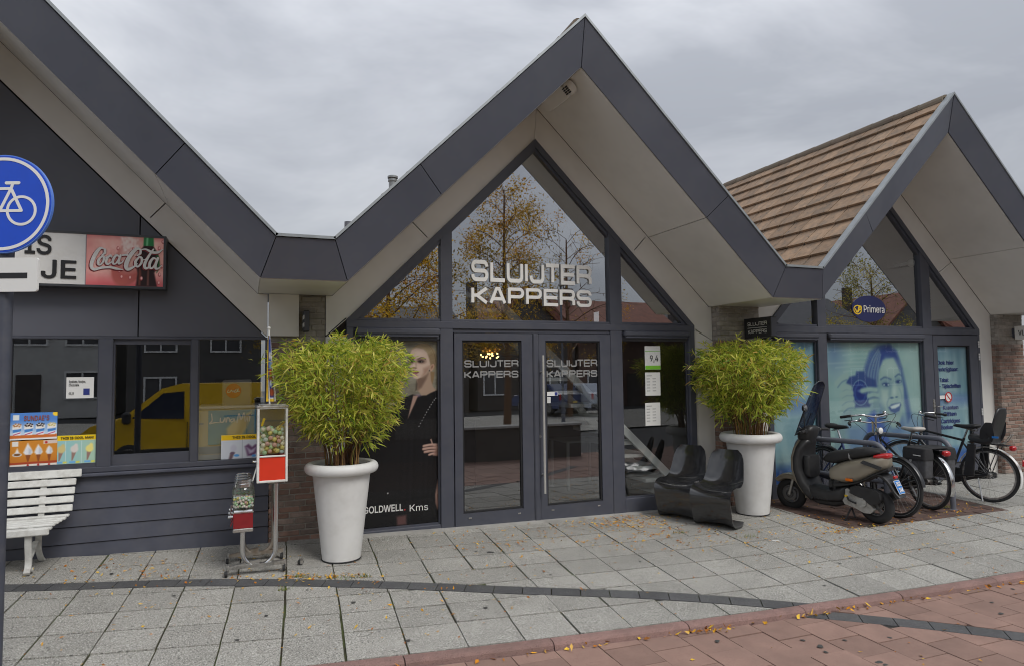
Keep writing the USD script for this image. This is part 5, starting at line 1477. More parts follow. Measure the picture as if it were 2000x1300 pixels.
m, cd = heap(cx0 + .02, cx1 - .02, cy0 + .012, cy1 - .02, zm + .004, zm + .24, 0.021, 120, 4)
GM.part('candy_balls', m, 'candy', kind='stuff', Cd=cd, smooth=True)
GM.part('paper_strip', slab([(cx0 + .03, cy0 + .02, zm + .27), (cx0 + .045, cy0 + .02, zm + .26), (cx0 + .07, cy0 + .03, zm + .33), (cx0 + .05, cy0 + .03, zm + .335)], .002), 'letter_yellow')
# three small machines one behind the other
mach_labels = ['nearest small red candy machine with glass jar on chrome stand', 'middle small candy machine hidden behind the nearest one', 'rear small candy machine of the row against boarded wall']
for k in range(3):
    yy = GMY - 0.155 + 0.175 * k; xx = GMX - 0.115
    SM = Thing('candy_machine', mach_labels[k], 'vending machine', (xx, yy, gg), group='small candy machines in a row on the stand')
    w = 0.082
    SM.part('foot_plate', cbox(-w, w, -w, w, 0.372, 0.405, .006), 'steel')
    bd = SM.part('body', cbox(-w + .002, w - .002, -w + .002, w - .002, 0.405, 0.535, .004), 'red_dark')
    SM.part('collar', cbox(-w - .004, w + .004, -w - .004, w + .004, 0.528, 0.562, .012), 'chrome')
    SM.part('handle', join(cyl((-w, -.03, .505), (-w - .04, -.03, .505), .014, 10), cyl((-w - .02, -.03, .505), (-w - .02, -.03, .545), .007, 8)), 'chrome', parent=bd)
    SM.part('chute_flap', slab([(-w - .022, -.05, .425), (-w - .022, .03, .425), (-w, .03, .47), (-w, -.05, .47)][::-1], .004), 'red_dark', parent=bd)
    SM.part('jar', lathe([(.06, .562), (.088, .572), (.094, .592), (.094, .70), (.086, .735), (.07, .757)], 28), 'clear_plastic', smooth=40)
    SM.part('lid', lathe([(.078, .755), (.080, .757), (.080, .782), (.074, .788), (.074, .800), (.066, .806), (.066, .815), (.05, .824), (0, .826)], 28), 'chrome', smooth=30)
    m, cd = heap(-.088, .088, -.088, .088, .572, .665, 0.0115, 230, 9 + k, True)
    SM.part('candy_balls', m, 'candy', kind='stuff', Cd=cd, smooth=True)
# flag on the cabinet: pole and folded banner
FL_ = Thing('ice_cream_banner', 'narrow folded blue and yellow ice cream banner on white pole above the red cabinet', 'banner', (GMX + 0.10, GMY - 0.05, gg + z1 + .014))
zf = 2.153 - z1
FL_.part('pole', cyl((0.0, 0, -0.02), (-0.012, 0, zf - .02), .009, 8), 'white_plain')
FL_.part('knob', ball((-0.012, 0, zf - .012), .016), 'white_plain', smooth=True)


def ban(u, w):
    z = 0.02 + (zf - .10) * w
    wd = 0.085 * (1 - .75 * w) * (1 + .05 * np.sin(9 * w))
    x = -0.032 + u * wd + 0.012 * w
    return np.stack([x, 0.02 * np.sin(u * 7.5 + w * 2) * (1 - .4 * w) - .012, z], 1)


v, f = sheet(ban, 14, 60)
U_, W_ = np.meshgrid(np.linspace(0, 1, 14), np.linspace(0, 1, 60), indexing='ij'); U_, W_ = U_.ravel(), W_.ravel()
P = Print(U_, 1 - W_, (40, 62, 140))
P.on((U_ < .2) | (W_ < .05), (226, 190, 50)); P.on((U_ > .84), (210, 208, 204))
for q, c in ((.86, (150, 70, 40)), (.66, (150, 78, 50)), (.56, (170, 80, 50)), (.30, (190, 190, 200)), (.44, (120, 150, 200))):
    P.on(ell(U_, 1 - W_, .58, q, .26, .06, soft=.25), c)
P.on(ell(U_, 1 - W_, .55, .72, .2, .05, soft=.3), (200, 210, 225)); P.on(ell(U_, 1 - W_, .55, .95, .25, .012, soft=.3), (220, 225, 235))
FL_.part('banner', (np.vstack([v, v + [0, .002, 0]]), np.vstack([f, f[:, ::-1] + len(v)])), 'print_paper', Cd=lin(np.clip(np.vstack([P.c, P.c]), 0, 255) / 255))
p = GP(587, 1102)
CW_ = Thing('loose_castor', 'loose black castor wheel lying on the tiles between stand and left planter', 'castor', (p[0], p[1], p[2]))
a_ = CW_.part('wheel', move(rot(lathe([(0, -.014), (.018, -.014), (.026, -.008), (.026, .008), (.018, .014), (0, .014)], 16), (1, .35, 0), math.pi / 2), (0, 0, .026)), 'rubber', smooth=30)
CW_.part('fork', join(box(-.004, .02, -.024, -.019, .012, .05), box(-.004, .02, .019, .024, .012, .05), box(-.004, .02, -.024, .024, .046, .052)), 'steel')

# ------------------------------------------------------------------ planters and bamboo
def planter(x, y, s, label):
    T = Thing('planter', label, 'planter', (x, y, G(x, y)), group='white planters by the salon door')
    pf = [(0.0, 0.0), (.168, 0.0), (.174, .004), (.178, .012), (.268, .80), (.272, .812)] + [(.296 + .048 * math.cos(t), .862 + .052 * math.sin(t)) for t in np.linspace(-2.3, 2.2, 14)] + [(.262, .90), (.250, .87), (.235, .80), (0.0, .80)]
    pf = [(r * s, z * s) for r, z in pf]
    T.part('pot', lathe(pf, 56), 'white_planter', smooth=35)
    T.part('soil', lathe([(.236 * s, .80 * s), (.236 * s, .865 * s), (.15 * s, .885 * s), (0, .89 * s)], 24), mat('soil', (.035, .026, .018), .95, var=.4, vscale=20, bump=.6, bscale=60) if 'soil' not in _mats else 'soil', smooth=True)
    T.part('foot_ring', lathe([(.15 * s, .002), (.180 * s, .002), (.186 * s, .008), (.180 * s, .014), (.176 * s, .014)], 40), 'rubber')
    return T


P1x, P1y = 0.855, -0.775
P2x, P2y = 5.97, -0.56
planter(P1x, P1y, 1.0, 'white planter left of the poster window, standing apart from the chairs')
planter(P2x, P2y, 1.11, 'white planter behind the black chairs next to the scooter')


def bamboo(x, y, zr, s, seed, label, lean, nleaf, W0, W1, htop):
    """Potted bamboo: stems fanning out of the pot, thousands of lance leaves in a wide crown."""
    rs = np.random.RandomState(seed)
    T = Thing('bamboo', label, 'plant', (x, y, zr), group='bamboo plants in the white planters')
    tips = []
    for k in range(64):
        a = rs.rand() * 2 * math.pi; r0 = .17 * s * rs.rand() ** .5
        b = a + rs.normal(0, .35); r1 = (.16 + .42 * rs.rand() ** .7) * s; h = htop * rs.uniform(.62, .94)
        p0 = np.array([r0 * math.cos(a), r0 * math.sin(a), -.06]); p3 = np.array([r1 * math.cos(b) + lean[0] * h, r1 * math.sin(b) * .92 + lean[1] * h, h])
        c = curve([p0, p0 * [1.15, 1.15, 1] + [0, 0, .22 * h / .9], p0 * .35 + p3 * .62 - [0, 0, .06], p3], 9)
        T.part('stem', tube(c, np.linspace(.0058, .002, len(c)) * (1 + .4 * rs.rand()), 5, cap=False), ('stem_brown', 'stem_tan', 'stem_green')[rs.choice(3, p=[.5, .3, .2])])
        tips.append(c)
    V, Fc, C, twigs = [], [], [], []
    cols = np.array([sr(208, 208, 90), sr(186, 196, 74), sr(154, 174, 62), sr(108, 136, 50), sr(226, 218, 122), sr(200, 166, 86)]) * 1.0
    n = 0
    for k in range(nleaf):
        # a point in the crown: bowl-shaped, denser near its surface
        zz = 1 - 2 * rs.rand() ** 1.25
        a_ = rs.rand() * 2 * math.pi
        rm = W0 + (W1 - W0) * (zz * .5 + .5) ** .62
        if zz > .5:
            rm *= math.sqrt(max(.0, 1 - ((zz - .5) / .53) ** 2.6))
        lump = 1 + .10 * math.sin(3 * a_ + 2 * zz + seed) + .08 * math.sin(5 * a_ - 3 * zz + 2 * seed) + .05 * math.sin(9 * a_ + 7 * zz)
        if rs.rand() < .05:
            lump *= rs.uniform(1.05, 1.22)
        rd = rs.rand() ** .38
        q = np.array([rd * math.cos(a_), rd * math.sin(a_), zz])
        z = htop * (.585 + .375 * zz * (1 + .10 * math.sin(4 * a_ + seed) + .12 * math.sin(7 * q[0] + 3)))
        px_, py_ = q[0] * rm * lump * s + lean[0] * z, q[1] * rm * lump * s * .92 + lean[1] * z
        if zz < -.7 and rs.rand() < .4:
            continue
        p = np.array([px_, py_, z])
        if rd < .97 and meshkit.noise(p * 8.0 + seed, seed) < .31 and rs.rand() < .7:
            continue
        out = np.array([q[0], q[1], .25 + .5 * max(zz, 0)]); out /= np.linalg.norm(out) + 1e-6
        dr = out * rs.uniform(.2, 1) + rs.normal(0, .55, 3); dr[2] -= rs.uniform(0, .55); dr /= np.linalg.norm(dr)
        sd = np.cross(dr, rs.normal(0, 1, 3)); sd /= np.linalg.norm(sd) + 1e-6
        up = np.cross(sd, dr)
        L_ = rs.uniform(.055, .115) * s; w = L_ * rs.uniform(.055, .085)
        dro = -rs.uniform(0, .25) * L_
        pts = [p, p + dr * L_ * .35 + sd * w + up * w * .5, p + dr * L_ * .35 - sd * w + up * w * .5, p + dr * L_ * .35, p + dr * L_ * .72 + sd * w * .75 + [0, 0, dro * .4], p + dr * L_ * .72 - sd * w * .75 + [0, 0, dro * .4], p + dr * L_ + [0, 0, dro]]
        V += pts; Fc += [(n, n + 3, n + 1), (n, n + 2, n + 3), (n + 1, n + 3, n + 4), (n + 3, n + 2, n + 5), (n + 3, n + 5, n + 4), (n + 4, n + 5, n + 6)]; n += 7
        up_ = np.clip(zz * .5 + .5, 0, 1)
        ci = rs.choice(6, p=[.26, .29, .23, .10, .08, .04])
        C += [cols[ci] * rs.uniform(.8, 1.15)] * 7
    for k in range(90):                                        # loose sprigs breaking the outline
        a_ = rs.rand() * 2 * math.pi; zz = rs.uniform(-.7, 1.0); rm = (W0 + (W1 - W0) * (zz * .5 + .5) ** .62) * (math.sqrt(max(.05, 1 - ((zz - .5) / .55) ** 2)) if zz > .5 else 1)
        z = htop * (.595 + .365 * zz); q0 = np.array([math.cos(a_) * rm * .86 * s + lean[0] * z, math.sin(a_) * rm * .80 * s + lean[1] * z, z])
        dr0 = np.array([math.cos(a_) * .9, math.sin(a_) * .9, rs.uniform(-.1, .9) + (.7 if zz > .6 else 0)]); dr0 /= np.linalg.norm(dr0); ln_ = rs.uniform(.10, .24) * s
        T_ = [q0 + dr0 * ln_ * t - np.array([0, 0, .25 * ln_ * t * t]) for t in np.linspace(0, 1, 5)]
        twigs.append(tube(T_, .0016, 3, cap=False))
        for j in range(rs.randint(8, 15)):
            t = rs.uniform(.2, 1); p = q0 + dr0 * ln_ * t - np.array([0, 0, .25 * ln_ * t * t])
            dr = dr0 * rs.uniform(.2, 1) + rs.normal(0, .5, 3) - np.array([0, 0, rs.uniform(0, .5)]); dr /= np.linalg.norm(dr)
            sd = np.cross(dr, rs.normal(0, 1, 3)); sd /= np.linalg.norm(sd) + 1e-6
            L_ = rs.uniform(.05, .115) * s; w = L_ * rs.uniform(.05, .08); dro = -rs.uniform(0, .3) * L_
            V += [p, p + dr * L_ * .35 + sd * w, p + dr * L_ * .35 - sd * w, p + dr * L_ * .36, p + dr * L_ * .72 + sd * w * .75 + [0, 0, dro * .4], p + dr * L_ * .72 - sd * w * .75 + [0, 0, dro * .4], p + dr * L_ + [0, 0, dro]]
            Fc += [(n, n + 3, n + 1), (n, n + 2, n + 3), (n + 1, n + 3, n + 4), (n + 3, n + 2, n + 5), (n + 3, n + 5, n + 4), (n + 4, n + 5, n + 6)]; n += 7
            C += [cols[rs.choice(6, p=[.3, .26, .16, .08, .12, .08])] * rs.uniform(.8, 1.15)] * 7
    T.part('twigs', join(*twigs), 'stem_tan', kind='stuff')
    T.part('foliage', (np.array(V), np.array(Fc)), 'leaf_bamboo', kind='stuff', Cd=np.array(C))
    return T


mat('stem_brown', sr(96, 66, 40), .6, var=.3, vscale=20); mat('stem_tan', sr(150, 116, 66), .6, var=.3, vscale=20); mat('stem_green', sr(106, 104, 44), .6, var=.3, vscale=20)
bamboo(P1x, P1y, G(P1x, P1y) + .88, 1.0, 3, 'larger yellow green bamboo overlapping the black dress poster', (.012, -.02), 10500, .29, .66, 1.18)
bamboo(P2x, P2y, G(P2x, P2y) + .88 * 1.11, 1.16, 8, 'yellow green bamboo between brick pier and scooter windscreen', (-.01, 0.0), 9600, .29, .64, 1.16)

# ------------------------------------------------------------------ cantilever chairs
def chair_mesh():
    # profile in (f, z): f forward; half-width along it; dish depth
    pf = curve([(-.30, .845, 0), (-.275, .72, 0), (-.225, .56, 0), (-.165, .455, 0), (-.06, .405, 0), (.08, .41, 0), (.17, .415, 0), (.225, .385, 0), (.235, .31, 0), (.205, .20, 0), (.165, .10, 0), (.12, .045, 0), (.03, .022, 0), (-.10, .012, 0), (-.22, .008, 0)], 84)
    n = len(pf); t = np.linspace(0, 1, n)
    hw = np.interp(t, [0, .03, .08, .18, .30, .42, .55, .70, .80, .9, 1], [.13, .185, .212, .236, .246, .245, .24, .234, .237, .25, .20])
    dish = np.interp(t, [0, .1, .25, .36, .5, .62, .75, .88, 1], [.02, .045, .055, .058, .026, .022, .04, .026, .004])
    tang = np.gradient(pf[:, :2], axis=0); tang /= np.linalg.norm(tang, axis=1, keepdims=True)
    nr = np.stack([tang[:, 1], -tang[:, 0]], 1) * -1            # inner (sitter's) side
    us = np.linspace(-1, 1, 19); th = .014
    V = []
    for side in (0, 1):
        for i in range(n):
            for u in us:
                e = dish[i] * (abs(u) ** 2.6)
                lip = .012 * max(0, abs(u) - .85) / .15
                d = nr[i] * (e - side * th)
                V.append((pf[i, 0] + d[0], u * hw[i] * (1 + lip), pf[i, 1] + d[1]))
    V = np.array(V); m = len(us); Fc = []
    ix = lambda s_, i, j: s_ * n * m + i * m + j
    for i in range(n - 1):
        for j in range(m - 1):
            a, b, c, d = ix(0, i, j), ix(0, i + 1, j), ix(0, i + 1, j + 1), ix(0, i, j + 1)
            Fc += [(a, b, c), (a, c, d)]
            a, b, c, d = ix(1, i, j), ix(1, i + 1, j), ix(1, i + 1, j + 1), ix(1, i, j + 1)
            Fc += [(a, c, b), (a, d, c)]
        for j in (0, m - 1):
            a, b, c, d = ix(0, i, j), ix(0, i + 1, j), ix(1, i + 1, j), ix(1, i, j)
            Fc += [(a, c, b), (a, d, c)] if j == 0 else [(a, b, c), (a, c, d)]
    for i in (0, n - 1):
        for j in range(m - 1):
            a, b, c, d = ix(0, i, j), ix(0, i, j + 1), ix(1, i, j + 1), ix(1, i, j)
            Fc += [(a, b, c), (a, c, d)] if i == 0 else [(a, c, b), (a, d, c)]
    V[:, 2] -= V[:, 2].min()
    return V, np.array(Fc)


mat('chair_black', (0.013, 0.013, 0.014), 0.16, spec=0.8, rvar=0.05, coat=0.5, var=0.2, vscale=6)
CM = chair_mesh()
fa = math.atan2(-.466, -.885)
for k, (x, y, lb) in enumerate(((5.01, -0.415, 'glossy black moulded chair nearest the door, partly hidden by the other chair'), (5.17, -0.905, 'glossy black moulded chair standing in front, before the right planter'))):
    T = Thing('cantilever_chair', lb, 'chair', (x, y, G(x, y) + .002), fa, group='black chairs before the salon window')
    T.part('shell', CM, 'chair_black', smooth=50)

# ------------------------------------------------------------------ bicycle stands
def stand(x0, y0, x1, y1, h, label):
    T = Thing('bicycle_stand', label, 'bicycle stand', (x0, y0, G(x0, y0)), group='grey hoops for bicycles', local=False)
    g0, g1 = G(x0, y0), G(x1, y1); r = .16
    d = np.array([x1 - x0, y1 - y0]); L_ = np.linalg.norm(d); d /= L_
    W = lambda s_, z: (x0 + d[0] * s_, y0 + d[1] * s_, z)
    zt = (g0 + g1) / 2 + h
    pts = [W(0, g0 - .05), W(0, zt - r)] + [W(r - r * math.cos(t), zt - r + r * math.sin(t)) for t in np.linspace(.15, math.pi / 2, 8)] + [W(L_ - r + r * math.sin(t), zt - r + r * math.cos(t)) for t in np.linspace(0, math.pi / 2 - .15, 8)] + [W(L_, zt - r), W(L_, g1 - .05)]
    T.part('hoop', tube(pts, .033, 16), 'rack_paint', smooth=50)
    T.part('cross_bar', tube([W(.03, g0 + .42), W(L_ - .03, g1 + .42)], .027, 12), 'rack_paint', smooth=50)
    for s_, g_ in ((0, g0), (L_, g1)):
        T.part('foot_collar', move(lathe([(.034, -.01), (.05, -.01), (.05, .006), (.034, .012)], 16), W(s_, g_)), 'rack_paint')


stand(8.477, -1.40, 8.36, -0.22, 0.885, 'grey bicycle hoop at the right end with child seat bicycle')
stand(7.39, -1.33, 7.12, -0.16, 0.875, 'grey bicycle hoop standing beside the scooter')

# ------------------------------------------------------------------ roof pipes, flood lamp, camera dome, litter
x, z = F(767, 347, 1.0)
T = Thing('flue_pipe', 'zinc flue pipe with cap on the left slope of the salon roof', 'flue', (x, 1.0, z), local=True)
T.part('pipe', lathe([(0, -.9), (.05, -.9), (.05, -.06), (.06, -.055), (.06, -.03), (.05, -.02), (.05, .0), (0, .0)], 18), 'trim_zinc', smooth=40)
T.part('cap', lathe([(.066, -.012), (.066, .012), (.05, .02), (0, .022)], 18), 'trim_zinc', smooth=40)
x, z = F(681, 434, 0.6)
T = Thing('flue_pipe', 'short dark flue pipe low on the left slope of the salon roof', 'flue', (x, 0.6, z), local=True)
T.part('pipe', lathe([(0, -.6), (.05, -.6), (.05, .0), (.044, 0), (.044, -.1), (0, -.1)], 18), 'rack_paint', smooth=40)


def onsoffit(px, py, ap, zap, off=0.0):
    """Point where a sight line meets the right soffit slope (z = zap - (x - ap))."""
    d = ray(px, py); n = np.array([1.0, 0, 1.0]); t = ((ap + zap - off * 1.414) - n @ CAM) / (n @ d)
    return CAM + t * d


a, b = onsoffit(1112, 172, APX[1], ZAI, .04), onsoffit(1066, 208, APX[1], ZAI, .04)
T = Thing('flood_lamp', 'beige flood lamp with round grille under the peak of the salon soffit', 'lamp', tuple(a), local=False)
ax_ = (b - a) / np.linalg.norm(b - a); up_ = np.array([.707, 0, .707]); sd_ = np.cross(up_, ax_); sd_ /= np.linalg.norm(sd_)
T.part('housing', loft([(a + ax_ * s_, sd_, up_, w_, .035, 4) for s_, w_ in ((.05, .05), (.08, .085), (np.linalg.norm(b - a) - .05, .085), (np.linalg.norm(b - a), .05))], 20), 'panel_beige', smooth=40)
Rm = np.stack([sd_, ax_, -up_], 1)
cn = lathe([(.0, .05), (.06, .045), (.085, .02), (.09, -.02), (.0, -.03)], 24)
T.part('grille_ring', (cn[0] @ Rm.T + a, cn[1] if np.linalg.det(Rm) > 0 else cn[1][:, ::-1]), 'panel_beige', smooth=40)
for i in range(4):
    for j in range(2):
        c = a - up_ * .05 + sd_ * (-.036 + .024 * i) + ax_ * (-.03 + .06 * j)
        T.part('grille_slot', loft([(c + up_ * s_, sd_, ax_, .008, .022, 6) for s_ in (-.006, .006)], 8), 'joint_black')
x, z = F(1780, 514, .12)
T = Thing('camera_dome', 'white round camera behind the tobacco shop gable pane', 'camera', (x, .12, z))
T.part('dome', ball((0, 0, 0), .06), 'white_plain', smooth=True); T.part('bracket', box(-.02, .02, 0.04, .3, -.02, .02), 'white_plain')
for px, py, lb in ((1515, 1161, 'short white cigarette end on the tiles before the scooter'), (1519, 1207, 'white cigarette packet scrap beside the kerb')):
    p = GP(px, 1053 + (py - 1053) if py > 1170 else 1055)
    if py < 1170:
        single('paper_scrap', rot(move(cbox(-.035, .035, -.006, .006, 0, .006, .002), (p[0], p[1], p[2])), (0, 0, 1), -.6, p), 'white_plain', lb.replace('cigarette end', 'paper strip'), 'litter')
    else:
        p = GP(1519, 1207, -DROP)
        single('paper_scrap', rot(move(cbox(-.022, .022, -.014, .014, 0, .014, .004), tuple(p)), (0, 0, 1), .5, p), 'white_plain', 'crumpled white paper scrap against the red kerb', 'litter')
# ------------------------------------------------------------------ scooter
mat('scooter_bronze', (0.29, 0.258, 0.205), 0.42, metal=0.35, var=0.06, vscale=5, coat=0.15)
mat('scooter_black', (0.020, 0.020, 0.021), 0.45, var=0.25, vscale=12, rvar=0.08)
mat('scooter_seat', (0.016, 0.016, 0.017), 0.6, var=0.2, vscale=30, bump=0.15, bscale=300)
mat('rim_grey', (0.16, 0.16, 0.16), 0.45, metal=0.5)
mat('cast_metal', (0.44, 0.44, 0.42), 0.45, metal=0.5, var=0.15, vscale=14, dirt=(0.16, 0.14, 0.12), dscale=16, damt=0.6)
mat('lamp_red', (0.40, 0.008, 0.010), 0.2, coat=0.5)
mat('lamp_orange', (0.72, 0.16, 0.01), 0.25, coat=0.4)
mat('plate_blue', sr(40, 120, 196), 0.45)
mat('screen_tint', (0.02, 0.025, 0.04), 0.08)
mat('screen_navy', (0.012, 0.016, 0.035), 0.12, alpha=0.72)
SF, SRr = np.array([6.725, -0.455]), np.array([6.979, -1.519])
hd = SF - SRr; WB = np.linalg.norm(hd)
SC = Thing('scooter', 'bronze and black scooter with tall tinted windscreen parked among the bicycles', 'scooter', (SRr[0], SRr[1], G(*SRr)), math.atan2(hd[1], hd[0]))
U3, Y3, Z3 = np.array([1.0, 0, 0]), np.array([0, 1.0, 0]), np.array([0, 0, 1.0])


def sd(px, py, w=0.0):
    """From the side view drawing (rear wheel hub at 950,1070, front hub at 225,960) to (forward, up)."""
    px = px + 480 * w
    t = (950 - px) / 725
    return WB * t, 0.205 + (1070 - 110 * t - py) / (712 - 72 * t)


def wheel_mesh(R, w, rim):
    a = np.linspace(0, 2 * math.pi, 15)[:-1]
    tyre = [(R - w / 2 + w / 2 * math.cos(t) , w / 2 * 1.05 * math.sin(t)) for t in np.linspace(0, 2 * math.pi, 15)]
    v, f = lathe(tyre, 44)
    return rot((v, f), (1, 0, 0), math.pi / 2)


def disc_y(r0, r1, y0, y1, n=28):
    v, f = lathe([(r0, y0), (r1, y0), (r1, y1), (r0, y1), (r0, y0)], n)
    return rot((v, f), (1, 0, 0), math.pi / 2)


def spokes(R, r, n, th, off=.03):
    out = []
    for k in range(n):
        a = 2 * math.pi * k / n; b = a + (.35 if k % 2 else -.35); s = off if k % 4 < 2 else -off
        out.append(tube([(r * math.cos(b), s, r * math.sin(b)), (R * math.cos(a), 0, R * math.sin(a))], th, 4, cap=False))
    return join(*out)


STEER = (1.0 * WB * .90, math.radians(4))


def fr_(m):
    """Turns a piece of the front assembly with the steering."""
    return rot(m, (0, 0, 1), STEER[1], (STEER[0], 0, 0))


wr = SC.part('wheel', move(wheel_mesh(.203, .105, .1), (0, 0, .203)), 'rubber', smooth=35)
SC.part('rim', move(join(disc_y(.10, .135, -.03, .03), disc_y(.0, .045, -.05, .05), *[rot(box(-.016, .016, -.012, .012, .03, .11), (0, 1, 0), k * 2 * math.pi / 5) for k in range(5)]), (0, 0, .203)), 'rim_grey', parent=wr)
wf = SC.part('wheel', fr_(move(wheel_mesh(.203, .10, .1), (WB, 0, .203))), 'rubber', smooth=35)
SC.part('rim', fr_(move(join(disc_y(.10, .135, -.03, .03), disc_y(.0, .04, -.05, .05), disc_y(.05, .088, -.052, -.046), *[rot(box(-.016, .016, -.012, .012, .03, .11), (0, 1, 0), k * 2 * math.pi / 5) for k in range(5)]), (WB, 0, .203))), 'rim_grey', parent=wf)
SC.part('fork', fr_(join(tube([(WB - .005, .075, .20), (WB - .075, .075, .44), (WB - .12, .03, .56)], .018, 10), tube([(WB - .005, -.075, .20), (WB - .075, -.075, .44), (WB - .12, -.03, .56)], .018, 10))), 'cast_metal', smooth=40)
fsec = []
for t in np.linspace(-.1, 2.35, 12):
    R = .228; fsec.append(((WB - R * math.cos(t), 0, .203 + R * math.sin(t) * 1.02), Y3, np.array([-math.cos(t), 0, math.sin(t)]), .072 + .03 * math.sin(max(0, min(math.pi, t))), .020 + .022 * math.sin(max(0, min(math.pi, t))), 3))
SC.part('front_fender', fr_(loft(fsec, 16)), 'scooter_bronze', smooth=50)
# leg shield, floor and tunnel
ls = [(.72, .20, .15, .06), (.78, .28, .19, .07), (.85, .40, .22, .065), (.895, .55, .235, .055), (.90, .70, .225, .055), (.875, .82, .195, .055), (.83, .91, .14, .06), (.815, .95, .09, .05)]
secs = []
for i, (u, z, w, th) in enumerate(ls):
    a, b = ls[max(i - 1, 0)], ls[min(i + 1, len(ls) - 1)]
    t = np.array([b[0] - a[0], 0, b[1] - a[1]]); t /= np.linalg.norm(t)
    secs.append(((u * WB / 1.09, 0, z), Y3, np.cross(t, Y3), w, th, 3.2))
SC.part('leg_shield', loft(secs, 28), 'scooter_black', smooth=50)
secs = [((u + .062, 0, z), s_[1], s_[2], w * .84, .03, 3.2) for (u, z, w), s_ in zip([((s[0][0]), s[0][2], s[3]) for s in secs], secs)]
SC.part('front_shell', loft(secs, 28), 'scooter_bronze', smooth=50)
SC.part('glove_box', loft([((.80 + .0 * k, 0, z), Y3, U3, w, .05, 4) for k, (z, w) in enumerate(((.46, .10), (.50, .135), (.68, .14), (.73, .12)))], 20), 'scooter_black', smooth=40)
SC.part('floor_board', loft([((u, 0, z), Y3, Z3, w, h, 4) for u, z, w, h in ((.84, .33, .12, .09), (.76, .285, .165, .085), (.62, .265, .18, .075), (.46, .27, .18, .075), (.36, .30, .165, .09), (.30, .35, .12, .07))], 24), 'scooter_black', smooth=40)
SC.part('belly_pan', loft([((u, 0, z), Y3, Z3, w, h, 3) for u, z, w, h in ((.80, .20, .08, .04), (.66, .175, .12, .045), (.46, .18, .12, .05), (.34, .22, .10, .05))], 20), 'scooter_black', smooth=40)
SC.part('grip_ribs', join(*[box(.50 + .04 * k, .52 + .04 * k, .172, .181, .215, .24) for k in range(6)]), 'rubber')
# rear body between the drawing's upper and lower outlines
rb = []
for px, top, bot, w in ((570, 742, 848, .10), (605, 712, 868, .135), (690, 682, 882, .155), (780, 664, 870, .162), (860, 652, 832, .16), (930, 646, 792, .145), (990, 645, 766, .115), (1032, 650, 748, .075)):
    u, zt_ = sd(px, top, w * .8); _, zb_ = sd(px, bot, w * .8)
    rb.append(((u, 0, (zt_ + zb_) / 2), Y3, Z3, w, (zt_ - zb_) / 2, 2.8))
SC.part('rear_body', loft(rb, 28), 'scooter_bronze', smooth=50)
lo = []
for px, top, bot, w in ((560, 838, 935, .10), (620, 856, 915, .13), (700, 868, 898, .15), (800, 856, 876, .155), (880, 816, 838, .15), (960, 776, 800, .13), (1040, 745, 770, .10)):
    u, zt_ = sd(px, top, w * .8); _, zb_ = sd(px, bot, w * .8)
    lo.append(((u, 0, (zt_ + zb_) / 2), Y3, Z3, w, (zt_ - zb_) / 2, 3))
SC.part('side_skirt', loft(lo, 24), 'scooter_black', smooth=50)
SC.part('seat_base', loft([((u, 0, z), Y3, Z3, .12, .13, 3) for u, z in ((.47, .38), (.43, .46), (.36, .56), (.28, .60))], 20), 'scooter_black', smooth=40)
st_ = []
for px, top, bot, w in ((520, 655, 690, .08), (545, 618, 705, .115), (600, 600, 714, .13), (680, 592, 695, .135), (735, 590, 682, .13), (760, 578, 676, .13), (850, 574, 662, .125), (930, 586, 646, .11), (985, 604, 632, .08)):
    u, zt_ = sd(px, top, w * .8); _, zb_ = sd(px, bot, w * .8)
    st_.append(((u, 0, (zt_ + zb_) / 2), Y3, Z3, w, (zt_ - zb_) / 2, 2.6))
SC.part('seat', loft(st_, 28), 'scooter_seat', smooth=50)
u, z = sd(742, 640, .1)
SC.part('seat_strap', loft([((u - .008, 0, z), Y3, Z3, .131, .071, 2.6), ((u + .008, 0, z), Y3, Z3, .131, .071, 2.6)], 28), 'grey_paint')
u, z = sd(985, 655, .09)
SC.part('tail_light', loft([((u + .075, 0, z), Y3, Z3, .125, .020, 3), ((u + .02, 0, z + .006), Y3, Z3, .118, .032, 3), ((u - .05, 0, z + .012), Y3, Z3, .085, .034, 3), ((u - .068, 0, z + .012), Y3, Z3, .05, .02, 3)], 20), 'lamp_red', smooth=50)
a, b = sd(815, 700, .16), sd(965, 748, .14)
SC.part('side_vent', slab([(a[0], .168, a[1] + .0), (b[0], .14, b[1] - .02), (b[0] - .02, .125, b[1] + .015), (a[0] - .035, .162, a[1] + .035)][::-1], .012), 'scooter_black')
u, z = sd(715, 842, .16)
SC.part('indicator', cbox(u - .045, u + .045, .150, .168, z - .016, z + .016, .008), 'lamp_orange')
# rear fender with plate
fp = curve([(*sd(880, 815, .1), 0), (*sd(960, 800, .07), 0), (*sd(1040, 860, .05), 0), (*sd(1090, 950, .04), 0), (*sd(1125, 1000, .04), 0)], 12)
SC.part('rear_fender', loft([((q[0], 0, q[1]), Y3, np.array([math.sin(a_), 0, math.cos(a_)]), w, .022, 4) for q, a_, w in zip(fp, np.linspace(-.2, -1.05, len(fp)), np.linspace(.12, .085, len(fp)))], 16), 'scooter_black', smooth=50)
u, z = sd(1098, 905, .0)
pl = lambda a_, b_, w, t: slab([(u + .03 * b_ + t, w * a_[0], z + a_[1]) for a_, b_ in ()], .003) if False else None
tl_ = math.radians(24); nx_ = np.array([-math.cos(tl_), 0, -math.sin(tl_) * -1]); upv = np.array([math.sin(tl_), 0, math.cos(tl_)])
c0 = np.array([u - .045, 0, z])
q = [c0 + Y3 * s_ * .062 + upv * v_ for s_, v_ in ((1, -.075), (-1, -.075), (-1, .075), (1, .075))]
Lp = SC.part('number_plate', slab(q, .004), 'plate_blue')
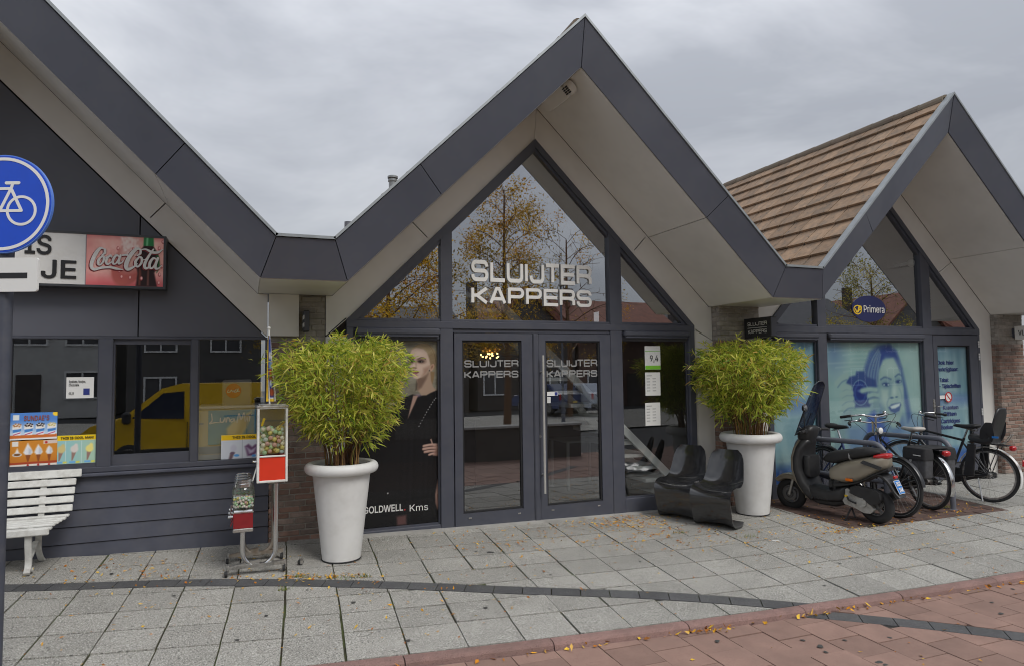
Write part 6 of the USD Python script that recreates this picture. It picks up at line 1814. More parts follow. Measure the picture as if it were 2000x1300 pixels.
SC.part('plate_edge', slab([c0 + Y3 * s_ * .067 + upv * v_ - nx_ * .002 for s_, v_ in ((1, -.08), (-1, -.08), (-1, .08), (1, .08))], .003), 'white_plain')
for s_, zo in (('DGZ', .012), ('24K', -.058)):
    v, f = text(s_, .046, 0, zo, 0, width=.095, depth=.003, bold=True, align='c')
    SC.part('plate_lettering', (c0 - Y3 * v[:, :1] + upv * v[:, 2:] + nx_ * (.004 - v[:, 1:2] * -1 * 1 * 0 - v[:, 1:2]), f), 'letter_white', parent=Lp)
SC.part('reflector', move(cbox(-.012, .012, -.042, .042, -.016, .016, .006), c0 + upv * .115 + nx_ * .006), 'lamp_red')
# engine: cast gear case, dark air filter, exhaust side, shock
def side_plate(pts, y0, y1, ch=.0):
    P = [sd(a, b, (y0 + y1) / 2) for a, b in pts]
    g_ = Polygon(P).buffer(-.012).buffer(.012)
    v, f = tri(trimesh.creation.extrude_polygon(g_, y1 - y0, engine='earcut'))
    return fixn((np.stack([v[:, 0], y0 + v[:, 2], v[:, 1]], 1) - [P[0][0], 0, P[0][1]], f))[0] + [P[0][0], 0, P[0][1]], fixn((np.stack([v[:, 0], y0 + v[:, 2], v[:, 1]], 1), f))[1]


SC.part('gear_case', side_plate([(660, 985), (690, 925), (720, 912), (760, 960), (850, 1005), (900, 1055), (925, 1095), (890, 1125), (840, 1118), (770, 1075), (690, 1045)], .07, .125), 'cast_metal')
u, z = sd(818, 1032, .12)
SC.part('case_cover', join(move(disc_y(0, .058, -.14, -.128), (u, 0, z)), *[move(disc_y(0, .008, -.145, -.13, 8), (u + .05 * math.cos(k), 0, z + .05 * math.sin(k))) for k in range(0, 6)]), 'cast_metal', smooth=30)
a, b = sd(700, 985, .13), sd(775, 1040, .13)
SC.part('kick_start', tube(curve([(a[0], .13, a[1]), (a[0] - .03, .15, a[1] - .03), (b[0] + .02, .15, b[1] + .01), (b[0], .15, b[1] + .005)], 9), .011, 8), 'rubber')
SC.part('yellow_tag', move(cbox(-.018, .018, .127, .131, -.012, .012, .003), (a[0] + .015, 0, a[1] + .01)), 'letter_yellow')
SC.part('air_filter', side_plate([(735, 950), (745, 905), (800, 890), (930, 925), (968, 955), (975, 1010), (950, 1050), (900, 1055), (840, 1000), (780, 975)], .06, .14), 'scooter_black')
a, b = sd(845, 845, .06), sd(862, 925, .06)
SC.part('shock_absorber', join(tube([(a[0], .07, a[1] + .05), (b[0], .07, b[1] - .02)], .010, 8), tube([(a[0] + (b[0] - a[0]) * t + .024 * math.cos(26 * t) , .07 + .024 * math.sin(26 * t), a[1] + .04 + (b[1] - a[1] - .05) * t) for t in np.linspace(0, 1, 60)], .0055, 5)), 'steel_worn', smooth=50)
SC.part('engine_block', loft([((u, 0, z), Y3, Z3, .085, h, 4) for u, z, h in ((.36, .30, .05), (.30, .30, .085), (.12, .25, .08), (.02, .21, .06))], 16), 'scooter_black', smooth=40)
SC.part('exhaust', tube([(.30, -.09, .20), (.15, -.13, .20), (.0, -.14, .26), (-.16, -.14, .34)], [.018, .03, .055, .05], 12), 'scooter_black', smooth=50)
a, b = sd(725, 1085, .12), sd(690, 1200, .15)
SC.part('side_stand', join(tube([(a[0], .10, .16), (b[0] + .01, .17, .02)], .010, 8), cbox(b[0] - .02, b[0] + .035, .15, .19, 0, .014, .004)), 'rubber')
SC.part('centre_stand', join(*[tube([(.27, s_ * .06, .15), (.20, s_ * .12, .05)], .011, 8) for s_ in (-1, 1)]), 'rubber')
# steering head, bars, screen, mirrors
hu = .80 * WB / 1.09
SC.part('head_cover', fr_(loft([((hu + du, 0, z), Y3, U3, w, d_, 3) for du, z, w, d_ in ((.06, .88, .09, .08), (.05, .96, .13, .10), (.03, 1.04, .15, .10), (.0, 1.09, .11, .07), (-.01, 1.11, .06, .04))], 22)), 'scooter_black', smooth=50)
hb = SC.part('handlebar', fr_(join(*[tube([(hu, s_ * .06, 1.035), (hu - .015, s_ * .20, 1.05), (hu - .05, s_ * .34, 1.045)], .012, 10) for s_ in (-1, 1)])), 'steel', smooth=50)
for s_ in (-1, 1):
    SC.part('grip', fr_(tube([(hu - .022, s_ * .225, 1.05), (hu - .052, s_ * .345, 1.045)], .019, 12)), 'rubber', parent=hb, smooth=50)
    SC.part('brake_lever', fr_(tube([(hu + .02, s_ * .17, 1.05), (hu + .045, s_ * .22, 1.04), (hu + .01, s_ * .33, 1.03)], .006, 6)), 'black_plastic', parent=hb)
    SC.part('switch_block', fr_(cbox(hu - .035, hu + .015, min(s_ * .15, s_ * .20), max(s_ * .15, s_ * .20), 1.02, 1.08, .01)), 'black_plastic', parent=hb)
mx = fr_(join(move(rot(lathe([(0, .012), (.045, .010), (.052, 0), (.045, -.02), (0, -.03)], 24), (0, 1, 0), -math.pi / 2), (hu - .03, .19, 1.34)), tube(curve([(hu, .15, 1.06), (hu - .01, .18, 1.16), (hu - .01, .185, 1.30)], 8), .007, 8)))
mr_ = SC.part('mirror', mx, 'black_plastic', smooth=40)
SC.part('mirror_glass', fr_(move(rot(lathe([(0, .0135), (.042, .0115)], 24), (0, 1, 0), -math.pi / 2), (hu - .03, .19, 1.34))), 'chrome', parent=mr_)
fu = hu + .11


def scr(u, w):
    s_ = (u - .5) * 2; z = .98 + .70 * w
    wd = .20 * (1 - .28 * w ** 2.2) * np.where(w > .88, np.sqrt(np.clip(1 - ((w - .88) / .13) ** 2, .03, 1)), 1)
    return np.stack([fu + .05 - .27 * w - .045 * s_ ** 2, s_ * wd, z], 1)


v, f = sheet(scr, 17, 24)
SC.part('windscreen', fr_(join((v, f), (v + [.004, 0, 0], f[:, ::-1]))), 'screen_navy', smooth=True)
E_ = [scr(np.array([0.0]), np.array([t]))[0] for t in np.linspace(0, 1, 16)] + [scr(np.array([t]), np.array([1.0]))[0] for t in np.linspace(.1, .9, 8)] + [scr(np.array([1.0]), np.array([t]))[0] for t in np.linspace(1, 0, 16)]
SC.part('windscreen_edge', fr_(tube(E_, .004, 5)), 'black_plastic')
SC.part('screen_bracket', fr_(join(*[tube([(hu + .05, s_ * .08, 1.04), (fu + .0, s_ * .10, 1.10), (fu - .07, s_ * .10, 1.26)], .008, 6) for s_ in (-1, 1)])), 'black_plastic')

# ------------------------------------------------------------------ bicycles
mat('frame_black', (0.016, 0.016, 0.018), 0.35, coat=0.2, var=0.2, vscale=20)
mat('frame_blue', (0.03, 0.055, 0.16), 0.35, coat=0.2)
mat('bag_grey', (0.075, 0.076, 0.082), 0.85, var=0.2, vscale=25, bump=0.3, bscale=180)
mat('bag_black', (0.022, 0.022, 0.024), 0.8, var=0.2, vscale=25, bump=0.3, bscale=180)
mat('saddle_pale', (0.42, 0.40, 0.37), 0.6, var=0.15, vscale=15)
mat('brown_wall', (0.23, 0.17, 0.10), 0.7)


def bicycle(label, contact, heading, s, wb, frame, steer=0.0, gent=True, saddle='scooter_seat', fender='frame_black', bags=False, child=False, lamp=True, rim='steel', hbar=1.08, front_contact=False, wall=None):
    """Dutch upright bicycle: local x forward from the rear contact point."""
    d = np.array([math.cos(heading), math.sin(heading)])
    c = np.asarray(contact, float) - (d * wb * s if front_contact else 0)
    T = Thing('bicycle', label, 'bicycle', (c[0], c[1], G(c[0], c[1])), heading, group='bicycles at the grey hoops')
    R = .345; S_ = lambda m: scl(m, s)
    pv = (wb - .06, 0, 0)
    fr = lambda m: rot(m, (0, 0, 1), steer, pv)
    dz = (G(c[0] + d[0] * wb * s, c[1] + d[1] * wb * s) - G(c[0], c[1])) / s
    for k, (x, tf) in enumerate(((0, lambda m: m), (wb, fr))):
        zc_ = R + (dz if k else 0)
        ty = T.part('wheel', S_(tf(move(wheel_mesh(R, .042, 0), (x, 0, zc_)))), 'rubber', smooth=35)
        T.part('rim', S_(tf(move(disc_y(R - .056, R - .034, -.014, .014, 44), (x, 0, zc_)))), rim, parent=ty)
        T.part('spokes', S_(tf(move(spokes(R - .05, .022, 28, .0014), (x, 0, zc_)))), 'steel', parent=ty)
        T.part('hub', S_(tf(move(join(disc_y(0, .022, -.035, .035, 14), disc_y(0, .030, -.034, -.028, 14), disc_y(0, .030, .028, .034, 14)), (x, 0, zc_)))), 'steel', parent=ty)
        if wall:
            T.part('sidewall_stripe', S_(tf(move(join(disc_y(R - .033, R - .027, -.0195, -.016, 44), disc_y(R - .033, R - .027, .016, .0195, 44)), (x, 0, zc_)))), wall, parent=ty)
        rng = (np.linspace(-.35, 2.75, 18) if k == 0 else np.linspace(.15, 2.6, 16))
        rr = R + .018
        if k == 0:
            arc = [((x - rr * math.cos(t), 0, zc_ + rr * math.sin(t)), Y3, np.array([-math.cos(t), 0, math.sin(t)]), .027, .007, 2) for t in rng]
        else:
            arc = [((x + rr * math.cos(t), 0, zc_ + rr * math.sin(t)), Y3, np.array([math.cos(t), 0, math.sin(t)]), .027, .007, 2) for t in rng]
        T.part('mudguard', S_(tf(loft(arc, 12))), fender if k == 0 else 'frame_black', smooth=60)
    bb = np.array([.46, 0, .29]); st = np.array([.27, 0, .80]); ht = np.array([wb - .235, 0, .90]); hl = np.array([wb - .19, 0, .74])
    tb = [[bb, st], [hl - [.0, 0, .0], bb], [ht - [0, 0, .0], hl]]
    tb.append([st - [-.015, 0, .03], ht - [0, 0, .03]] if gent else [st * .45 + bb * .55, hl + [0, 0, .06]])
    fm = join(*[tube(t, r_, 10) for t, r_ in zip(tb, (.016, .019, .021, .016))], *[tube([bb + [0, y, 0], (0, y * 1.4, R)], .010, 8) for y in (-.045, .045)], *[tube([st - [-.02, 0, .06], (0, y, R)], .009, 8) for y in (-.06, .06)])
    T.part('frame', S_(fm), frame, smooth=50)
    T.part('fork', S_(fr(join(*[tube(curve([hl + [.005, y * .6, 0], (wb - .10, y, .52), (wb - .03, y, R + .09 + dz), (wb, y, R + dz)], 9), .011, 8) for y in (-.05, .05)]))), frame, smooth=50)
    T.part('seat_post', S_(tube([st - (st - bb) * .05, st + (st - bb) * .24], .013, 10)), 'chrome', smooth=50)
    sx = st + (st - bb) * .26
    T.part('saddle', S_(join(loft([(sx + [x, 0, z], Y3, Z3, w, h, 2.4) for x, z, w, h in ((.17, .025, .012, .012), (.14, .028, .022, .02), (.06, .022, .035, .026), (-.02, .022, .06, .03), (-.09, .03, .095, .032), (-.125, .035, .085, .026), (-.14, .035, .05, .012))], 18))), saddle, smooth=50)
    T.part('saddle_springs', S_(join(*[tube([sx + [-.09 + .012 * math.cos(20 * t), y + .012 * math.sin(20 * t), -.045 + .06 * t] for t in np.linspace(0, 1, 30)], .003, 4) for y in (-.05, .05)], tube([sx + [.10, 0, .01], sx + [-.09, .0, -.03]], .008, 6))), 'steel')
    hz = hbar; hx = wb - .265
    bar_ = curve([(hx - .20, -.29, hz - .015), (hx - .08, -.285, hz + .005), (hx + .03, -.20, hz + .02), (hx + .05, -.06, hz), (hx + .05, .06, hz), (hx + .03, .20, hz + .02), (hx - .08, .285, hz + .005), (hx - .20, .29, hz - .015)], 42)
    hb_ = T.part('handlebar', S_(fr(join(tube(bar_, .011, 8), tube([ht - [0, 0, .03], (hx + .035, 0, hz - .01)], .013, 10), tube([(hx + .035, 0, hz), (hx + .06, 0, hz)], .016, 10)))), 'chrome', smooth=50)
    for k in (0, -1):
        e = bar_[:8] if k == 0 else bar_[-8:]
        T.part('grip', S_(fr(tube(e, .017, 10))), 'rubber', parent=hb_, smooth=50)
        y = -.285 if k == 0 else .285
        T.part('brake_lever', S_(fr(tube([(hx - .05, y, hz - .01), (hx - .06, y * .93, hz - .04), (hx - .16, y * .97, hz - .055)], .005, 6))), 'black_plastic', parent=hb_)
    T.part('bell', S_(fr(ball((hx + .03, .15, hz + .04), .022, 2))), 'chrome', parent=hb_, smooth=True)
    T.part('cable', S_(fr(join(*[tube(curve([(hx - .05, y, hz), (hx + .10, y * .9, hz + .02), (hx + .13, y * .4, hz - .10), (wb - .19, y * .1, .80)], 12), .003, 5) for y in (-.28, .28)]))), 'rubber', parent=hb_)
    if lamp:
        l_ = T.part('headlight', S_(fr(move(rot(lathe([(0, -.05), (.02, -.045), (.034, -.01), (.038, .02), (.036, .026)], 20), (0, 1, 0), math.pi / 2), (wb - .19, 0, .955)))), 'chrome', smooth=40)
        T.part('lens', S_(fr(move(rot(lathe([(.036, .026), (.02, .034), (0, .036)], 20), (0, 1, 0), math.pi / 2), (wb - .19, 0, .955)))), 'white_plain', parent=l_, smooth=40)
    # drive side
    T.part('chain_case', S_(loft([((x, -.06, z), Z3, Y3, h, .022, 3) for x, z, h in ((-.06, R - .005, .03), (-.03, R - .005, .045), (.2, .325, .06), (.40, .295, .10), (.50, .29, .11), (.56, .29, .07), (.575, .29, .03))], 16)), 'black_plastic', smooth=50)
    ck = T.part('crank', S_(join(tube([bb + [0, .06, 0], bb + [.12, .075, -.12]], .010, 8), tube([bb + [0, -.085, 0], bb + [-.12, -.095, .12]], .010, 8), cyl(bb + [0, -.09, 0], bb + [0, .07, 0], .018, 10))), 'steel')
    for s_ in (-1, 1):
        p = bb + np.array([.12 * s_, .115 * s_, -.12 * s_])
        T.part('pedal', S_(cbox(p[0] - .045, p[0] + .045, p[1] - .04, p[1] + .04, p[2] - .012, p[2] + .012, .006)), 'rubber', parent=ck)
    # carrier, rear light, stand
    zc_ = .74
    rk = T.part('carrier', S_(join(*[tube([(.20, y, zc_ + .02), (-.24, y, zc_)], .006, 6) for y in (-.06, 0, .06)], tube([(.20, -.06, zc_ + .02), (.20, .06, zc_ + .02)], .006, 6), tube([(-.24, -.06, zc_), (-.24, .06, zc_)], .006, 6), *[tube([(-.15, y, zc_), (.0, y * 1.1, R)], .006, 6) for y in (-.06, .06)], *[tube([(.04, y, zc_), (.0, y * 1.1, R)], .006, 6) for y in (-.06, .06)])), 'black_plastic')
    T.part('rear_light', S_(loft([((-.285 + x, 0, zc_ - .03), Y3, Z3, w, h, 2.5) for x, w, h in ((.03, .035, .03), (.0, .05, .036), (-.02, .045, .032), (-.03, .02, .015))], 16)), 'lamp_red', smooth=50)
    T.part('kick_stand', S_(tube([(.10, .06, .30), (.02, .16, .02)], .009, 8)), 'steel')
    if bags:
        for sgn in (-1, 1):
            bg = T.part('pannier', S_(loft([((-.03, sgn * .155, z), U3, Y3, a, b, 5) for z, a, b in ((.40, .14, .05), (.42, .16, .065), (.60, .17, .075), (.72, .175, .07), (.74, .17, .06))], 24)), 'bag_grey', smooth=40)
            T.part('flap', S_(loft([((-.03, sgn * .16, z), U3, Y3, a, b, 5) for z, a, b in ((.625, .178, .084), (.70, .18, .084), (.755, .175, .07), (.765, .16, .05))], 24)), 'bag_black', parent=bg, smooth=40)
            T.part('front_pocket', S_(loft([((-.01, sgn * .225, z), U3, Y3, .105, .03, 5) for z in (.43, .45, .58, .60)], 16)), 'bag_grey', parent=bg, smooth=40)
            T.part('buckle', S_(box(-.03, -.0, sgn * .25 - .008, sgn * .25 + .008, .50, .62)), 'grey_paint', parent=bg)
            T.part('reflective_strip', S_(box(-.16, -.05, sgn * .243 - .003, sgn * .243 + .003, .672, .682)), 'white_plain', parent=bg)
        T.part('pannier_bridge', S_(cbox(-.19, .13, -.12, .12, .752, .768, .006)), 'bag_black')
    if child:
        z0 = .765
        seat = [((.17, 0, z0 + .055), .12, .045), ((.11, 0, z0 + .035), .15, .05), ((-.02, 0, z0 + .025), .155, .055), ((-.10, 0, z0 + .05), .155, .065)]
        cs = T.part('child_seat', S_(loft([(c_, Y3, Z3, a, b, 3) for c_, a, b in seat], 20)), 'black_plastic', smooth=50, label='black plastic child seat')
        bk = [(-.08, .05, .155), (-.115, .16, .16), (-.145, .28, .165), (-.17, .38, .15), (-.18, .435, .11), (-.185, .45, .07)]
        T.part('seat_back', S_(loft([((x, 0, z0 + z), Y3, np.array([.97, 0, .25]), w, .022, 3) for x, z, w in bk], 20)), 'black_plastic', parent=cs, smooth=50)
        for sgn in (-1, 1):
            T.part('side_wing', S_(loft([((x, sgn * y, z0 + z), U3, np.array([0, sgn * .3, 1.0]), a, b, 4) for x, y, z, a, b in ((-.05, .15, .07, .07, .06), (-.075, .17, .14, .075, .06), (-.10, .175, .22, .05, .05))], 14)), 'black_plastic', parent=cs, smooth=50)
            T.part('foot_rest', S_(loft([((.10 + .05 * t, sgn * .19, z0 - .02 - .40 * t), U3, Y3, .05 + .012 * t, .015, 4) for t in np.linspace(0, 1, 6)], 14)), 'black_plastic', parent=cs, smooth=50)
        T.part('seat_tube', S_(join(*[tube(curve([(.22, y, .74), (.05, y, z0), (-.18, y * .9, z0 + .0), (-.28, y * .6, z0 + .12)], 10), .007, 6) for y in (-.05, .05)])), 'steel', parent=cs)
        T.part('badge', S_(box(-.20, -.13, .178, .182, z0 + .075, z0 + .10)), 'plate_blue', parent=cs)
    return T


BC_ = bicycle('black gents bicycle with a black child seat nearest to the right brick pier', (9.36, -1.30), math.radians(90 + 10), 1.05, 1.03, 'frame_black', steer=.25, child=True, fender='white_plain', lamp=False)
BC_.part('reflector', scl(move(cbox(-.012, .012, -.03, .03, -.04, .04, .008), (-.385, 0, .53)), 1.06), 'lamp_red')
bicycle('black bicycle with grey double panniers and pale saddle beside the right hoop', (8.219, -1.269), math.radians(90 - 11), 1.06, 0.99, 'frame_black', steer=-.6, gent=False, saddle='saddle_pale', bags=True, fender='chrome', lamp=False, hbar=1.0, wall=None)
bicycle('blue framed bicycle facing the street with bare headlight between scooter and panniers', (7.441, -1.412), math.radians(-92), 1.07, 1.03, 'frame_blue', steer=0.0, gent=False, front_contact=True, rim='rubber', wall='grey_paint', hbar=1.12, lamp=True)
# ------------------------------------------------------------------ inside the shops
x0, z0 = F(1070, 690, .35); x1, z1 = F(1345, 968, .35)
mat('stair_white', (.80, .80, .78), .5)
ST = Thing('staircase', 'open white staircase behind the right salon window', 'stairs', ((x0 + x1) / 2, .5, -0.02), local=False)
d = np.array([x1 - x0, z1 - z0]); d /= np.linalg.norm(d); n = np.array([-d[1], d[0]])
P = [np.array([x0, z0]) - d * 1.2, np.array([x1, z1])]
for y in (0.30, 1.05):
    ST.part('stringer', xz([tuple(P[0] - n * .05), tuple(P[1] - n * .05), tuple(P[1] + n * .05), tuple(P[0] + n * .05)], y, .05), 'stair_white')
for k in range(16):
    t = .04 + .062 * k; c = P[0] + (P[1] - P[0]) * t
    ST.part('tread', cbox(c[0] - .40, c[0] + .02, 0.36, 1.04, c[1] - .024, c[1] + .024, .004), 'stair_white')
x, z = F(958, 668, 1.6)
PL = Thing('pendant_lamp', 'lit pendant lamp with gold bowl inside the salon behind left door', 'lamp', (x, 1.6, z))
mat('lamp_gold', (.55, .32, .08), .35, metal=.7)
emat('lamp_glow', (1.0, .62, .22), 3.0)
PL.part('bowl', lathe([(0, -.16), (.12, -.13), (.22, -.05), (.26, .05), (.24, .05), (.20, -.04)], 28), 'lamp_gold', smooth=40)
PL.part('cord', cyl((0, 0, -.1), (0, 0, 1.2), .006, 6), 'black_plastic')
for k in range(14):
    a = k * 2.4; r = .03 + .012 * k
    PL.part('crystal', ball((r * math.cos(a), r * math.sin(a), -.19 + .03 * math.sin(k)), .014, 1), 'lamp_glow')
x, z = F(1150, 905, 1.3)
TB = Thing('side_table', 'white legged table inside the salon behind right door', 'table', (x, 1.6, -.02))
TB.part('table_top', cbox(-.35, .35, -.3, .3, .68, .71, .005), 'interior_white')
for a in (-.32, .32):
    for b in (-.27, .27):
        TB.part('leg', box(a - .018, a + .018, b - .018, b + .018, 0, .68), 'interior_white')
salon.part('wall_lining', box(0.72, 5.9, BACK - .16, BACK - .125, -.02, 2.5), 'interior_light')
CT = Thing('salon_counter', 'dark reception counter deep inside the salon behind left door', 'counter', (2.4, 2.4, -.02))
CT.part('front', cbox(-.8, .8, -.25, .25, 0, 1.0, .02), 'interior_dark'); CT.part('worktop', cbox(-.85, .85, -.3, .3, 1.0, 1.04, .01), 'interior_light')
# snack bar
a, b = F(389, 895, .10); c, d_ = F(522, 795, .10)
mat('freezer_cream', (.62, .58, .48), .5)
FZ = Thing('freezer', 'cream chest freezer with ice cream poster inside the right snack bar window', 'freezer', ((a + c) / 2, .10, -.02), local=False)
FZ.part('chest', cbox(a - .03, c, .10, .75, -.02, d_, .02), 'freezer_cream'); FZ.part('lid', cbox(a - .03, c, .09, .76, d_, d_ + .03, .01), 'interior_white')
pa, pb = F(406, 868, .09); pc, pd = F(500, 798, .09)
LP = printed(FZ, 'poster', pa, pc, pb, pd, .088, 60, luna, (0, 1, 0, 1), 'print_paper', 'blue poster of a soft ice cream cone')
FZ.part('lettering', join(*[stroke([(pa + .03 + u * .30, pd - .13 + v_ * .10) for u, v_ in q], [.010, .014, .008], .084, .002, 20) for q in ([(0, .95), (.02, .3), (-.05, .0), (.12, .08), (.26, .05)], [(.28, .5), (.28, .15), (.36, .1), (.42, .5), (.43, .1)], [(.47, .1), (.49, .5), (.55, .45), (.56, .1)], [(.68, .4), (.60, .3), (.62, .08), (.69, .2), (.71, .4), (.73, .08)], [(.80, .0), (.86, .9), (.93, .3), (1.02, .95), (1.06, .1)], [(1.12, .5), (1.13, .1)], [(1.22, .95), (1.19, .1)], [(1.15, .72), (1.27, .74)])]), 'letter_white', parent=LP)
a, b = F(434, 792, .25); c, d_ = F(492, 740, .25)
SMch = Thing('soft_ice_machine', 'cream machine with round red drink emblem on the freezer', 'machine', ((a + c) / 2, .25, b), local=False)
SMch.part('casing', cbox(a, c, .22, .60, b - .05, d_, .015), 'interior_light')
x, z = F(456, 762, .21)
em = SMch.part('emblem', plate2d(Point(x, z).buffer(.075, 24), .21, .006), 'red_paint')
SMch.part('emblem_script', join(stroke([(x - .05, z + .01), (x - .056, z - .015), (x - .03, z - .01), (x - .02, z + .008), (x - .005, z - .012), (x + .005, z + .005)], [.006, .009, .006], .205, .002, 20), stroke([(x + .028, z + .018), (x + .008, z - .01), (x + .03, z - .012), (x + .045, z + .02), (x + .042, z - .01), (x + .058, z - .005)], [.006, .009, .006], .205, .002, 20)), 'letter_white', parent=em)
snack.part('counter_shelf', box(SX0 + .1, -.6, .12, .6, .80, .84), 'interior_light')
for k, (px, py, r, h, m) in enumerate(((48, 806, .035, .06, 'interior_white'), (62, 806, .032, .06, 'interior_white'), (82, 806, .036, .16, 'letter_yellow'), (72, 806, .03, .08, 'red_dark'), (108, 820, .05, .17, 'interior_white'), (119, 820, .05, .18, 'interior_white'))):
    x, z = F(px, py, .2)
    single('counter_jar', move(lathe([(0, 0), (r, 0), (r, h * .7), (r * .75, h * .8), (r * .75, h), (0, h)], 16), (x, .2, .84)), m, ['low white tub behind the sundae poster, left one', 'low white tub behind the sundae poster, right one', 'tall jar with yellow lid behind the sundae poster', 'small dark red pot beside the yellow lidded jar', 'white bottle right of the sundae poster, left one', 'white bottle right of the sundae poster, right one'][k], 'jar', smooth=40)

# ------------------------------------------------------------------ across the street (seen in the panes)
def RF(px, py, Y):
    """Point at depth Y behind the photographer whose mirror image in the panes shows at this place."""
    x, z = F(px, py, -Y + .06)
    return x, z


single('far_pavement', sheet(lambda u, w: np.stack([-40 + 110 * u, -24 + 9.5 * w, G(-40 + 110 * u, -14.0 + 0 * u) - .06], 1), 24, 3), 'paver', kind='structure')
mat('house_brick', (.13, .075, .058), .9, var=.25, vscale=4); mat('house_white', (.5, .5, .48), .8, var=.1, vscale=2); mat('house_grey', (.10, .095, .09), .85, var=.15, vscale=2); mat('house_dark', (.07, .06, .055), .9, var=.25, vscale=4)
mat('roof_red', (.17, .062, .038), .85, var=.25, vscale=3); mat('roof_grey', (.07, .07, .075), .8, var=.2, vscale=3)
glassmat('pane_far', (.3, .3, .3), .35)


def house(x, w, dp, he, hr, wall, roof_, label, gable=False, Y=-30.0):
    g0 = G(min(max(x, -8), 15), -20) - .1
    T = Thing('house', label, 'house', (x, Y, g0), math.pi)     # front towards +Y
    T.part('wall', cbox(-w / 2, w / 2, 0, dp, 0, he, .02), wall)
    if gable:
        T.part('gable_wall', xz([(-w / 2, he), (w / 2, he), (0, hr)], 0.0, dp), wall)
        for s_ in (-1, 1):
            T.part('roof', slab([(s_ * w / 2 * 1.08, -.3, he - .25), (s_ * w / 2 * 1.08, dp + .3, he - .25), (0, dp + .3, hr + .15), (0, -.3, hr + .15)][::s_], .15), roof_)
    else:
        T.part('roof', fixn((np.array([(-w / 2 - .1, -.4, he - .1), (w / 2 + .1, -.4, he - .1), (w / 2 + .1, dp + .4, he - .1), (-w / 2 - .1, dp + .4, he - .1), (-w / 2 - .1, dp / 2, hr), (w / 2 + .1, dp / 2, hr)]) - [0, dp / 2, he + .5], np.array([(0, 1, 5), (0, 5, 4), (2, 3, 4), (2, 4, 5), (0, 4, 3), (1, 2, 5), (0, 3, 2), (0, 2, 1)])))[:1] and (lambda m_: (m_[0] + [0, dp / 2, he + .5], m_[1]))(fixn((np.array([(-w / 2 - .1, -.4, he - .1), (w / 2 + .1, -.4, he - .1), (w / 2 + .1, dp + .4, he - .1), (-w / 2 - .1, dp + .4, he - .1), (-w / 2 - .1, dp / 2, hr), (w / 2 + .1, dp / 2, hr)]) - [0, dp / 2, he + .5], np.array([(0, 1, 5), (0, 5, 4), (2, 3, 4), (2, 4, 5), (0, 4, 3), (1, 2, 5), (0, 3, 2), (0, 2, 1)])))), roof_)
        T.part('gutter', cbox(-w / 2 - .1, w / 2 + .1, -.5, -.36, he - .12, he, .02), 'white_plain')
    T.part('chimney', cbox(w * .3, w * .3 + .6, dp * .5 - .3, dp * .5 + .3, he, hr + .8, .03), 'house_dark')
    for r in range(2):
        for k in range(3 if w > 5 else 2):
            xx = -w / 2 + w * (k + .5) / (3 if w > 5 else 2); zz = .9 + r * 2.55
            if zz + 1.4 > he:
                continue
            if r == 0 and k == 1:
                dr = T.part('door', cbox(xx - .5, xx + .5, -.06, .02, 0, 2.1, .02), 'house_dark' if wall != 'house_dark' else 'house_white')
                continue
            g_ = Polygon([(xx - .75, zz), (xx + .75, zz), (xx + .75, zz + 1.35), (xx - .75, zz + 1.35)])
            wn = T.part('window', plate2d(g_.difference(g_.buffer(-.09, join_style=2)).union(Polygon([(xx - .04, zz), (xx + .04, zz), (xx + .04, zz + 1.35), (xx - .04, zz + 1.35)])), -.05, .08), 'white_plain')
            T.part('pane', box(xx - .7, xx + .7, -.02, -.012, zz + .04, zz + 1.3), 'roof_grey', parent=wn)
    return T


hs = [(-17, 8, 'house_dark', 'roof_grey', False, 5.6, 8.6, 'dark brick house across the street, mirrored in the left snack bar window'), (-9.5, 6.5, 'house_white', 'roof_red', True, 5.2, 8.4, 'white gabled house across the street with red roof'),
      (-1, 9, 'house_grey', 'roof_grey', False, 5.2, 7.4, 'long grey house across the street, mirrored in the serving window'), (8.2, 8, 'house_dark', 'roof_grey', False, 4.4, 6.6, 'low dark brick house with grey roof across the street'),
      (16, 6.5, 'house_dark', 'roof_red', True, 4.2, 7.4, 'dark gabled house with red roof, mirrored beside the salon lettering'), (23.5, 8, 'house_brick', 'roof_red', False, 4.6, 7.2, 'red brick house with broad red roof across the street'),
      (32, 7, 'house_white', 'roof_grey', True, 5.0, 8.0, 'white gabled house with grey roof across the street'), (40.5, 9, 'house_brick', 'roof_grey', False, 5.4, 8.0, 'red brick house with grey roof across the street'),
      (50, 8, 'house_grey', 'roof_red', True, 5.0, 8.2, 'grey gabled house with red roof, farthest but one along the street'), (60, 10, 'house_dark', 'roof_red', False, 5.2, 8.0, 'dark house with broad red roof at the far end of the street')]
for x, w, wl_, rf_, gb_, he, hr, lb in hs:
    house(x, w, 8, he, hr, wl_, rf_, lb, gb_)


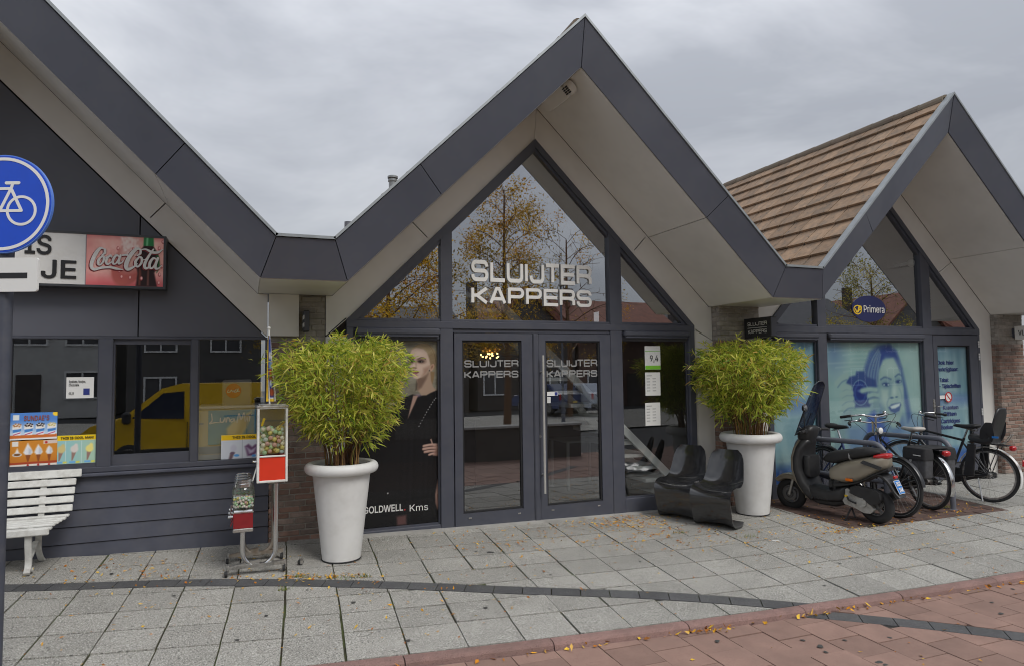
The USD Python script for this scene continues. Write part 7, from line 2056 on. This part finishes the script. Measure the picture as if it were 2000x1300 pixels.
def autumn_tree(x, y, h, r, zlow, seed, label, dens, cols, bare=False):
    rs = np.random.RandomState(seed)
    T = Thing('tree', label, 'tree', (x, y, G(np.clip(x, -8, 15), -14) - .1))
    T.part('trunk', tube(curve([(0, 0, 0), (.06, .03, h * .3), (-.05, .05, h * .6), (.0, 0, h * .92)], 12), np.linspace(.17, .03, 13), 9), 'stem_brown', smooth=True)
    ends = []
    lb_ = []
    for k in range(26):
        t = .25 + .7 * k / 26; a = k * 2.4 + rs.rand(); L_ = r * (1.15 - .65 * t) * rs.uniform(.8, 1.15)
        p = np.array([0, 0, h * t]); e = p + [L_ * math.cos(a), L_ * math.sin(a), L_ * rs.uniform(.15, .65)]
        c = curve([p, lerp(p, e, .5) + [0, 0, .2], e], 6); lb_.append(tube(c, np.linspace(.05 * (1.2 - t), .008, len(c)), 5, cap=False))
        for m_ in range(5):
            q = c[rs.randint(2, len(c))]; e2 = q + rs.normal(0, .55, 3) + [.3 * math.cos(a), .3 * math.sin(a), .2]
            lb_.append(tube([q, lerp(q, e2, .5) + rs.normal(0, .08, 3), e2], [.013, .008, .003], 4, cap=False)); ends += [e2, lerp(q, e2, .6)]
    T.part('limbs', join(*lb_), 'stem_brown', kind='stuff')
    V, Fc, C = [], [], []; nn = 0
    for e in ends:
        if bare and rs.rand() < .85 or e[2] < zlow:
            continue
        if rs.rand() > dens:
            continue
        cc = cols[rs.randint(len(cols))]
        for k in range(80):
            p = e + rs.normal(0, .22, 3); d_ = rs.normal(0, 1, 3); d_ /= np.linalg.norm(d_); s_ = np.cross(d_, rs.normal(0, 1, 3)); s_ /= np.linalg.norm(s_); l_ = rs.uniform(.032, .07)
            V += [p, p + d_ * l_ + s_ * l_ * .45, p + d_ * l_ * 2, p + d_ * l_ - s_ * l_ * .45]; Fc += [(nn, nn + 1, nn + 2), (nn, nn + 2, nn + 3)]; nn += 4
            C += [np.array(cc) * rs.uniform(.7, 1.25)] * 4
    T.part('crown', (np.array(V), np.array(Fc)), 'leaf_fallen', kind='stuff', Cd=np.clip(np.array(C), 0, 1))


OC = [sr(230, 184, 48), sr(214, 156, 38), sr(190, 154, 48), sr(150, 126, 44)]
x, z = RF(984, 335, -18); autumn_tree(x, -18, z + .3, 2.2, 2.2, 1, 'tall orange leaved tree mirrored in the middle of the salon gable', .72, OC)
x, z = RF(760, 490, -14.5); autumn_tree(x, -14.5, z + 1.0, 2.9, 1.8, 2, 'round orange tree mirrored in the left corner pane of the salon', .72, OC)
x, z = RF(1105, 420, -21); autumn_tree(x, -21, z, 3.0, 2.5, 3, 'nearly bare tree mirrored right of the salon lettering', .5, OC, bare=True)
x, z = RF(1700, 520, -18); autumn_tree(x, -18, z + .6, 2.6, 2.0, 4, 'yellow tree mirrored in the tobacco shop gable', .35, [sr(190, 170, 60), sr(150, 140, 50), sr(120, 120, 46)])
LG = Thing('street_lamp', 'grey street lamp post mirrored in the salon gable', 'street lamp', (RF(1094, 500, -15)[0], -15, -.5))
LG.part('post', lathe([(0, 0), (.08, 0), (.07, 1.0), (.045, 1.1), (.035, 5.4), (0, 5.4)], 14), 'rack_paint', smooth=40); LG.part('lamp_head', cbox(-.1, .1, -.05, .55, 5.36, 5.46, .03), 'grey_paint')


def motor(name, label, cat, x, y, rz, L_, prof, glass, w, colour, wheels, trim):
    """Road vehicle from its side outline (forward +x)."""
    T = Thing(name, label, cat, (x, y, G(np.clip(x, -8, 15), max(y, -12)) - .06), rz)
    g_ = Polygon(prof).buffer(.06).buffer(-.06)
    secs = []
    zs_ = np.array([p[1] for p in prof]); zmid = (zs_.max() + zs_.min()) / 2
    v, f = tri(trimesh.creation.extrude_polygon(g_, w, engine='earcut'))
    V = np.stack([v[:, 0], v[:, 2] - w / 2, v[:, 1]], 1)
    tum = np.clip((V[:, 2] - .95) / 1.0, 0, 1); V[:, 1] *= 1 - .16 * tum
    b_ = T.part('body', fixn((V - [L_ / 2, 0, .8], f))[0:1] and (V, fixn((V - V.mean(0), f))[1]), colour)
    for q in glass:
        for s_ in (-1, 1):
            P = [(a, s_ * (w / 2 * (1 - .16 * np.clip((b - .95) / 1.0, 0, 1)) + .004), b) for a, b in q]
            T.part('side_window', slab(P if s_ < 0 else P[::-1], .006), 'screen_tint')
    for xw in wheels:
        for s_ in (-1, 1):
            wl_ = T.part('wheel', move(wheel_mesh(.32, .19, 0), (xw, s_ * (w / 2 - .09), .32)), 'rubber', smooth=35)
            T.part('rim', move(disc_y(0, .20, -.098, .098), (xw, s_ * (w / 2 - .09), .32)), 'steel', parent=wl_)
    for s_ in (-1, 1):
        T.part('headlight', cbox(L_ - .25, L_ - .02, s_ * w * .36 - .14, s_ * w * .36 + .14, .70, .86, .03), 'white_plain')
        T.part('tail_lamp', cbox(-.01, .08, s_ * w * .42 - .07, s_ * w * .42 + .07, .72, 1.0, .02), 'lamp_red')
        T.part('door_handle', cbox(L_ * .52, L_ * .52 + .16, s_ * w / 2 - .012, s_ * w / 2 + .012, .98, 1.02, .006) if s_ < 0 else cbox(L_ * .52, L_ * .52 + .16, s_ * w / 2 - .012, s_ * w / 2 + .012, .98, 1.02, .006), 'black_plastic')
    T.part('bumper', cbox(-.05, .12, -w / 2 + .05, w / 2 - .05, .30, .52, .04), trim); T.part('bumper', cbox(L_ - .12, L_ + .05, -w / 2 + .05, w / 2 - .05, .28, .50, .04), trim)
    if name == 'parked_van':
        for s_ in (-1, 1):
            T.part('sill_trim', cbox(.3, L_ - .3, s_ * w / 2 - .02, s_ * w / 2 + .02, .34, .50, .015), 'black_plastic')
            T.part('slide_rail', cbox(.35, 2.2, s_ * w / 2 - .015, s_ * w / 2 + .008, 1.14, 1.17, .005), 'black_plastic')
            T.part('wing_mirror', cbox(4.0, 4.16, s_ * (w / 2 + .10) - .09, s_ * (w / 2 + .10) + .09, 1.05, 1.30, .04), 'black_plastic')
            for x_ in (1.72, 2.93):
                T.part('door_seam', box(x_ - .008, x_ + .008, s_ * w / 2 - .004, s_ * w / 2 + .004, .5, 1.05), 'joint_black')
    T.part('number_plate', box(-.056, -.05, -.26, .26, .56, .67), 'letter_yellow')
    return T


mat('van_yellow', (.80, .50, .012), .35, coat=.4); mat('car_blue', (.05, .07, .16), .3, coat=.5); mat('car_pale', (.42, .47, .55), .3, coat=.5)
vx = RF(148, 800, -8.7)[0]
motor('parked_van', 'yellow delivery van parked behind the photographer, mirrored in the snack bar windows', 'van', vx + 5.0, -9.65, math.pi, 5.0,
      [(0, .32), (5.0, .32), (5.0, .80), (4.75, 1.02), (4.2, 1.16), (3.45, 1.78), (3.1, 1.88), (.1, 1.88), (0, 1.7)], [[(3.0, 1.12), (4.0, 1.16), (3.42, 1.68), (3.0, 1.72)]], 1.9, 'van_yellow', (.95, 4.05), 'rubber')
CAR = [(0, .32), (4.1, .32), (4.12, .66), (3.9, .82), (3.05, .95), (2.5, 1.40), (2.2, 1.45), (.75, 1.45), (.25, 1.05), (0, .98)]
CG = [[(.55, 1.0), (1.25, 1.0), (1.25, 1.36), (.85, 1.36)], [(1.33, 1.0), (2.85, 1.0), (2.42, 1.34), (1.33, 1.37)]]
xb = RF(1117, 780, -21)[0]
motor('parked_car', 'dark blue car with yellow plate mirrored in the right salon door', 'car', xb, -21, math.radians(-100), 4.1, CAR, CG, 1.68, 'car_blue', (.75, 3.3), 'black_plastic')
xb = RF(1168, 770, -21)[0]
motor('parked_car', 'pale blue car mirrored at the edge of the right salon door', 'car', xb, -20.4, math.radians(-97), 4.1, CAR, CG, 1.68, 'car_pale', (.75, 3.3), 'black_plastic')
xa, xb = RF(880, 870, -6.9)[0], RF(1135, 870, -6.9)[0]
LW = Thing('low_wall', 'low dark brick garden wall mirrored in the lower part of the salon doors', 'wall', ((xa + xb) / 2, -7.1, G(5, -7)), local=False)
LW.part('brickwork', box(xa, xb, -7.25, -6.95, -.4, .40), 'house_dark'); LW.part('coping', cbox(xa - .03, xb + .03, -7.28, -6.92, .40, .46, .01), 'concrete')

# ------------------------------------------------------------------ fallen leaves and weeds
rs = np.random.RandomState(5)
V, Fc, C = [], [], []
LC = np.array([sr(216, 158, 40), sr(196, 128, 36), sr(224, 184, 66), sr(168, 104, 40), sr(200, 160, 84), sr(150, 96, 48)])


def leaf(x, y, z, L_, flat=.25):
    n = len(V); a = rs.rand() * 2 * math.pi; w = L_ * rs.uniform(.16, .30)
    d_ = np.array([math.cos(a), math.sin(a), rs.normal(0, flat)]); s_ = np.array([-math.sin(a), math.cos(a), rs.normal(0, flat)])
    p = np.array([x, y, z + .004 + .2 * L_ * abs(rs.normal(0, flat)) + L_ * max(0, -d_[2])])
    for q in (p, p + d_ * L_ * .35 + s_ * w, p + d_ * L_ * .45 + [0, 0, -.06 * L_], p + d_ * L_ * .35 - s_ * w, p + d_ * L_ + [0, 0, rs.normal(0, .1) * L_]):
        V.append(np.array([q[0], q[1], max(q[2], z + .0015)]))
    Fc.extend([(n, n + 2, n + 1), (n, n + 3, n + 2), (n + 1, n + 2, n + 4), (n + 2, n + 3, n + 4)])
    C.extend([LC[rs.choice(6, p=[.26, .2, .2, .14, .12, .08])] * rs.uniform(.75, 1.1)] * 5)


def onpave(x, y, L_, f_=.25):
    if y < YIN(x) - KW:
        leaf(x, y, G(x, y) - DROP, L_, f_)
    elif y < -0.03:
        leaf(x, y, G(x, y), L_, f_)


for cx, cy, sx, sy, n_ in ((1235, 1018, 42, 9, 330), (1290, 1040, 55, 16, 150), (1130, 1035, 80, 18, 170), (1000, 1060, 90, 25, 110), (1420, 1050, 60, 14, 60), (640, 1126, 45, 3, 70), (560, 1128, 60, 6, 40), (250, 1120, 130, 14, 75), (350, 1100, 110, 20, 60), (1600, 1025, 60, 14, 120), (1720, 1025, 90, 12, 120), (1860, 1000, 70, 10, 110), (1640, 1035, 30, 4, 60), (1600, 1075, 130, 20, 60), (1900, 1060, 80, 30, 40), (900, 1120, 150, 30, 60), (400, 1180, 200, 40, 45), (800, 1200, 160, 40, 30)):
    for k in range(n_):
        p = GP(cx + rs.normal(0, sx), min(max(cy + rs.normal(0, sy), 965), 1290))
        onpave(p[0], p[1], rs.uniform(.020, .044))
for k in range(420):                                           # gutter along the kerb
    x = rs.uniform(.6, 7.5); c_ = .5 + .5 * math.sin(x * 3.1 + 2 * math.sin(x * 1.7))
    if rs.rand() > .25 + .75 * c_ ** 2:
        continue
    y = YIN(x) - KW - abs(rs.normal(0, .022)) - .002
    leaf(x, y, G(x, y) - DROP, rs.uniform(.02, .055), .5)
for k in range(150):
    x, y = rs.uniform(-2, 8), rs.uniform(-3.0, -.1); onpave(x, y, rs.uniform(.016, .034))
for k in range(60):
    x, y = rs.uniform(1, 7), rs.uniform(-4.6, -3.4); onpave(x, y, rs.uniform(.018, .04))
for i in range(-3, 24):                                        # caught in the joints
    for k in range(9):
        t = rs.uniform(-3.2, 2.9); q = lattice(i + rs.normal(0, .012), t) if rs.rand() < .6 else lattice(i + rs.rand(), round(t) + rs.normal(0, .02))
        onpave(q[0], q[1], rs.uniform(.012, .026))
gs = []
for px, py, r_ in ((958, 1078, .028), (930, 1076, .014), (948, 1187, .02), (797, 1251, .018), (1401, 1252, .018), (1610, 1143, .012), (1602, 1262, .022), (1568, 1250, .014), (1613, 1273, .014), (1650, 1250, .012), (1738, 1245, .013), (1937, 1176, .014), (1955, 1198, .02), (1978, 1150, .015), (1717, 1293, .02), (1729, 1298, .014), (690, 1176, .018), (520, 1202, .014), (463, 1250, .016), (218, 1120, .016), (340, 1163, .012), (600, 1152, .012), (1075, 1122, .012), (1180, 1150, .01), (1250, 1096, .012), (1480, 1066, .014), (1640, 1100, .012)):
    on_road = GP(px, py)[1] < YIN(GP(px, py)[0]) - KW
    p = GP(px, py, -DROP if on_road else 0); a = np.arange(10) / 10 * 2 * math.pi
    rr = r_ * (1 + .25 * np.sin(2 * a + px) + .15 * np.sin(3 * a + py))
    ring = np.stack([p[0] + rr * np.cos(a) * 1.2, p[1] + rr * np.sin(a), [G(p[0] + r2 * math.cos(b) * 1.2, p[1] + r2 * math.sin(b)) - (DROP if on_road else 0) + .0045 for r2, b in zip(rr, a)]], 1)
    gs.append((np.vstack([ring, [p[0], p[1], p[2] + .0065]]), np.array([(i, (i + 1) % 10, 10) for i in range(10)])))
single('gum_spots', join(*gs), mat('gum_dark', (.055, .053, .05), .7), 'dark trodden chewing gum spots on the grey and red tiles', 'gum', kind='stuff')
single('fallen_leaves', (np.array(V), np.array(Fc)), 'leaf_fallen', 'yellow autumn leaves scattered over tiles, kerb and parking strip', 'leaves', kind='stuff', Cd=np.clip(np.array(C), 0, 1))
V, Fc, C = [], [], []
GC_ = [sr(96, 120, 36), sr(120, 140, 44), sr(70, 92, 30), sr(150, 140, 60)]
for (px, py, n_, sp) in ((582, 1126, 34, .03), (600, 1127, 20, .04), (690, 1128, 40, .06), (654, 1128, 24, .04), (1848, 990, 50, .05), (712, 1126, 20, .03), (1330, 1040, 26, .05), (1460, 1048, 30, .10), (555, 1152, 18, .02), (559, 1150, 16, .02)):
    b_ = GP(px, py)
    for k in range(n_):
        p = b_ + [rs.normal(0, sp), rs.normal(0, sp * .3), 0]; p[2] = G(p[0], p[1]); a = rs.rand() * 6.28; h_ = rs.uniform(.015, .05)
        d_ = np.array([math.cos(a) * .6, math.sin(a) * .6, 1]) * h_; s_ = np.array([-math.sin(a), math.cos(a), 0]) * .0025
        n = len(V); V += [p - s_, p + s_, p + d_]; Fc.append((n, n + 1, n + 2)); C += [GC_[rs.randint(4)]] * 3
single('weeds', (np.array(V), np.array(Fc)), 'leaf_bamboo', 'small green weeds growing from paving joints and beside the hoop', 'weeds', kind='stuff', Cd=np.array(C))
